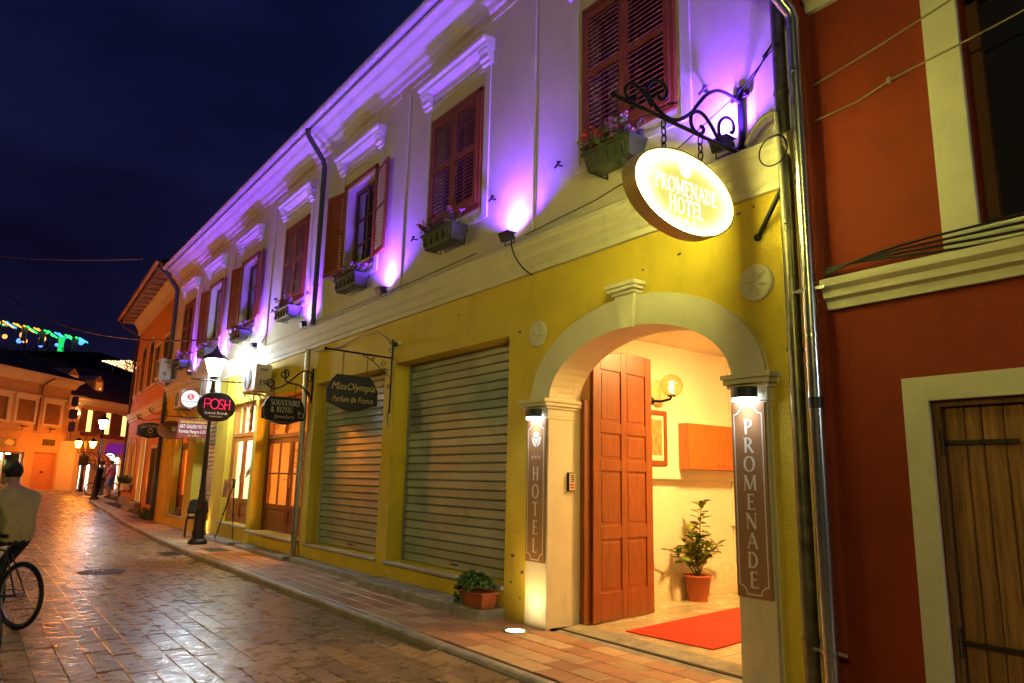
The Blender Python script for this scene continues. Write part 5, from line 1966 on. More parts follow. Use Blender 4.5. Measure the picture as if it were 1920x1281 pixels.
def lamp_post(name, loc, label, m_glass, H=4.3, s=1.0, parent=None):
    x, y, z = loc
    t = empty(name, loc, label, 'street lamp')
    mb = MB()
    mb.lathe([(.20, 0), (.20, .05), (.185, .08), (.15, .10), (.12, .16), (.135, .2), (.14, .24), (.12, .3), (.115, .62), (.10, .7), (.12, .73), (.115, .77), (.085, .82), (.105, .86), (.1, .9), (.075, 1.0), (.065, 1.12), (.075, 1.14), (.06, 1.18), (.055, 1.3)], loc, 20)
    mb.build('base', M_iron, t)
    mb = MB()
    mb.lathe([(.055, 1.3), (.042, 3.0), (.037, H - 1.0), (.06, H - .98), (.06, H - .93), (.045, H - .9), (.04, H - .74), (.075, H - .7), (.08, H - .66), (.03, H - .63)], loc, 16)
    mb.build('pole', M_iron, t)
    zb = z + H - .63
    mb = MB()
    n = 6
    for k in range(n):
        a = 2 * PI * k / n + .3
        mb.tube([(x + .105 * math.cos(a), y + .105 * math.sin(a), zb), (x + .235 * math.cos(a), y + .235 * math.sin(a), zb + .40)], .009, 5)
    mb.lathe([(.115, -.02), (.115, .015)], (x, y, zb), 6, smooth=False, ph=.3)
    mb.build('lantern_frame', M_iron, t)
    mb = MB()
    for k in range(n):
        a, b = 2 * PI * k / n + .3, 2 * PI * (k + 1) / n + .3
        q = MB()
        q.quad((x + .1 * math.cos(a), y + .1 * math.sin(a), zb + .01), (x + .1 * math.cos(b), y + .1 * math.sin(b), zb + .01), (x + .225 * math.cos(b), y + .225 * math.sin(b), zb + .39), (x + .225 * math.cos(a), y + .225 * math.sin(a), zb + .39))
        q.build('pane', m_glass, t)
    mb = MB()
    mb.lathe([(.265, .395), (.27, .41), (.2, .49), (.12, .55), (.09, .56), (.09, .58), (.06, .6), (.05, .64), (.02, .66), (.03, .69), (.001, .74)], (x, y, zb), 6, smooth=False, ph=.3)
    mb.build('lantern_roof', M_iron, t)
    return t


lamp_post('street_lamp', (-17.0, -.74, .1), 'dark cast-iron street lamp with white lantern in front of the hotel shops', M_lan)
lamp_post('street_lamp', (-38.9, -.02, .32), 'distant white street lamp at the pavement corner by the orange house', M_lanF, H=3.9)
M_lanW = mat('added warm lantern glass', (1, .9, .6), .4, emit=(1, .87, .17), estr=108)  # for lamps added outside the view as frontal warm light on the facade
lamp_post('street_lamp', (8.5, -.74, .1), 'white street lamp further along the pavement beyond the red house', M_lan)
lamp_post('added_warm_lamp', (1.5, -7.6, .0), 'added warm yellow lamp out of view, lighting the hotel arch', M_lanW, H=5.2)
lamp_post('added_warm_lamp', (-12.5, -8.2, .0), 'added warm yellow lamp out of view, lighting the shop shutters', M_lanW, H=5.2)
# double sodium lamp on the square
x, y, z = -50.2, .62, .4
t_ = empty('double_street_lamp', (x, y, z), 'black two-armed street lamp with orange lanterns on the square', 'street lamp')
mb = MB()
mb.lathe([(.2, 0), (.18, .1), (.12, .2), (.12, .7), (.09, .8), (.06, 1), (.05, 3.1), (.02, 3.3)], (x, y, z), 12)
mb.build('pole', M_iron, t_)
dv = Vector((.55, .83, 0)).normalized()
for s_ in (-1, 1):
    c = Vector((x, y, z + 2.6)) + dv * .42 * s_
    mb = MB()
    mb.tube(bez((x, y, z + 2.2), Vector((x, y, z + 2.2)) + dv * .3 * s_, c - Vector((0, 0, .35)), c - Vector((0, 0, .05))), .025, 6)
    mb.build('arm', M_iron, t_)
    mb = MB()
    mb.lathe([(.09, 0), (.2, .36)], c, 8)
    mb.build('lantern_glass', M_lanS, t_)
    mb = MB()
    mb.lathe([(.23, .36), (.2, .42), (.05, .55), (.001, .6)], c, 8)
    mb.build('lantern_roof', M_iron, t_)
mb = MB()
mb.box(x - .05, x + .05, y - .25, y + .25, z + 1.55, z + 2.1)
mb.build('notice_plate', M_dark, t_)
# added sodium lamps out of view, lighting the orange house and the square
for k, (x, y) in enumerate(((-37.5, -7.4), (-52.5, 7.2), (-28.5, -7.2))):
    z = gz(x)
    t_ = lamp_post('added_sodium_lamp', (x, y, z), ('added orange lamp out of view across the street', 'added orange lamp hidden behind the orange house, lighting the cafe house', 'added orange lamp out of view, lighting the orange house')[k], M_lanS2, H=4.6)

# ------------------------------------------------------------------ things on the pavement
t_ = empty('ground_light', (-6.11, -.32, .1), 'bright round light let into the tiles beside the arch', 'ground light')
mb = MB()
mb.lathe([(.13, .0), (.13, .006), (.1, .01), (.095, .004)], (-6.11, -.32, .1), 24)
mb.build('ring', M_metal, t_)
mb = MB()
mb.lathe([(.095, .005), (.0005, .006)], (-6.11, -.32, .1), 20)
mb.build('lens', mat('warm ground lens', (1, .9, .7), .3, emit=(1, .72, .36), estr=14), t_)
light('lamp_light', 'SPOT', (-6.11, -.30, .14), 9, (1, .62, .2), t_, aim=(-6.11, .0, .75), size=.05, spot=1.5, blend=.9)
t_ = empty('ground_light', (-19.55, -.3, .1), 'small ground light glowing on the wall behind the black chair', 'ground light')
mb = MB()
mb.lathe([(.1, .0), (.1, .006), (.001, .008)], (-19.3, -.2, .105), 16)
mb.build('lens', MATS['warm ground lens'], t_)
light('lamp_light', 'SPOT', (-19.3, -.2, .14), 7, (1, .85, .45), t_, aim=(-19.3, 0, .6), size=.04, spot=1.6, blend=.9)

# planter on the step
px, py, pz = -6.95, -.2, .2
t_ = empty('terracotta_planter', (px, py, pz), 'small terracotta trough of green succulents on the step by the arch', 'planter')
mb = MB()
mb.prism([(px - .19, py - .09, pz), (px + .19, py - .09, pz), (px + .19, py + .09, pz), (px - .19, py + .09, pz)], (0, 0, .17))
mb.v = [(px + (a - px) * (1 + .15 * (c - pz) / .17), py + (b - py) * (1 + .15 * (c - pz) / .17), c) for a, b, c in mb.v]
mb.box(px - .235, px + .235, py - .125, py + .125, pz + .15, pz + .18)
mb.build('trough', M_terra, t_, bev=.008)
mb = MB()
rp = random.Random(5)
for k in range(230):
    a = rp.uniform(0, 6.28)
    r_ = rp.random() ** .6
    c = Vector((px - .05 + .27 * r_ * math.cos(a), py - .03 + .19 * r_ * math.sin(a), pz + .19 + .16 * math.sqrt(max(0, 1 - r_ * r_)) * rp.uniform(.5, 1.1)))
    if c.x < px - .2: c.z -= rp.uniform(0, .22)
    for j in range(9):
        d = Vector((rp.gauss(0, 1), rp.gauss(0, 1), rp.gauss(.35, .8))).normalized() * rp.uniform(.026, .05)
        n_ = d.orthogonal().normalized()
        n_.rotate(Matrix.Rotation(rp.uniform(0, 6.28), 3, d.normalized()))
        n_ *= d.length * .36
        mb.add([c, c + d * .55 + n_, c + d, c + d * .55 - n_], [(0, 1, 2, 3)])
mb.build('foliage', mat('fresh succulent green', (.10, .2, .045), .6, var=.4, vscale=20, island=.35), t_, kind='stuff')

# stray weeds by the wall at the orange house
mb = MB()
for k in range(90):
    c = Vector((-26.1 + rp.gauss(0, .25), -.12 + rp.gauss(0, .06), .12))
    d = Vector((rp.gauss(0, .5), rp.gauss(0, .4), 1)).normalized() * rp.uniform(.15, .45)
    n_ = d.orthogonal().normalized() * .025
    mb.add([c - n_, c + d * .5 + n_ * 1.4, c + d, c + d * .5 - n_], [(0, 1, 2, 3)])
mb.build('weed_clump', M_leafB, label='dark green weeds at the foot of the corner downpipe', cat='weeds')

# chair
def chair(cx, cy_, cz_, rz):
    t = empty('chair', (cx, cy_, cz_), 'black stacking chair on the pavement behind the lamp post', 'chair')
    t.rotation_euler = (0, 0, rz)
    def P(a, b, c): return Matrix.Translation((cx, cy_, cz_)) @ Matrix.Rotation(rz, 4, 'Z') @ Vector((a, b, c))
    for s_ in (-1, 1):
        mb = MB()
        mb.tube([P(.24, s_ * .23, 0), P(.2, s_ * .21, .43), P(.02, s_ * .21, .44)], .012, 6)
        mb.build('leg', M_black, t)
        mb = MB()
        mb.tube([P(-.24, s_ * .23, 0), P(-.16, s_ * .21, .42), P(-.19, s_ * .2, .46), P(-.26, s_ * .19, .62)], .012, 6)
        mb.build('leg', M_black, t)
    mb = MB()
    f = [P(a, b, c) for a, b, c in ((-.2, -.22, .44), (.22, -.22, .455), (.24, 0, .445), (.22, .22, .455), (-.2, .22, .44))]
    mb.prism(f, (0, 0, .045))
    mb.build('seat', mat('black upholstery', (.02, .02, .024), .7), t, bev=.015, seg=2)
    mb = MB()
    prof = [(-.22, .56), (-.235, .62), (-.20, .86), (-.14, .90), (.14, .90), (.20, .86), (.235, .62), (.22, .56)]
    mb.prism([P(-.245 - (c - .56) * .18, b, c) for b, c in prof], P(.035, 0, 0) - P(0, 0, 0))
    mb.build('backrest', MATS['black upholstery'], t, bev=.012, seg=2)
    return t


chair(-18.75, -.38, .1, PI * .94)

# easel tripod with a canvas in front of the frame shop
px, py, pz = -17.25, -.14, .165
t_ = empty('tripod_easel', (px, py, pz), 'slim black tripod easel in front of the frame shop door', 'easel')
top = Vector((px + .12, py + .1, pz + 1.25))
for k, (a, b) in enumerate(((-.28, -.1), (-.08, -.16), (.28, .12))):
    foot = Vector((px + a, py + b, pz if b < .1 else pz))
    mb = MB()
    mb.tube([foot, foot.lerp(top, .45)], .011, 6)
    mb.tube([foot.lerp(top, .42), top], .016, 6)
    mb.ball(foot.lerp(top, .43), .022, 8)
    mb.build('leg', M_black, t_)
mb = MB()
mb.lathe([(.03, -.12), (.03, .04), (.015, .08)], top, 10)
mb.box(top.x - .16, top.x + .05, top.y - .02, top.y + .02, top.z + .05, top.z + .08)
mb.build('head', M_black, t_)
mb = MB()
mb.obox((px - .06, py - .02, pz + 1.12), (.012, 0, 0), (0, .06, 0), (.05, 0, .2))
mb.build('leaflet', mat('pale print', (.6, .45, .4), .6, var=.3, vscale=20), label='pale leaflet clipped to the tripod easel', cat='leaflet')

# ------------------------------------------------------------------ red house on the right
rh = empty('red_house', (0, 0, 0), 'dark red house with cream window surrounds beyond the drainpipes', 'building')
RX0, RX1 = -2.9, 3.5
RD = (-2.10, -1.0, .33, 2.17)
RW = (-1.70, -.65, 3.26, 5.0)
mb = MB()
wall_sheet(mb, RX0, RX1, 0, 7.6, .0, [RD, RW], .2, back=False)
mb.quad((RX0, 0, 0), (RX0, 0, 7.6), (RX0, 8, 7.6), (RX0, 8, 0))
mb.quad((RX1, 0, 7.6), (RX1, 0, 0), (RX1, 8, 0), (RX1, 8, 7.6))
mb.build('wall', M_red, rh)
M_rtrim = mat('dull cream trim', (.62, .58, .44), .8, var=.1, vscale=3, bump=.2, bscale=50, stain=.25)
mb = MB()
mb.sweep_x([(.01, 2.89), (-.04, 2.89), (-.05, 2.95), (-.085, 2.97), (-.09, 3.02), (-.125, 3.05), (-.13, 3.10), (-.02, 3.14), (.01, 3.14)], -2.74, RX1)
mb.build('string_course', M_rtrim, rh)
mb = MB()
mb.sweep_x([(.01, 5.36), (-.05, 5.36), (-.06, 5.44), (-.12, 5.48), (-.13, 5.55), (-.24, 5.62), (-.25, 5.7), (.01, 5.72)], -2.76, RX1)
mb.build('eave_moulding', M_rtrim, rh)
for (a, b, c, d), wd in ((RD, .16), (RW, .22)):
    lo = .1 if c < 1 else 3.142
    mb = MB()
    mb.box(a - wd, a, -.03, .01, lo, d + wd)
    mb.box(b, b + wd, -.03, .01, lo, d + wd)
    mb.box(a, b, -.029, .01, d, d + wd)
    mb.box(a, b, -.029, .01, lo, c)
    mb.build('window_surround', M_rtrim, rh, bev=.003)
mb = MB()
for (a, b, c, d) in ((RW[0], RW[0] + .07, RW[2], RW[3]), (RW[1] - .07, RW[1], RW[2], RW[3]), (-1.2, -1.13, RW[2], RW[3]), (RW[0], RW[1], RW[2], RW[2] + .08), (RW[0], RW[1], RW[3] - .08, RW[3])): mb.box(a, b, .14, .19, c, d)
sh = mb.build('window_sash', M_panefr, rh)
mb = MB()
mb.quad((RW[0], .17, RW[2]), (RW[1], .17, RW[2]), (RW[1], .17, RW[3]), (RW[0], .17, RW[3]))
mb.build('pane', M_glass, sh)
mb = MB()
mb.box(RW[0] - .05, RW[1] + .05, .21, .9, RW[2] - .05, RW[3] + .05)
mb.build('dark_backing', M_dark, sh)  # room darkness put in as a near-black box behind the glass
# plank shutter, board by board
mb = MB()
mb.box(RD[0], RD[1], .10, .2, RD[2], RD[3])
ps = mb.build('shutter', M_plank, rh)
mb = MB()
for (a, b, c, d) in ((RD[0], RD[0] + .045, RD[2], RD[3]), (RD[0] + .045, RD[1], RD[3] - .04, RD[3])): mb.box(a, b, .02, .1, c, d)
mb.build('shutter_frame', M_plank, rh, bev=.004)
xx = RD[0] + .05
while xx < RD[1] - .02:
    wd = min(R.uniform(.095, .125), RD[1] - xx)
    q = MB()
    q.box(xx + .003, xx + wd - .003, .055 + R.uniform(0, .008), .101, RD[2] + R.uniform(.0, .02), RD[3] - .045)
    q.build('plank', M_plank, ps, bev=.005)
    xx += wd
for zz in (.68, 1.9):
    mb = MB()
    mb.box(RD[0] + .03, RD[0] + .46, .038, .052, zz - .014, zz + .014)
    mb.lathe([(.016, -.09), (.016, .09)], (RD[0] + .035, .035, zz), 10)
    for k in range(3): mb.ball((RD[0] + .1 + .15 * k, .036, zz), .011, 6)
    mb.build('strap_hinge', mat('rusty hinge', (.05, .03, .02), .6, metal=.5), ps)
# loose cables on the red house
for k, (p, lab) in enumerate((([(-2.74, -.03, 4.72), (-2.2, -.035, 4.80), (-1.5, -.04, 4.93), (-.4, -.04, 5.05)], 'thin pale cable stapled across the red wall under the eave'),
                              ([(-2.75, -.03, 4.42), (-2.4, -.04, 4.43), (-2.15, -.03, 4.50), (-1.5, -.04, 4.56), (-.4, -.04, 4.7)], 'thin pale cable across the red wall below the other one'))):
    mb = MB()
    mb.tube(p, .007, 5)
    if k: mb.ball((-2.17, -.03, 4.5), .02, 6, (1, 1, 1.6))
    mb.build('wall_cable', mat('dirty cable', (.30, .22, .12), .7), label=lab, cat='cable')
mb = MB()
for k in range(4):
    mb.tube(bez((-2.72, -.06 - .01 * k, 3.2 - .02 * k), (-2.2, -.1, 3.2 + .03 * k), (-1.8, -.1 + .01 * k, 3.05 + .06 * k), (-.6, -.09, 3.1 + .05 * k)), .009, 5)
mb.build('cable_bundle', M_black, label='black cable bundle slung along the ledge of the red house', cat='cable')

# ------------------------------------------------------------------ cables on and over the hotel
def wire(name, p, r_, lab, m_=None, sag=0.0):
    a, b = Vector(p[0]), Vector(p[-1])
    if len(p) == 2: p = [a.lerp(b, k / 16) - Vector((0, 0, sag * 4 * (k / 16) * (1 - k / 16))) for k in range(17)]
    mb = MB()
    mb.tube(p, r_, 6)
    mb.build(name, m_ or M_black, label=lab, cat='cable')


wire('corner_cable', bez((-3.3, -.14, 4.40), (-3.2, -.25, 4.42), (-3.1, -.16, 4.62), (-3.0, -.16, 4.55)) + bez((-3.0, -.16, 4.55), (-2.98, -.17, 4.3), (-2.97, -.18, 4.2), (-2.96, -.17, 3.6))[1:], .018, 'thick pale cable bending down beside the corner downpipe', mat('beige cable', (.45, .42, .3), .6))
wire('cable_loop', spiral((-3.02, -.2, 4.22), .12, .13, 0, 1.2, (1, 0, 0), ZU), .006, 'thin loose black cable loop near the corner downpipe')
wire('tie_cable', [(-3.36, -.03, 4.95), (-3.15, -.1, 5.08), (-3.02, -.12, 5.2), (-3.1, -.15, 5.1)], .008, 'tangled black cable tied to the corner pipe above the sign bracket')
wire('stay_wire', [(-3.02, -.12, 5.15), (-3.4, -.09, 4.92), (-4.1, -.08, 4.66), (-5.2, -.06, 4.52), (-6.4, -.06, 4.46)], .006, 'thin black wire running down from the corner to the floodlight')
t_ = empty('pole_stub', (-3.2, -.05, 3.6), 'short dark rod slanting from the yellow wall to the corner pipe', 'rod')
mb = MB()
mb.tube([(-3.32, .0, 3.62), (-3.0, -.13, 3.92)], .02, 8)
mb.build('rod', M_black, t_)
mb = MB()
mb.lathe([(.035, 0), (.03, .02)], (-3.32, .0, 3.62), 10, axis=(0, -1, 0))
mb.build('flange', M_black, t_)
wire('ledge_cable', [(-9.75, -.03, 3.62), (-9.85, -.05, 3.72), (-10.2, -.07, 3.88), (-10.8, -.06, 3.9), (-11.5, -.06, 3.82), (-12.2, -.06, 3.84), (-12.8, -.06, 3.9), (-12.98, -.06, 3.96)], .010, 'loose cable along the ledge above the perfume plaque', mat('dirty cable'  , (.3, .22, .12)))
wire('overhead_cable', [(-13.1, -.1, 4.46), (-9, -.08, 4.45), (-7.4, -.09, 4.47)], .007, 'thin black cable lying along the top of the string course')
wire('overhead_wire', [(-62, -13, 17.5), (-29.5, -.6, 9.6)], .016, 'thin pale wire crossing the night sky to the roof corner', mat('pale wire', (.35, .33, .35), .5), sag=.9)
wire('street_cable', [(-40, -4.5, 9.6), (-17.6, -.6, 4.75)], .022, 'dark cable slung across the street to the lantern', None, sag=.7)
wire('square_cable', [(-50.6, -4.6, 4.1), (-57.4, 1.4, 3.55)], .03, 'dark cable stretched along the front of the corner house', None, sag=.2)
# ------------------------------------------------------------------ houses round the square
class Frame:
    """local frame of a facade: u along the wall, n out of it"""
    def __init__(s, o, d):
        s.o = Vector((o[0], o[1], 0))
        s.u = Vector((d[0], d[1], 0)).normalized()
        s.n = Vector((s.u.y, -s.u.x, 0))

    def P(s, u, z, k=0.0): return s.o + s.u * u + s.n * k + Vector((0, 0, z))

    def box(s, mb, u0, u1, z0, z1, k0, k1):
        mb.obox(s.P((u0 + u1) / 2, (z0 + z1) / 2, (k0 + k1) / 2), s.u * (u1 - u0) / 2, s.n * (k1 - k0) / 2, Vector((0, 0, (z1 - z0) / 2)))

    def sheet(s, mb, u0, u1, z0, z1, ops, depth=.25):
        us_ = sorted({u0, u1, *[o[0] for o in ops], *[o[1] for o in ops]})
        zs_ = sorted({z0, z1, *[o[2] for o in ops], *[o[3] for o in ops]})
        for a, b in zip(us_, us_[1:]):
            for c, d in zip(zs_, zs_[1:]):
                if any(o[0] < (a + b) / 2 < o[1] and o[2] < (c + d) / 2 < o[3] for o in ops): continue
                mb.quad(s.P(a, c), s.P(b, c), s.P(b, d), s.P(a, d))
        for (a, b, c, d) in ops:
            mb.quad(s.P(a, c), s.P(a, d), s.P(a, d, -depth), s.P(a, c, -depth))
            mb.quad(s.P(b, c), s.P(b, d), s.P(b, d, -depth), s.P(b, c, -depth))
            mb.quad(s.P(a, d), s.P(b, d), s.P(b, d, -depth), s.P(a, d, -depth))
            mb.quad(s.P(a, c), s.P(b, c), s.P(b, c, -depth), s.P(a, c, -depth))

    def poly(s, mb, pts, k0, k1):
        """prism of an outline of (u,z) between depths k0 and k1"""
        mb.prism([s.P(u, z, k0) for u, z in pts], s.n * (k1 - k0))


def archpts(u0, u1, z0, z1, n=12):
    """outline of a round-headed opening"""
    r_ = (u1 - u0) / 2
    return [(u0, z0), (u1, z0)] + [((u0 + u1) / 2 + r_ * math.cos(PI * k / n), z1 - r_ + r_ * math.sin(PI * k / n)) for k in range(n + 1)]


M_or = mat('orange stucco', (.64, .25, .022), .85, var=.1, vscale=1.2, bump=.2, bscale=50, stain=.2)
M_ocre = mat('ochre stucco', (.60, .36, .15), .85, var=.1, vscale=1, bump=.2, bscale=30, stain=.25)
M_otrim = mat('far trim', (.68, .58, .42), .8, var=.06)
M_dgreen = mat('dark shutter', (.014, .01, .008), .6, var=.2)
M_dkwood = mat('dark far wood', (.22, .09, .035), .6, var=.25)

# --- orange house next to the hotel
F = Frame((-25.6, .14), (-1, .05))
F.n = Vector((F.u.y, -F.u.x, 0)) * -1 if (Vector((F.u.y, -F.u.x, 0)).y > 0) else Vector((F.u.y, -F.u.x, 0))
oh = empty('orange_house', (-31, .4, .2), 'orange house with arched upper windows next to the hotel', 'building')
OL = 10.8
ops = [(5.35, 6.45, 4.95, 6.9), (7.55, 8.55, 4.95, 6.9), (3.7, 4.9, 4.95, 6.4), (1.3, 2.8, 4.95, 6.45), (9.3, 9.95, 4.95, 6.3),
       (9.2, 10.3, .9, 3.0), (7.2, 8.3, 1.15, 2.85), (4.5, 5.75, .5, 2.9), (1.55, 2.95, .5, 2.45)]
mb = MB()
F.sheet(mb, 0, OL, 0, 8.5, ops, .2)
mb.quad(F.P(OL, 0), F.P(OL, 8.5), F.P(OL, 8.5, -8), F.P(OL, 0, -8))
mb.quad(F.P(0, 0), F.P(0, 8.5), F.P(0, 8.5, -8), F.P(0, 0, -8))
mb.build('wall', M_or, oh)
for k, (a, b, c, d) in enumerate(ops):
    arch_ = k in (0, 1, 5, 6)
    fr = MB()
    wd = .12
    if arch_:
        r_ = (b - a) / 2
        out = archpts(a - wd, b + wd, c, d + wd, 14)
        inn = archpts(a, b, c, d, 14)
        n = len(out)
        for i in range(1, n):
            j = (i + 1) % n
            fr.add([F.P(*out[i], .03), F.P(*out[j], .03), F.P(*inn[j], .03), F.P(*inn[i], .03), F.P(*out[i], 0), F.P(*out[j], 0)], [(0, 1, 2, 3), (0, 4, 5, 1)])
        # spandrels close the square opening above the arch
        for i in range(2, n - 1):
            p, q = inn[i], inn[i + 1]
            fr.quad(F.P(p[0], p[1], -.02), F.P(q[0], q[1], -.02), F.P(q[0], d + .01, -.02), F.P(p[0], d + .01, -.02))
    else:
        for (p, q, r_, s_) in ((a - wd, a, c, d + wd), (b, b + wd, c, d + wd), (a, b, d, d + wd)): F.box(fr, p, q, r_, s_, -.005, .03)
    wn = fr.build('window_surround', M_otrim, oh)
    q = MB()
    if k < 5:
        F.box(q, a, b, c, d, -.12, -.06)
        nsl = int((d - c) / .12)
        for i in range(nsl): F.box(q, a + .05, b - .05, c + .05 + i * .12, c + .12 + i * .12, -.065, -.045)
        q.build('shutter', M_dgreen, wn)
        s2 = MB()
        F.box(s2, a - .15, b + .15, c - .12, c - .02, 0, .08)
        s2.build('sill', M_otrim, wn)
    elif k == 8:
        F.box(q, a, b, c, d, -.15, -.1)
        F.box(q, a + .2, b - .2, c + .1, d - .6, -.1, -.08)
        q.build('door', MATS['dark pipe'], wn)
    else:
        F.box(q, a, b, c, d, -.16, -.12)
        q.build('lit_pane', mat('pale lit shop glass', (.5, .5, .4), .3, emit=(.9, .85, .5), estr=.35), wn)
        s2 = MB()
        F.box(s2, a - .12, b + .12, c - .1, c, 0, .12)
        s2.build('sill', M_marble, wn)
mb = MB()
pr = [(0, 3.75), (.05, 3.75), (.06, 3.85), (.12, 3.9), (.13, 4.0), (.18, 4.05), (.18, 4.1), (0, 4.15)]
mb.prism([F.P(-.05, z, k) for k, z in pr], F.u * (OL + .15))
mb.build('string_course', M_otrim, oh)
mb = MB()
pr = [(0, 7.85), (.06, 7.85), (.10, 8.1), (.28, 8.38), (.3, 8.46), (0, 8.46)]
mb.prism([F.P(-.02, z, k) for k, z in pr], F.u * (OL + .3))
mb.build('frieze', M_otrim, oh)
mb = MB()
mb.prism([F.P(-.1, z, k) for k, z in ((-.1, 8.47), (.75, 8.42), (.78, 8.52), (-.1, 8.6))], F.u * (OL + .8))
for k in range(13): F.box(mb, .1 + k * .88, .22 + k * .88, 8.40, 8.475, .05, .72)
mb.build('eave', M_dkwood, oh)
mb = MB()
gp = [(.86 + .085 * math.cos(a), 8.60 + .085 * math.sin(a)) for a in [PI + PI * k / 8 for k in range(9)]] + [(.86 + .075 * math.cos(a), 8.605 + .075 * math.sin(a)) for a in [2 * PI - PI * k / 8 for k in range(9)]]
mb.prism([F.P(-.1, z, k) for k, z in gp], F.u * (OL + .85))
mb.build('gutter', mat('copper gutter', (.35, .15, .07), .5, metal=.4), oh)
mb = MB()
mb.tube([F.P(OL + .5, 8.55, .85), F.P(OL + .3, 8.2, .7), F.P(OL + .1, 7.9, .15), F.P(OL - .05, 7.6, .08), F.P(OL - .05, .4, .08)], .05, 8)
mb.build('downpipe', MATS['dark pipe'], oh)
mb = MB()
mb.tube([F.P(.15, .1, .1), F.P(.15, 7.7, .1), F.P(.2, 8.0, .3), F.P(.3, 8.45, .8)], .055, 8)
mb.build('downpipe', MATS['dark pipe'], oh)
mb = MB()
mb.add([F.P(-.1, 8.62, .8), F.P(OL + .7, 8.62, .8), F.P(OL * .7, 10.4, -3.2), F.P(OL * .3, 10.4, -3.2), F.P(OL + .7, 8.62, -8), F.P(-.1, 8.62, -8)], [(0, 1, 2, 3), (1, 4, 2), (4, 5, 3, 2), (5, 0, 3)])
mb.build('roof', M_roof, oh)
mb = MB()
F.box(mb, 6.3, 10.6, 0, .55, -.02, .1)
F.box(mb, 3.9, 6.1, .1, .32, .0, .45)
F.box(mb, 4.1, 5.9, .3, .5, .0, .25)
mb.build('plinth', M_conc, oh, bev=.02)
light('lamp_light', 'SPOT', F.P(5.95, .62, .3), 26, (1, .55, .12), oh, aim=F.P(5.95, 2.5, .0), size=.05, spot=1.2, blend=.9)
light('lamp_light', 'SPOT', F.P(3.3, .62, .3), 18, (1, .5, .1), oh, aim=F.P(3.3, 2.5, .0), size=.05, spot=1.2, blend=.9)
t_ = empty('sill_planter', F.P(8.1, 1.0, .1), 'white box of green plants on the sill of the orange house', 'planter')
mb = MB()
F.box(mb, 7.3, 8.5, .9, 1.14, .05, .3)
mb.build('trough', M_white, t_, bev=.01)
mb = MB()
for k in range(150):
    c = F.P(rp.uniform(7.25, 8.9), 1.14, rp.uniform(.08, .3))
    d = Vector((rp.gauss(0, .6), rp.gauss(0, .6), 1)).normalized() * rp.uniform(.1, .42)
    n_ = d.orthogonal().normalized() * .04
    mb.add([c - n_ * .3, c + d * .6 + n_, c + d, c + d * .6 - n_], [(0, 1, 2, 3)])
mb.build('foliage', M_leafB, t_, kind='stuff')

# --- corner house facing down the street
F = Frame((-49.68, -3.31), (-.77, .64))
F.n = Vector((.64, .77, 0)) if Vector((.64, .77, 0)).dot(Vector((50, -2, 0))) > 0 else -Vector((.64, .77, 0))
F.n.normalize()
lh = empty('corner_house', (-52, -1.5, .4), 'two-storey ochre house with brown shutters at the end of the street', 'building')
U0, U1 = -12, 4.85
wops = [(-1.5, -.35, 4.4, 5.65), (.4, 1.8, 4.42, 5.65), (2.7, 4.1, 4.40, 5.62), (-6.5, -5.2, 4.4, 5.65), (-4.2, -2.9, 4.4, 5.65)]
shop = (-3.4, 1.55, .55, 2.62)
dor = (2.35, 4.35, .45, 2.66)
mb = MB()
F.sheet(mb, U0, U1, 0, 7.2, wops + [shop, dor], .3)
mb.quad(F.P(U1, 0), F.P(U1, 7.2), F.P(U1, 7.2, -9), F.P(U1, 0, -9))
mb.quad(F.P(U0, 0), F.P(U0, 7.2), F.P(U0, 7.2, -9), F.P(U0, 0, -9))
mb.build('wall', M_ocre, lh)
for (a, b, c, d) in wops:
    mb = MB()
    for (p, q, r_, s_) in ((a - .22, a, c - .05, d + .25), (b, b + .22, c - .05, d + .25), (a, b, d, d + .25), (a - .25, b + .25, c - .14, c - .04)): F.box(mb, p, q, r_, s_, -.01, .05)
    F.box(mb, a - .32, b + .32, d + .25, d + .36, -.01, .14)
    wn = mb.build('window_surround', M_otrim, lh)
    mb = MB()
    F.box(mb, a, (a + b) / 2 - .01, c, d, -.1, -.05)
    F.box(mb, (a + b) / 2 + .01, b, c, d, -.1, -.05)
    for i in range(10): F.box(mb, a + .06, b - .06, c + .08 + i * .115, c + .15 + i * .115, -.051, -.03)
    mb.build('shutter', M_dkwood, wn)
mb = MB()
pr = [(0, 3.62), (.06, 3.62), (.08, 3.72), (.1, 3.8), (0, 3.82)]
mb.prism([F.P(U0, z, k) for k, z in pr], F.u * (U1 - U0))
mb.build('string_course', M_ocre, lh)
mb = MB()
pr = [(0, 6.7), (.1, 6.75), (.3, 7.0), (.6, 7.12), (.62, 7.25), (0, 7.3)]
mb.prism([F.P(U0, z, k) for k, z in pr], F.u * (U1 - U0 + .3))
mb.build('eave_cornice', M_otrim, lh)
mb = MB()
mb.add([F.P(U0, 7.28, .65), F.P(U1 + .45, 7.28, .65), F.P(U1 - 3.5, 9.4, -4.2), F.P(U0, 9.6, -4.2), F.P(U1 + .45, 7.28, -9), F.P(U0, 7.28, -9)], [(0, 1, 2, 3), (1, 4, 2), (4, 5, 3, 2)])
mb.build('roof', M_roof, lh)
mb = MB()
mb.tube([F.P(2.4, 7.1, .6), F.P(2.25, 6.85, .3), F.P(2.12, 6.6, .1), F.P(2.05, 3.9, .1)], .055, 8)
mb.build('downpipe', M_dkwood, lh)
for uu in (.9, 3.3):
    mb = MB()
    mb.tube([F.P(uu, 3.85, .05), F.P(uu, 4.05, .15), F.P(uu, 4.1, .2)], .02, 6)
    F.box(mb, uu - .2, uu + .2, 4.06, 4.12, .12, .3)
    mb.build('wall_spotlight', M_black, lh)
mb = MB()
F.box(mb, dor[0], dor[1], dor[2], dor[3], -.28, -.22)
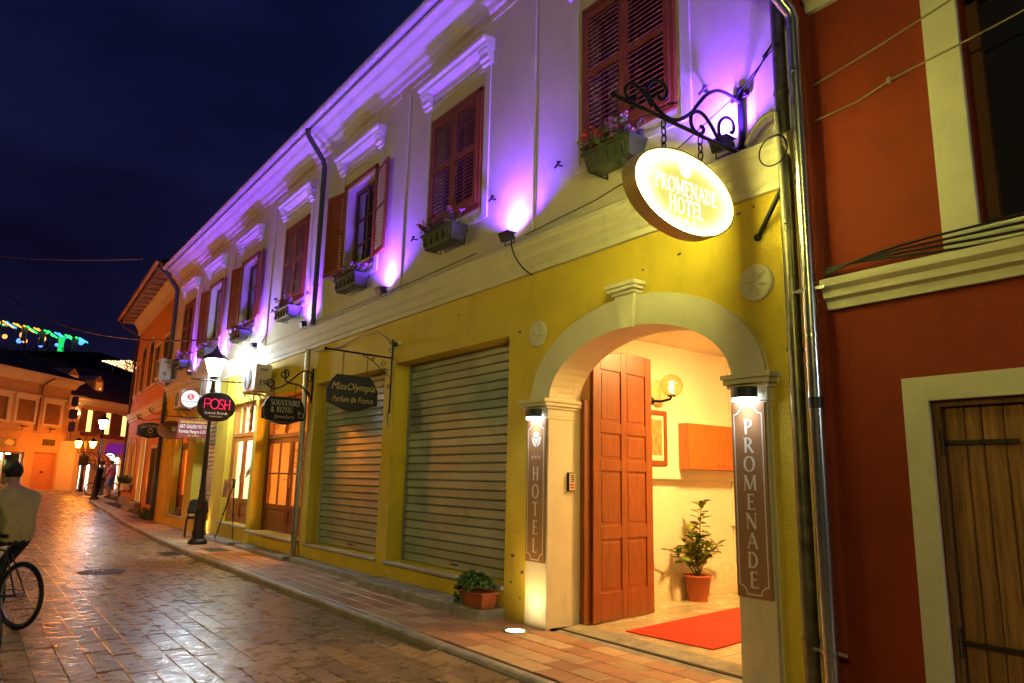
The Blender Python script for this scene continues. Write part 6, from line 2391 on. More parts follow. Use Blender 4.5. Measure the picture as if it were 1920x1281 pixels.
F.box(mb, dor[0] + .25, dor[0] + 1.5, dor[2] + .02, dor[3] - .1, -.22, -.18)
dr = mb.build('door', mat('pinkish door', (.5, .22, .10), .6, var=.1), lh)
mb = MB()
for uu in (dor[0] + .95, dor[0] + 1.1): mb.ball(F.P(uu, 1.5, -.15), .05, 8)
mb.build('door_knob', M_black, dr)
mb = MB()
F.box(mb, 2.9, 3.95, 3.08, 3.46, .0, .05)
mb.build('wall_plaque', mat('dark plaque', (.08, .06, .03), .6, var=.4, vscale=12), lh)
# projecting corner pier
mb = MB()
mb.prism([F.P(4.5, 0, -.1), F.P(4.5, 0, .02), F.P(4.95, 0, .75), F.P(5.6, 0, .65), F.P(5.6, 0, -.6)], (0, 0, 3.45))
mb.build('corner_pier', M_otrim, lh)
# lit shop window
mb = MB()
for (a, b, c, d) in ((shop[0], shop[0] + .1, shop[2], shop[3]), (shop[1] - .14, shop[1], shop[2], shop[3]), (shop[0], shop[1], shop[3] - .1, shop[3]), (shop[0], shop[1], shop[2], shop[2] + .2), (.05, .15, shop[2], shop[3])): F.box(mb, a, b, c, d, -.2, -.08)
sw = mb.build('shop_window', M_dkwood, lh)
mb = MB()
mb.quad(F.P(shop[0], shop[2], -.14), F.P(shop[1], shop[2], -.14), F.P(shop[1], shop[3], -.14), F.P(shop[0], shop[3], -.14))
mb.build('pane', M_glass, sw)
mb = MB()
F.box(mb, shop[0] - .1, shop[1] + .1, shop[2] - .1, shop[3] + .1, -1.32, -1.3)
F.box(mb, shop[0] - .1, shop[1] + .1, shop[3], shop[3] + .05, -1.3, -.3)
F.box(mb, shop[0] - .1, shop[1] + .1, shop[2] - .05, shop[2], -1.3, -.3)
mb.build('shop_interior', M_coolw, sw)
mb = MB()
F.box(mb, -3.0, 1.2, 2.5, 2.56, -.9, -.6)
mb.build('tube_light', mat('shop tube', (1, 1, .9), .4, emit=(.9, 1, .75), estr=20), sw)
goods = [mat('goods %d' % k, c, .5) for k, c in enumerate([(.6, .05, .04), (.7, .5, .05), (.08, .3, .1), (.1, .1, .4), (.7, .7, .68), (.3, .15, .05)])]
for i in range(6):
    for j in range(22):
        q = MB()
        uu, zz = -3.1 + j * .2, .75 + i * .28
        F.box(q, uu, uu + rp.uniform(.1, .17), zz, zz + rp.uniform(.14, .24), -1.2, -1.0 + rp.uniform(0, .2))
        if uu > -1.2: q.build('shop_goods', rp.choice(goods), label='small coloured pack on the lit shelves of the corner shop', cat='pack', group='goods in the corner shop')
mb = MB()
for i in range(6): F.box(mb, -3.2, 1.4, .71 + i * .28, .74 + i * .28, -1.28, -.95)
mb.build('goods_shelf', M_white, sw)
mb = MB()
F.box(mb, -4.5, 1.5, 2.86, 3.38, .0, .12)
sg = mb.build('fascia', M_ocre, lh, bev=.01)
t_ = empty('fascia_sign', F.P(-.1, 3.1, .13), 'small brown shop sign with pale star burst above the lit shop', 'sign')
mb = MB()
F.box(mb, -1.6, .55, 2.9, 3.34, .12, .16)
mb.build('panel', mat('dark brown panel', (.06, .025, .015), .5), t_)
mb = MB()
pts = []
for k in range(20):
    a = 2 * PI * k / 20
    r_ = 1 if k % 2 == 0 else .7
    pts.append((-.0 + .42 * r_ * math.cos(a), 3.12 + .2 * r_ * math.sin(a)))
F.poly(mb, pts, .16, .17)
mb.build('starburst', mat('pale orange ink', (.7, .45, .2), .5), t_)
mb = MB()
F.box(mb, U0, 2.2, .3, .5, .0, .5)
mb.build('doorstep', M_conc, lh, bev=.02)
# three stacked projecting shield signs at the corner
t_ = empty('projecting_sign', F.P(4.75, 5, .3), 'vertical row of three dark blue shop shields on the corner house', 'sign')
M_blue = mat('dark blue enamel', (.02, .02, .12), .4)
for k, (zz, hw_) in enumerate(((5.95, .2), (5.15, .28), (4.35, .2))):
    mb = MB()
    o = oval(-hw_, hw_, -.32, .32, 4, 20)
    mb.prism([F.P(4.8, zz + b, .35 + a) for a, b in o], F.u * .1)
    mb.build('shield', M_blue, t_)
mb = MB()
mb.tube([F.P(4.85, 6.3, .35), F.P(4.85, 3.5, .35)], .02, 6)
mb.tube([F.P(4.85, 6.2, 0), F.P(4.85, 6.2, .35)], .02, 6)
mb.build('pole', M_black, t_)

# --- cafe house at the back of the square
F = Frame((-57.98, 1.2), (-.77, .64))
F.n = Vector((.64, .77, 0)).normalized()
ch = empty('cafe_house', (-60, 3, .3), 'peach-coloured house with lit upper windows and striped awning on the square', 'building')
U0, U1 = -2.6, 13
wops = [(-.2, 1.15, 4.35, 5.85), (2.0, 3.3, 4.3, 5.85), (4.0, 5.4, 4.28, 5.8)]
gops = [(.2, .62, .35, 2.2), (.95, 1.6, .35, 2.15), (2.2, 3.3, .35, 2.2), (4.0, 5.0, .35, 2.7), (5.6, 6.3, .35, 2.2)]
M_peach = mat('peach stucco', (.66, .40, .24), .85, var=.08, vscale=1, stain=.2)
mb = MB()
F.sheet(mb, U0, U1, 0, 6.6, wops + gops, .25)
mb.quad(F.P(U0, 0), F.P(U0, 6.6), F.P(U0, 6.6, -8), F.P(U0, 0, -8))
mb.build('wall', M_peach, ch)
M_litw = mat('lit curtain', (.6, .4, .2), .7, emit=(1, .55, .15), estr=1.0)
M_litc = mat('lit pale interior', (.7, .7, .6), .7, emit=(.95, .9, .65), estr=1.1)
for (a, b, c, d) in wops:
    mb = MB()
    F.box(mb, a, b, c, d, -.22, -.18)
    wn = mb.build('window', M_litw, ch)
    mb = MB()
    for (p, q) in ((a - .0, a + .34), (b - .34, b)):
        F.box(mb, p, q, c, d, .02, .08)
    F.box(mb, (a + b) / 2 - .03, (a + b) / 2 + .03, c, d, -.17, -.12)
    for uu in (a - .38, b): F.box(mb, uu, uu + .38, c - .03, d + .03, .03, .08)
    mb.build('shutter', M_dkwood, wn)
    mb = MB()
    F.box(mb, a - .1, b + .1, c - .3, c - .05, .05, .3)
    mb.build('window_box', M_dkwood, wn)
for k, (a, b, c, d) in enumerate(gops):
    mb = MB()
    F.box(mb, a, b, c, d, -.24, -.2)
    wn = mb.build('door_light', M_litc, ch)
    mb = MB()
    if k == 3:
        out = archpts(a - .1, b + .1, c, d + .12, 12)
        inn = archpts(a, b, c, d, 12)
        for i in range(2, len(inn) - 1):
            p, q = inn[i], inn[i + 1]
            mb.quad(F.P(p[0], p[1], .0), F.P(q[0], q[1], .0), F.P(q[0], d + .05, .0), F.P(p[0], d + .05, .0))
        F.box(mb, a, b, 2.1, 2.2, -.15, -.08)
        for j in range(1, 4):
            an = PI * j / 4
            mb.tube([F.P((a + b) / 2, 2.2, -.12), F.P((a + b) / 2 + .48 * math.cos(an), 2.2 + .48 * math.sin(an), -.12)], .025, 5)
        F.box(mb, (a + b) / 2 - .3, (a + b) / 2 + .2, c, 2.1, -.18, -.1)
    else:
        F.box(mb, a, a + .08, c, d, -.15, -.05)
        F.box(mb, b - .08, b, c, d, -.15, -.05)
        F.box(mb, a, b, d - .08, d, -.15, -.05)
    mb.build('door_frame', M_otrim if k == 3 else M_dkwood, wn)
mb = MB()
pr = [(0, 6.15), (.1, 6.2), (.2, 6.45), (.4, 6.5), (.42, 6.62), (0, 6.65)]
mb.prism([F.P(U0, z, k) for k, z in pr], F.u * (U1 - U0))
mb.build('eave_cornice', M_otrim, ch)
mb = MB()
mb.add([F.P(U0 - .2, 6.64, .5), F.P(U1, 6.64, .5), F.P(U1, 9.6, -4), F.P(U0 + 1.0, 9.6, -4), F.P(U0 - .2, 6.64, -8)], [(0, 1, 2, 3), (0, 3, 4)])
mb.build('roof', M_roof, ch)
for (uu, zz, lit) in ((-.6, 7.5, .6), (2.3, 7.4, 1)):
    mb = MB()
    mb.prism([F.P(uu - .55, zz - .4, -.75), F.P(uu + .55, zz - .4, -.75), F.P(uu + .55, zz + .75, -.75), F.P(uu, zz + 1.15, -.75), F.P(uu - .55, zz + .75, -.75)], F.n * -2.2)
    dm = mb.build('dormer', M_peach, ch)
    mb = MB()
    F.box(mb, uu - .36, uu + .36, zz - .1, zz + .65, -.76, -.72)
    mb.build('dormer_window', mat('dim lit room', (.15, .05, .02), .6, emit=(1, .25, .03), estr=.18), dm)
    mb = MB()
    mb.ball(F.P(uu + .1, zz + .2, -.70), .06, 8)
    mb.build('dormer_lamp', mat('tiny bulb', (1, .8, .5), .5, emit=(1, .5, .15), estr=5 if lit == 1 else .8), dm)
t_ = empty('wall_lamp', F.P(-1.0, 5.5, .1), 'small lamp glowing on the upper wall of the cafe house', 'lamp')
mb = MB()
mb.ball(F.P(-.9, 5.5, .15), .1, 10)
mb.build('bulb', mat('amber bulb', (1, .8, .5), .5, emit=(1, .6, .2), estr=30), t_)
mb = MB()
F.box(mb, -.98, -.82, 5.3, 5.4, 0, .2)
mb.build('bracket', M_black, t_)
# awning
t_ = empty('striped_awning', F.P(.9, 2.5, 0), 'scalloped orange and white striped awning over the cafe door', 'awning')
nst = 9
for k in range(nst):
    u0, u1 = lerp(-.25, 2.1, k / nst), lerp(-.25, 2.1, (k + 1) / nst)
    mb = MB()
    pts = [(2.95, .02), (2.85, .5), (2.6, .9), (2.32, 1.1)]
    for (za, ka), (zb, kb) in zip(pts, pts[1:]): mb.quad(F.P(u0, za, ka), F.P(u1, za, ka), F.P(u1, zb, kb), F.P(u0, zb, kb))
    mb.add([F.P(u0, 2.32, 1.1), F.P(u1, 2.32, 1.1), F.P(u1, 2.17, 1.1), F.P((u0 + u1) / 2, 2.1, 1.1), F.P(u0, 2.17, 1.1)], [(0, 1, 2, 3, 4)])
    mb.build('stripe', mat('awning orange', (.5, .12, .03), .8) if k % 2 else mat('awning pale', (.75, .6, .42), .8), t_)
mb = MB()
mb.tube([F.P(-.25, 2.32, 1.1), F.P(2.1, 2.32, 1.1)], .02, 6)
for uu in (-.25, 2.1): mb.tube([F.P(uu, 2.32, 1.1), F.P(uu, 2.4, .02)], .015, 6)
mb.build('awning_frame', M_black, t_)
# round lit sign
t_ = empty('round_lit_sign', F.P(2.85, 2.6, .5), 'white oval lit sign with dark blue lettering by the cafe', 'sign')
mb = MB()
F.poly(mb, oval(2.15, 3.5, 2.22, 2.98, 2, 28), .3, .42)
mb.build('panel', mat('dark blue plate', (.015, .012, .1), .4), t_)
mb = MB()
F.poly(mb, oval(2.22, 3.43, 2.28, 2.92, 2, 28), .421, .43)
mb.build('lit_face', mat('lit white face', (.9, .9, .95), .4, emit=(.85, .85, 1), estr=2.2), t_)
mb = MB()
F.poly(mb, oval(2.3, 3.35, 2.34, 2.86, 2, 28), .431, .44)
mb.build('blue_centre', MATS['dark blue plate'], t_)
text('KEO', .38, F.P(2.83, 2.58, .446), -F.u * -1, ZU, mat('lit white face', (1, 1, 1)), t_, bold=.01)
# big violet letters
t_ = empty('violet_letter_sign', F.P(4.2, 3.3, .1), 'row of large violet letters on the wall of the cafe house', 'sign')
M_vl = mat('violet letters', (.15, .02, .22), .5, emit=(.35, .03, .6), estr=.12)
text('AMOL', 1.0, F.P(4.25, 3.27, .1), F.u, ZU, M_vl, t_, depth=.06, bold=.03, space=1.15)
light('lamp_light', 'POINT', F.P(6.2, 3.0, 1.2), 7, (1, .1, .7), t_, size=.2)

# ------------------------------------------------------------------ roof terrace with coloured lights, far behind
th = empty('terrace_building', (-100, -4, 0), 'dark tall building with an open roof terrace behind the square', 'building')
F = Frame((-103.4, -8.0), (.42, .91)) if False else Frame((-103.7, -4.2), (.62, .80))
F.n = Vector((.80, -.62, 0))
M_dkst = mat('dark rendered wall', (.05, .04, .035), .9, var=.2)
mb = MB()
F.box(mb, -14, 12.5, 0, 15.0, -14, 0)
mb.build('wall', M_dkst, th)
mb = MB()
F.box(mb, -14.3, 12.8, 15.0, 15.4, -14.2, .2)
mb.build('parapet', M_dkst, th)
t_ = empty('pergola', F.P(0, 15.4, -3), 'pergola with coloured lights on the far roof terrace', 'pergola')
mb = MB()
for uu in (-8, -4, .3, 3.5, 6.3, 9.6):
    for kk in (-.3, -3):
        mb = MB()
        F.box(mb, uu - .07, uu + .07, 15.4, 18.9 - max(0, (uu - .5)) * .2, kk - .07, kk + .07)
        mb.build('post', M_black, t_)
cg = mat('green lit slat', (.2, .6, .25), .6, emit=(.03, .85, .15), estr=.9)
cb = mat('blue lit slat', (.2, .5, .8), .6, emit=(.05, .35, 1), estr=.9)
ca = mat('amber lit slat', (.6, .5, .2), .6, emit=(.9, .45, .04), estr=.7)
for k in range(46):
    uu = -9 + k * .43
    zz = 19.0 - max(0, uu - .5) * .2
    mb = MB()
    mb.tube([F.P(uu, zz, .3), F.P(uu - 1.2, zz + .12 * math.sin(k), -3.2)], .10, 4)
    m_ = cb if (uu < -.5 or 7.0 < uu < 7.8) else (ca if uu < 5.8 else cg)
    if k % 5 == 0: m_ = cg
    if k % 7 == 3: m_ = cb
    if k % 3 == 1: m_ = M_black
    mb.build('slat', m_, t_)
for k in range(5):
    mb = MB()
    p = [F.P(uu, 19.05 - max(0, uu - .5) * .2, -.3 - .6 * k) for uu in (-9, -4, .5, 4, 7, 9.6 - .2 * k)]
    mb.tube(p, .045, 5)
    mb.build('beam', (M_black, ca, M_black, cb, M_black)[k], t_)
M_cloth = mat('terrace curtain', (.5, .48, .5), .9)
M_cloth2 = mat('green-lit curtain', (.2, .6, .3), .9, emit=(.02, .8, .15), estr=.35)  # lit copy of the curtain: green light painted in as colour and emission
for k, (uu, zt, m_) in enumerate(((3.4, 18.4, M_cloth), (5.6, 17.9, M_cloth), (8.0, 17.2, M_cloth2), (9.6, 17.1, M_cloth), (-.8, 18.6, M_cloth))):
    mb = MB()
    vs = []
    for j in range(9):
        for z_, wd in ((zt, .45), (zt - .9, .32), (zt - 1.8, .4)):
            vs.append(F.P(uu + lerp(-wd, wd, j / 8), z_, -.1 + .06 * (j % 2)))
    mb.add(vs, [(3 * j + i, 3 * j + 3 + i, 3 * j + 4 + i, 3 * j + 1 + i) for j in range(8) for i in range(2)])
    mb.build('terrace_curtain', m_, label='tied %s curtain hanging on the far lit terrace' % ('green-lit' if m_ is M_cloth2 else 'pale'), cat='curtain', group='curtains on the terrace')
for k, (uu, zz, c_, r_) in enumerate(((.8, 17.2, (1, .35, .08), .3), (3.0, 17.4, (1, .4, .1), .42), (3.3, 16.7, (1, .4, .1), .3), (5.4, 17.0, (1, .45, .12), .4), (2.6, 16.7, (.1, .3, 1), .32), (5.3, 16.2, (.1, .2, 1), .26), (7.2, 16.3, (.1, .2, 1), .22), (10.1, 16.6, (.2, .25, 1), .3), (-2, 17.0, (.05, .9, .2), .5), (-1.0, 16.2, (.05, .9, .2), .35), (-2.3, 16.5, (1, .4, .1), .35))):
    t2 = empty('terrace_lamp', F.P(uu, zz, -.5), '%s globe lamp glowing on the far roof terrace' % ('orange' if c_[0] > .5 else 'blue' if c_[2] > .5 else 'green'), 'lamp', '%s terrace lamps' % ('orange' if c_[0] > .5 else 'blue' if c_[2] > .5 else 'green'))
    mb = MB()
    mb.ball(F.P(uu, zz, -.5), r_ * .95, 10)
    mb.build('globe', mat('terrace glow %d' % (0 if c_[0] > .5 else 1 if c_[2] > .5 else 2), c_, .5, emit=c_, estr=.8), t2)
    mb = MB()
    mb.tube([F.P(uu, zz + r_ * .7, -.5), F.P(uu, 18.4, -.5)], .02, 4)
    mb.build('cord', M_black, t2)
mb = MB()
for k in range(120):
    c = F.P(rp.uniform(-4, 10), 15.4, rp.uniform(-.3, .4))
    d = Vector((rp.gauss(0, .6), rp.gauss(0, .6), 1)).normalized() * rp.uniform(.2, .9)
    n_ = d.orthogonal().normalized() * .08
    mb.add([c, c + d * .5 + n_, c + d, c + d * .5 - n_], [(0, 1, 2, 3)])
mb.build('terrace_plants', M_leafB, kind='stuff', label='dark plants along the edge of the far terrace', cat='plants')

# canopy strung with fairy lights on another roof
t_ = empty('fairy_light_canopy', (-84, 6.5, 12), 'sloping canopy covered in warm white fairy lights on a far roof', 'canopy')
a, b, c, d = Vector((-85.1, 4.98, 12.98)), Vector((-83.3, 7.3, 13.1)), Vector((-82.4, 9.3, 12.7)), Vector((-82.6, 9.3, 11.3))
mb = MB()
mb.quad(a + Vector((-.1, 0, 0)), b + Vector((-4, 0, .1)), c + Vector((-4, .5, 0)), d)
mb.build('awning_sheet', mat('pale canvas', (.4, .3, .2), .8), t_)
mb = MB()
for k in range(420):
    s_, v_ = rp.random(), rp.random()
    top = a.lerp(b, min(1, s_ * 1.6)) if s_ < .6 else b.lerp(c, (s_ - .6) / .4)
    bot = a.lerp(d, s_)
    p = top.lerp(bot, v_) + Vector((.15, 0, 0))
    mb.add([p + Vector((0, -.03, 0)), p + Vector((0, 0, -.035)), p + Vector((0, .03, 0)), p + Vector((0, 0, .035)), p + Vector((.04, 0, 0))], [(0, 1, 4), (1, 2, 4), (2, 3, 4), (3, 0, 4)])
mb.build('fairy_lights', mat('fairy bulbs', (1, .8, .6), .5, emit=(1, .5, .22), estr=3), t_, kind='stuff')
mb = MB()
for (yy, zz) in ((5.9, 12.6), (7.4, 12.4), (9.0, 11.6)):
    mb = MB()
    mb.tube([(-84.0, yy, 0), (-84.0, yy, zz)], .06, 6)
    mb.build('post', M_black, t_)
bt = empty('dark_roofed_house', (-90, 8, 0), 'unlit house block behind the cafe roof', 'building')
mb = MB()
mb.box(-98, -80, 2, 22, 0, 10.4)
mb.build('wall', M_dkst, bt)
mb = MB()
mb.add([(-79.5, 1.5, 10.4), (-79.5, 22, 10.4), (-88, 22, 11.6), (-88, 4, 11.6), (-98, 1.5, 10.4), (-98, 22, 10.4)], [(0, 1, 2, 3), (0, 3, 4), (3, 2, 5, 4)])
mb.build('roof', M_roof, bt)
# long low hill behind the town
mb = MB()
vs = []
nh = 40
for k in range(nh + 1):
    a = lerp(-1.2, 2.2, k / nh)
    for (r_, h) in ((170, 0), (230, 14 + 8 * math.sin(k * .9) * math.sin(k * .37)), (330, 26 + 12 * math.sin(k * .5 + 1))):
        vs.append((-r_ * math.cos(a), r_ * math.sin(a), h))
mb.add(vs, [(3 * k + j, 3 * k + 3 + j, 3 * k + 4 + j, 3 * k + 1 + j) for k in range(nh) for j in range(2)], True)
mb.build('hills', mat('night hillside', (.02, .022, .016), .95, var=.4, vscale=.05), kind='structure')
# ------------------------------------------------------------------ people
M_skin = mat('skin', (.42, .22, .14), .55)
M_hair = mat('dark hair', (.012, .009, .008), .6, bump=.5, bscale=120)


def person(loc, rz, J, cloth, label, scale=1.0, hair=True, lev=2, big=1.0):
    """J: joint positions in metres (x right, y forward, z up). One skinned body mesh, coloured by region."""
    names = ['pelvis', 'waist', 'chest', 'neck', 'head', 'crown',
             'shL', 'elL', 'wrL', 'haL', 'shR', 'elR', 'wrR', 'haR', 'hiL', 'knL', 'anL', 'toL', 'hiR', 'knR', 'anR', 'toR']
    rad = dict(pelvis=(.155, .12), waist=(.14, .105), chest=(.165, .115), neck=(.055, .058), head=(.078, .095), crown=(.07, .085), sh=(.07, .07), el=(.045, .045), wr=(.03, .03), ha=(.04, .022), hi=(.092, .1), kn=(.06, .062), an=(.042, .045), to=(.042, .03))
    E_ = [('pelvis', 'waist'), ('waist', 'chest'), ('chest', 'neck'), ('neck', 'head'), ('head', 'crown')]
    for s_ in 'LR': E_ += [('chest', 'sh' + s_), ('sh' + s_, 'el' + s_), ('el' + s_, 'wr' + s_), ('wr' + s_, 'ha' + s_), ('pelvis', 'hi' + s_), ('hi' + s_, 'kn' + s_), ('kn' + s_, 'an' + s_), ('an' + s_, 'to' + s_)]
    me = bpy.data.meshes.new('p')
    me.from_pydata([J[n] for n in names], [(names.index(a), names.index(b)) for a, b in E_], [])
    ob = bpy.data.objects.new('p', me)
    COL.objects.link(ob)
    sk = ob.modifiers.new('s', 'SKIN')
    sk.use_smooth_shade = True
    for i, n in enumerate(names):
        key = n[:2] if n[-1] in 'LR' else n
        k_ = big if key in ('pelvis', 'waist', 'chest', 'sh') else 1
        ob.data.skin_vertices[0].data[i].radius = (rad[key][0] * k_, rad[key][1] * k_)
        ob.data.skin_vertices[0].data[i].use_root = (n == 'pelvis')
    sb = ob.modifiers.new('b', 'SUBSURF')
    sb.levels = lev
    sb.render_levels = lev
    dg = bpy.context.evaluated_depsgraph_get()
    bm_ = bpy.data.meshes.new_from_object(ob.evaluated_get(dg))
    bpy.data.objects.remove(ob)
    mats = [M_skin, cloth['shirt'], cloth['trousers'], cloth.get('shoes', M_black)]
    bm_.materials.clear()
    for q in mats: bm_.materials.append(q)
    reg = {}
    for (a, b) in E_:
        if a in ('neck', 'head'): r_ = 0
        elif b in ('waist', 'chest', 'neck') or b[:2] == 'sh': r_ = 1
        elif b[:2] == 'el': r_ = 1
        elif b[:2] in ('wr',): r_ = 1 if cloth.get('long') else 0
        elif b[:2] == 'ha': r_ = 0
        elif b[:2] in ('hi', 'kn'): r_ = 2
        elif b[:2] == 'an': r_ = 0 if cloth.get('shorts') else 2
        else: r_ = 3
        reg[(a, b)] = r_
    for p in bm_.polygons:
        c = p.center
        best, br, bt = 9, 0, 0
        for (a, b), r_ in reg.items():
            A, B = Vector(J[a]), Vector(J[b])
            t = max(0, min(1, (c - A).dot(B - A) / max(1e-6, (B - A).length_squared)))
            d = (c - A.lerp(B, t)).length
            if a == 'pelvis' and b == 'waist': rr = 1 if c.z > J['pelvis'][2] + cloth.get('hem', .02) else 2
            elif a == 'pelvis' or (a[:2] == 'hi' and t < .3): rr = 1 if c.z > J['pelvis'][2] + cloth.get('hem', .02) else 2
            elif b == 'neck': rr = 0 if t > .72 else 1
            elif b[:2] == 'el' and not cloth.get('long'): rr = 1 if t < .75 else 0
            else: rr = r_
            if d < best: best, br = d, rr
        p.material_index = br
        p.use_smooth = True
    M_ = Matrix.Translation(loc) @ Matrix.Rotation(rz, 4, 'Z') @ Matrix.Scale(scale, 4)
    t = empty('person', loc, label, 'person')
    bm_.transform(M_)
    bm_.name = 'body'
    o = bpy.data.objects.new('body', bm_)
    COL.objects.link(o)
    attach(o, t)
    H = Vector(J['head'])
    C_ = Vector(J['crown'])
    up_ = (C_ - H).normalized()
    # face: nose, ears, eyes; fingers; hair cap
    fwd = Vector((0, 1, 0)) - up_ * up_.y
    fwd.normalize()
    side = fwd.cross(up_)
    mid = H.lerp(C_, .45)
    q = MB()
    q.ball(mid + fwd * .105 - up_ * .02, .016, 8, (.8, 1.2, 1.6))
    for s_ in (-1, 1): q.ball(mid + side * .088 * s_ - up_ * .01, .026, 8, (.4, .8, 1.2))
    for w_ in 'LR':
        wr, ha = Vector(J['wr' + w_]), Vector(J['ha' + w_])
        d = (ha - wr).normalized()
        sd = d.orthogonal().normalized()
        nn = d.cross(sd)
        for j in range(4):
            p = ha + sd * (j - 1.5) * .019
            ln = (.062, .072, .068, .05)[j]
            q.tube([p, p + d * ln * .55, p + d * ln * .8 + nn * .02, p + d * ln * .75 + nn * .042], [.009, .009, .008, .006], 6)
        q.tube([wr + d * .02 + sd * .02, wr + d * .05 + sd * .045, wr + d * .085 + sd * .045], [.01, .01, .007], 6)
    m2 = q.mesh('f', M_skin)
    m2.transform(M_)
    b2 = bmesh.new()
    b2.from_mesh(bm_)
    b2.from_mesh(m2)
    b2.to_mesh(bm_)
    b2.free()
    bpy.data.meshes.remove(m2)
    q = MB()
    for s_ in (-1, 1): q.ball(mid + fwd * .094 + side * .034 * s_ + up_ * .012, .012, 8)
    m2 = q.mesh('eyes', M_dark)
    m2.transform(M_)
    o2 = bpy.data.objects.new('eyes', m2)
    COL.objects.link(o2)
    attach(o2, t)
    if hair:
        q = MB()
        vs, n = [], 14
        c0 = mid + up_ * .045 - fwd * .012
        for i in range(8):
            th = lerp(.02, 2.35, i / 7)
            for k in range(n):
                a = 2 * PI * k / n
                fr = math.cos(a)
                th2 = th * (1 - .45 * max(0, fr + .15) / 1.15)
                d = side * math.sin(a) * math.sin(th2) * .093 + fwd * fr * math.sin(th2) * .112 + up_ * math.cos(th2) * .105
                vs.append(c0 + d * (1 + .02 * math.sin(k * 5 + i * 3)))
        q.add(vs, [(i * n + k, i * n + (k + 1) % n, (i + 1) * n + (k + 1) % n, (i + 1) * n + k) for i in range(7) for k in range(n)], True)
        q.add(vs[:n], [tuple(range(n))])
        m2 = q.mesh('hair', M_hair)
        m2.transform(M_)
        o2 = bpy.data.objects.new('hair', m2)
        COL.objects.link(o2)
        attach(o2, t)
    return t


def stand(lean=0.0, legs=.1, arms='down', step=0.0):
    J = dict(pelvis=(0, 0, .95), waist=(0, lean * .3, 1.12), chest=(0, lean * .8, 1.36), neck=(0, lean + .01, 1.50), head=(0, lean + .03, 1.60), crown=(0, lean + .03, 1.70))
    for s_, k in (('L', -1), ('R', 1)):
        J['sh' + s_] = (k * .19, lean * .85, 1.40)
        J['el' + s_] = (k * .24, lean * .8 - .03, 1.12)
        J['wr' + s_] = (k * .25, lean * .7 + .06, .88)
        J['ha' + s_] = (k * .25, lean * .7 + .08, .80)
        st = step * k
        J['hi' + s_] = (k * .1, 0, .92)
        J['kn' + s_] = (k * legs, .03 + st * .5, .50)
        J['an' + s_] = (k * legs * 1.05, st, .085)
        J['to' + s_] = (k * legs * 1.3, st + .16, .035)
    return J


def cl(name, c): return mat('cloth ' + name, c, .85, var=.18, vscale=14, bump=.25, bscale=60)


C_dark = cl('black', (.012, .011, .012))
# man in pink by the far corner
J = stand(.0, .11, step=.06)
J['elL'] = (-.27, .02, 1.14)
J['wrL'] = (-.2, .2, 1.0)
J['haL'] = (-.17, .27, 1.0)
person((-40.8, .83, .355), 2.2, J, dict(shirt=cl('pink', (.62, .10, .16)), trousers=cl('light blue', (.16, .25, .5)), shoes=cl('blue shoe', (.04, .12, .4)), shorts=True), 'person in pink shirt and blue shorts standing beside a bicycle', 1.0)
# dark figure leaning on the far lamp post
J = stand(.04, .1)
J['anL'], J['toL'] = (-.1, -.05, .085), (-.12, .1, .035)
J['wrR'], J['haR'] = (.12, .2, 1.02), (.06, .24, 1.04)
person((-39.3, .12, .33), -.6, J, dict(shirt=C_dark, trousers=C_dark, long=True), 'person dressed all in black leaning by the far lamp post', .98)
# third person behind the bicycle
J = stand(.1, .1)
J['wrL'], J['haL'] = (-.2, .36, 1.0), (-.18, .42, 1.0)
J['wrR'], J['haR'] = (.2, .36, 1.0), (.18, .42, 1.0)
person((-42.6, .75, .38), 2.5, J, dict(shirt=cl('sand', (.5, .33, .14)), trousers=cl('khaki', (.12, .10, .05))), 'person in sand-coloured shirt bending over a bicycle', .97)
# shop person behind the easel
J = stand(.16, .1)
for s_, k in (('L', -1), ('R', 1)):
    J['el' + s_] = (k * .27, .28, 1.13)
    J['wr' + s_] = (k * .13, .48, 1.10)
    J['ha' + s_] = (k * .1, .55, 1.09)
person((-17.05, .62, .5), 1.9, J, dict(shirt=cl('white', (.75, .74, .72)), trousers=cl('navy', (.03, .035, .06))), 'person in white T-shirt working in the frame shop doorway', 1.0)

# ------------------------------------------------------------------ bicycles
M_tyre = mat('tyre rubber', (.012, .012, .012), .75)
M_chrome = mat('chrome', (.6, .6, .6), .2, metal=1.0)


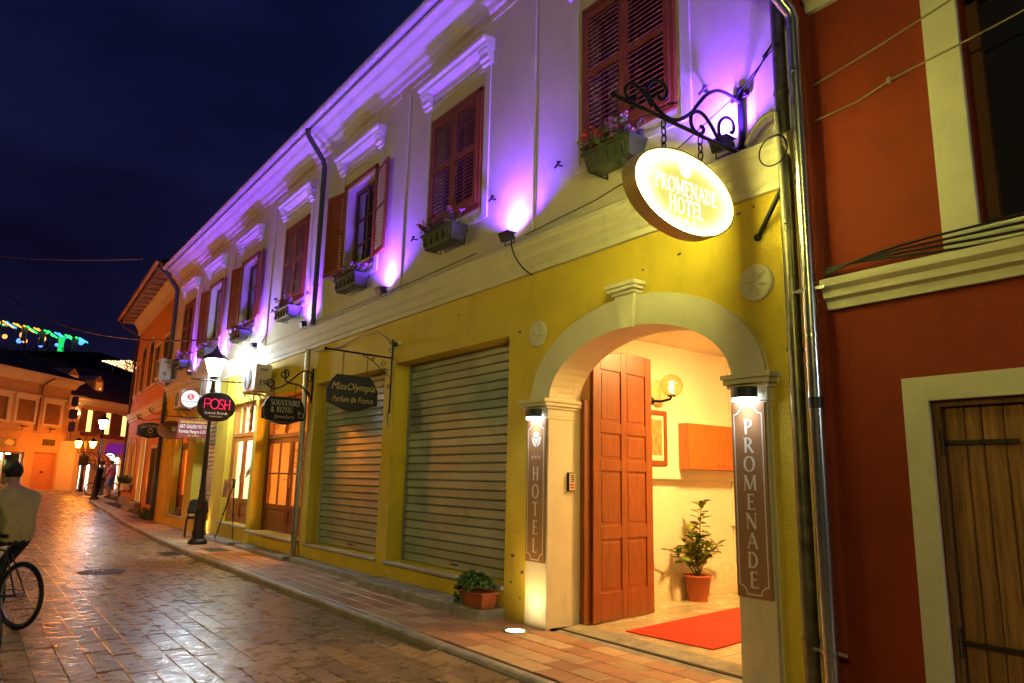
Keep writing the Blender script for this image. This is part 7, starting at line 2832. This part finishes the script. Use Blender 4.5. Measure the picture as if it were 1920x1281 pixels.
def bicycle(label, frame_m):
    """heading +x, rear wheel contact at the origin"""
    t = empty('bicycle', (0, 0, 0), label, 'bicycle')
    R_ = .335
    B = 1.05
    def torus(mb, c, r_, q, n=40):
        pts = [Vector((c[0] + r_ * math.cos(2 * PI * k / n), c[1], c[2] + r_ * math.sin(2 * PI * k / n))) for k in range(n + 1)]
        mb.tube(pts, q, 8, cap=False)
    for x in (0, B):
        mb = MB()
        torus(mb, (x, 0, R_), R_ - .02, .021)
        wh = mb.build('wheel', M_tyre, t)
        mb = MB()
        torus(mb, (x, 0, R_), R_ - .048, .011)
        mb.build('rim', M_chrome, wh)
        mb = MB()
        for k in range(28):
            a = 2 * PI * k / 28
            s_ = .025 if k % 2 else -.025
            mb.tube([(x + .02 * math.cos(a + 1), s_, R_ + .02 * math.sin(a + 1)), (x + (R_ - .05) * math.cos(a), 0, R_ + (R_ - .05) * math.sin(a))], .0016, 3, cap=False)
        mb.build('spokes', M_chrome, wh, kind='stuff')
        mb = MB()
        mb.lathe([(.022, -.05), (.02, -.02), (.02, .02), (.022, .05)], (x, 0, R_), 10, axis=(0, 1, 0))
        mb.build('hub', M_chrome, wh)
    bb, st, ht, hb = (.44, 0, .29), (.27, 0, .80), (.88, 0, .82), (.90, 0, .70)
    mb = MB()
    for a, b, r_ in ((bb, st, .016), (bb, hb, .019), ((.285, 0, .76), ht, .016), (hb, ht, .02)): mb.tube([a, b], r_, 8)
    for s_ in (-.055, .055):
        mb.tube([(.44, s_ * .6, .29), (0, s_, R_)], .010, 6)
        mb.tube([(.275, s_ * .4, .76), (0, s_, R_)], .009, 6)
        mb.tube([(.905, s_ * .5, .69), (.96, s_, .5), (B, s_, R_)], .012, 6)
    mb.build('frame', frame_m, t)
    mb = MB()
    mb.tube([(.265, 0, .8), (.25, 0, .9)], .013, 8)
    mb.build('seat_post', M_chrome, t)
    mb = MB()
    mb.tube([(.87, 0, .84), (.855, 0, .98)], .012, 8)
    mb.build('handlebar_stem', M_chrome, t)
    mb = MB()
    pr = [(-.02, .0, .025), (.03, .065, .03), (.09, .07, .03), (.18, .03, .022), (.28, .018, .016)]
    vs = []
    for (a, w_, h) in pr: vs += [(.13 + a, -w_, .905), (.13 + a, -w_ * .7, .905 + h), (.13 + a, w_ * .7, .905 + h), (.13 + a, w_, .905)]
    mb.add(vs, [(4 * i + j, 4 * i + 4 + j, 4 * i + 4 + (j + 1) % 4, 4 * i + (j + 1) % 4) for i in range(4) for j in range(4)] + [(0, 1, 2, 3), (19, 18, 17, 16)], True)
    mb.build('saddle', M_black, t)
    mb = MB()
    mb.tube([(.72, -.3, .99), (.80, -.24, 1.0), (.86, -.08, .99), (.86, .08, .99), (.80, .24, 1.0), (.72, .3, .99)], .012, 8)
    hbm = mb.build('handlebar', M_chrome, t)
    for s_ in (-1, 1):
        mb = MB()
        mb.tube([(.79, s_ * .255, 1.0), (.68, s_ * .32, .985)], .018, 8)
        mb.build('grip', M_black, hbm)
    mb = MB()
    torus(mb, (.44, -.04, .29), .085, .006, 24)
    for k in range(5):
        a = 2 * PI * k / 5
        mb.tube([(.44, -.04, .29), (.44 + .085 * math.cos(a), -.04, .29 + .085 * math.sin(a))], .006, 4)
    mb.tube([(.44, -.06, .29), (.50, -.07, .13)], .01, 6)
    mb.tube([(.44, .06, .29), (.38, .07, .45)], .01, 6)
    mb.tube([(.44, -.04, .375), (0, -.04, R_ + .04)], .005, 4)
    mb.tube([(.44, -.04, .205), (0, -.04, R_ - .04)], .005, 4)
    ck = mb.build('crankset', M_chrome, t)
    for (a, b, c) in ((.5, -.12, .13), (.38, .12, .45)):
        mb = MB()
        mb.box(a - .045, a + .045, b - .045, b + .045, c - .012, c + .012)
        mb.build('pedal', M_black, ck)
    return t


M_bf = mat('dark blue bike paint', (.02, .025, .05), .35)
bk = bicycle('dark bicycle ridden by the person in the pale shirt', M_bf)
hd = math.atan2(-.52, -.85)
bk.location = (-9.18, -4.375, 0)
bk.rotation_euler = (0, 0, hd)
b2 = copy_tree(bk)
b2['label'] = 'dark bicycle at the street side, only its wheel and grip in view'
b2.location = (-6.9, -4.74, 0)
b2.rotation_euler = (0, 0, math.atan2(-.295, -.955))
b2.scale = (1.05, 1.05, 1.05)
b3 = copy_tree(bk)
b3['label'] = 'bicycle held by the person bending on the far corner'
b3.location = (-42.9, .30, .38)
b3.rotation_euler = (0, 0, math.atan2(.9, -.2))
# cyclist: pelvis on the saddle, hands on the bar, feet on the pedals (local: y forward)
J = dict(pelvis=(0, .19, .93), waist=(0, .22, 1.06), chest=(0, .30, 1.28), neck=(0, .36, 1.42), head=(0, .40, 1.50), crown=(0, .41, 1.60))
for s_, k in (('L', -1), ('R', 1)):
    J['sh' + s_] = (k * .215, .31, 1.31)
    J['el' + s_] = (k * .31, .44, 1.10)
    J['wr' + s_] = (k * .31, .66, 1.03)
    J['ha' + s_] = (k * .31, .72, 1.01)
    J['hi' + s_] = (k * .11, .20, .91)
J.update(knL=(-.13, .58, .83), anL=(-.13, .38, .53), toL=(-.13, .50, .47), knR=(.13, .56, .56), anR=(.13, .46, .21), toR=(.13, .58, .15))
person((-9.18, -4.375, 0), hd - PI / 2, J, dict(shirt=cl('pale shirt', (.40, .34, .14)), trousers=cl('dark jeans', (.02, .02, .04)), hem=-.06), 'person in pale shirt riding a bicycle away down the street', lev=3, big=1.2)
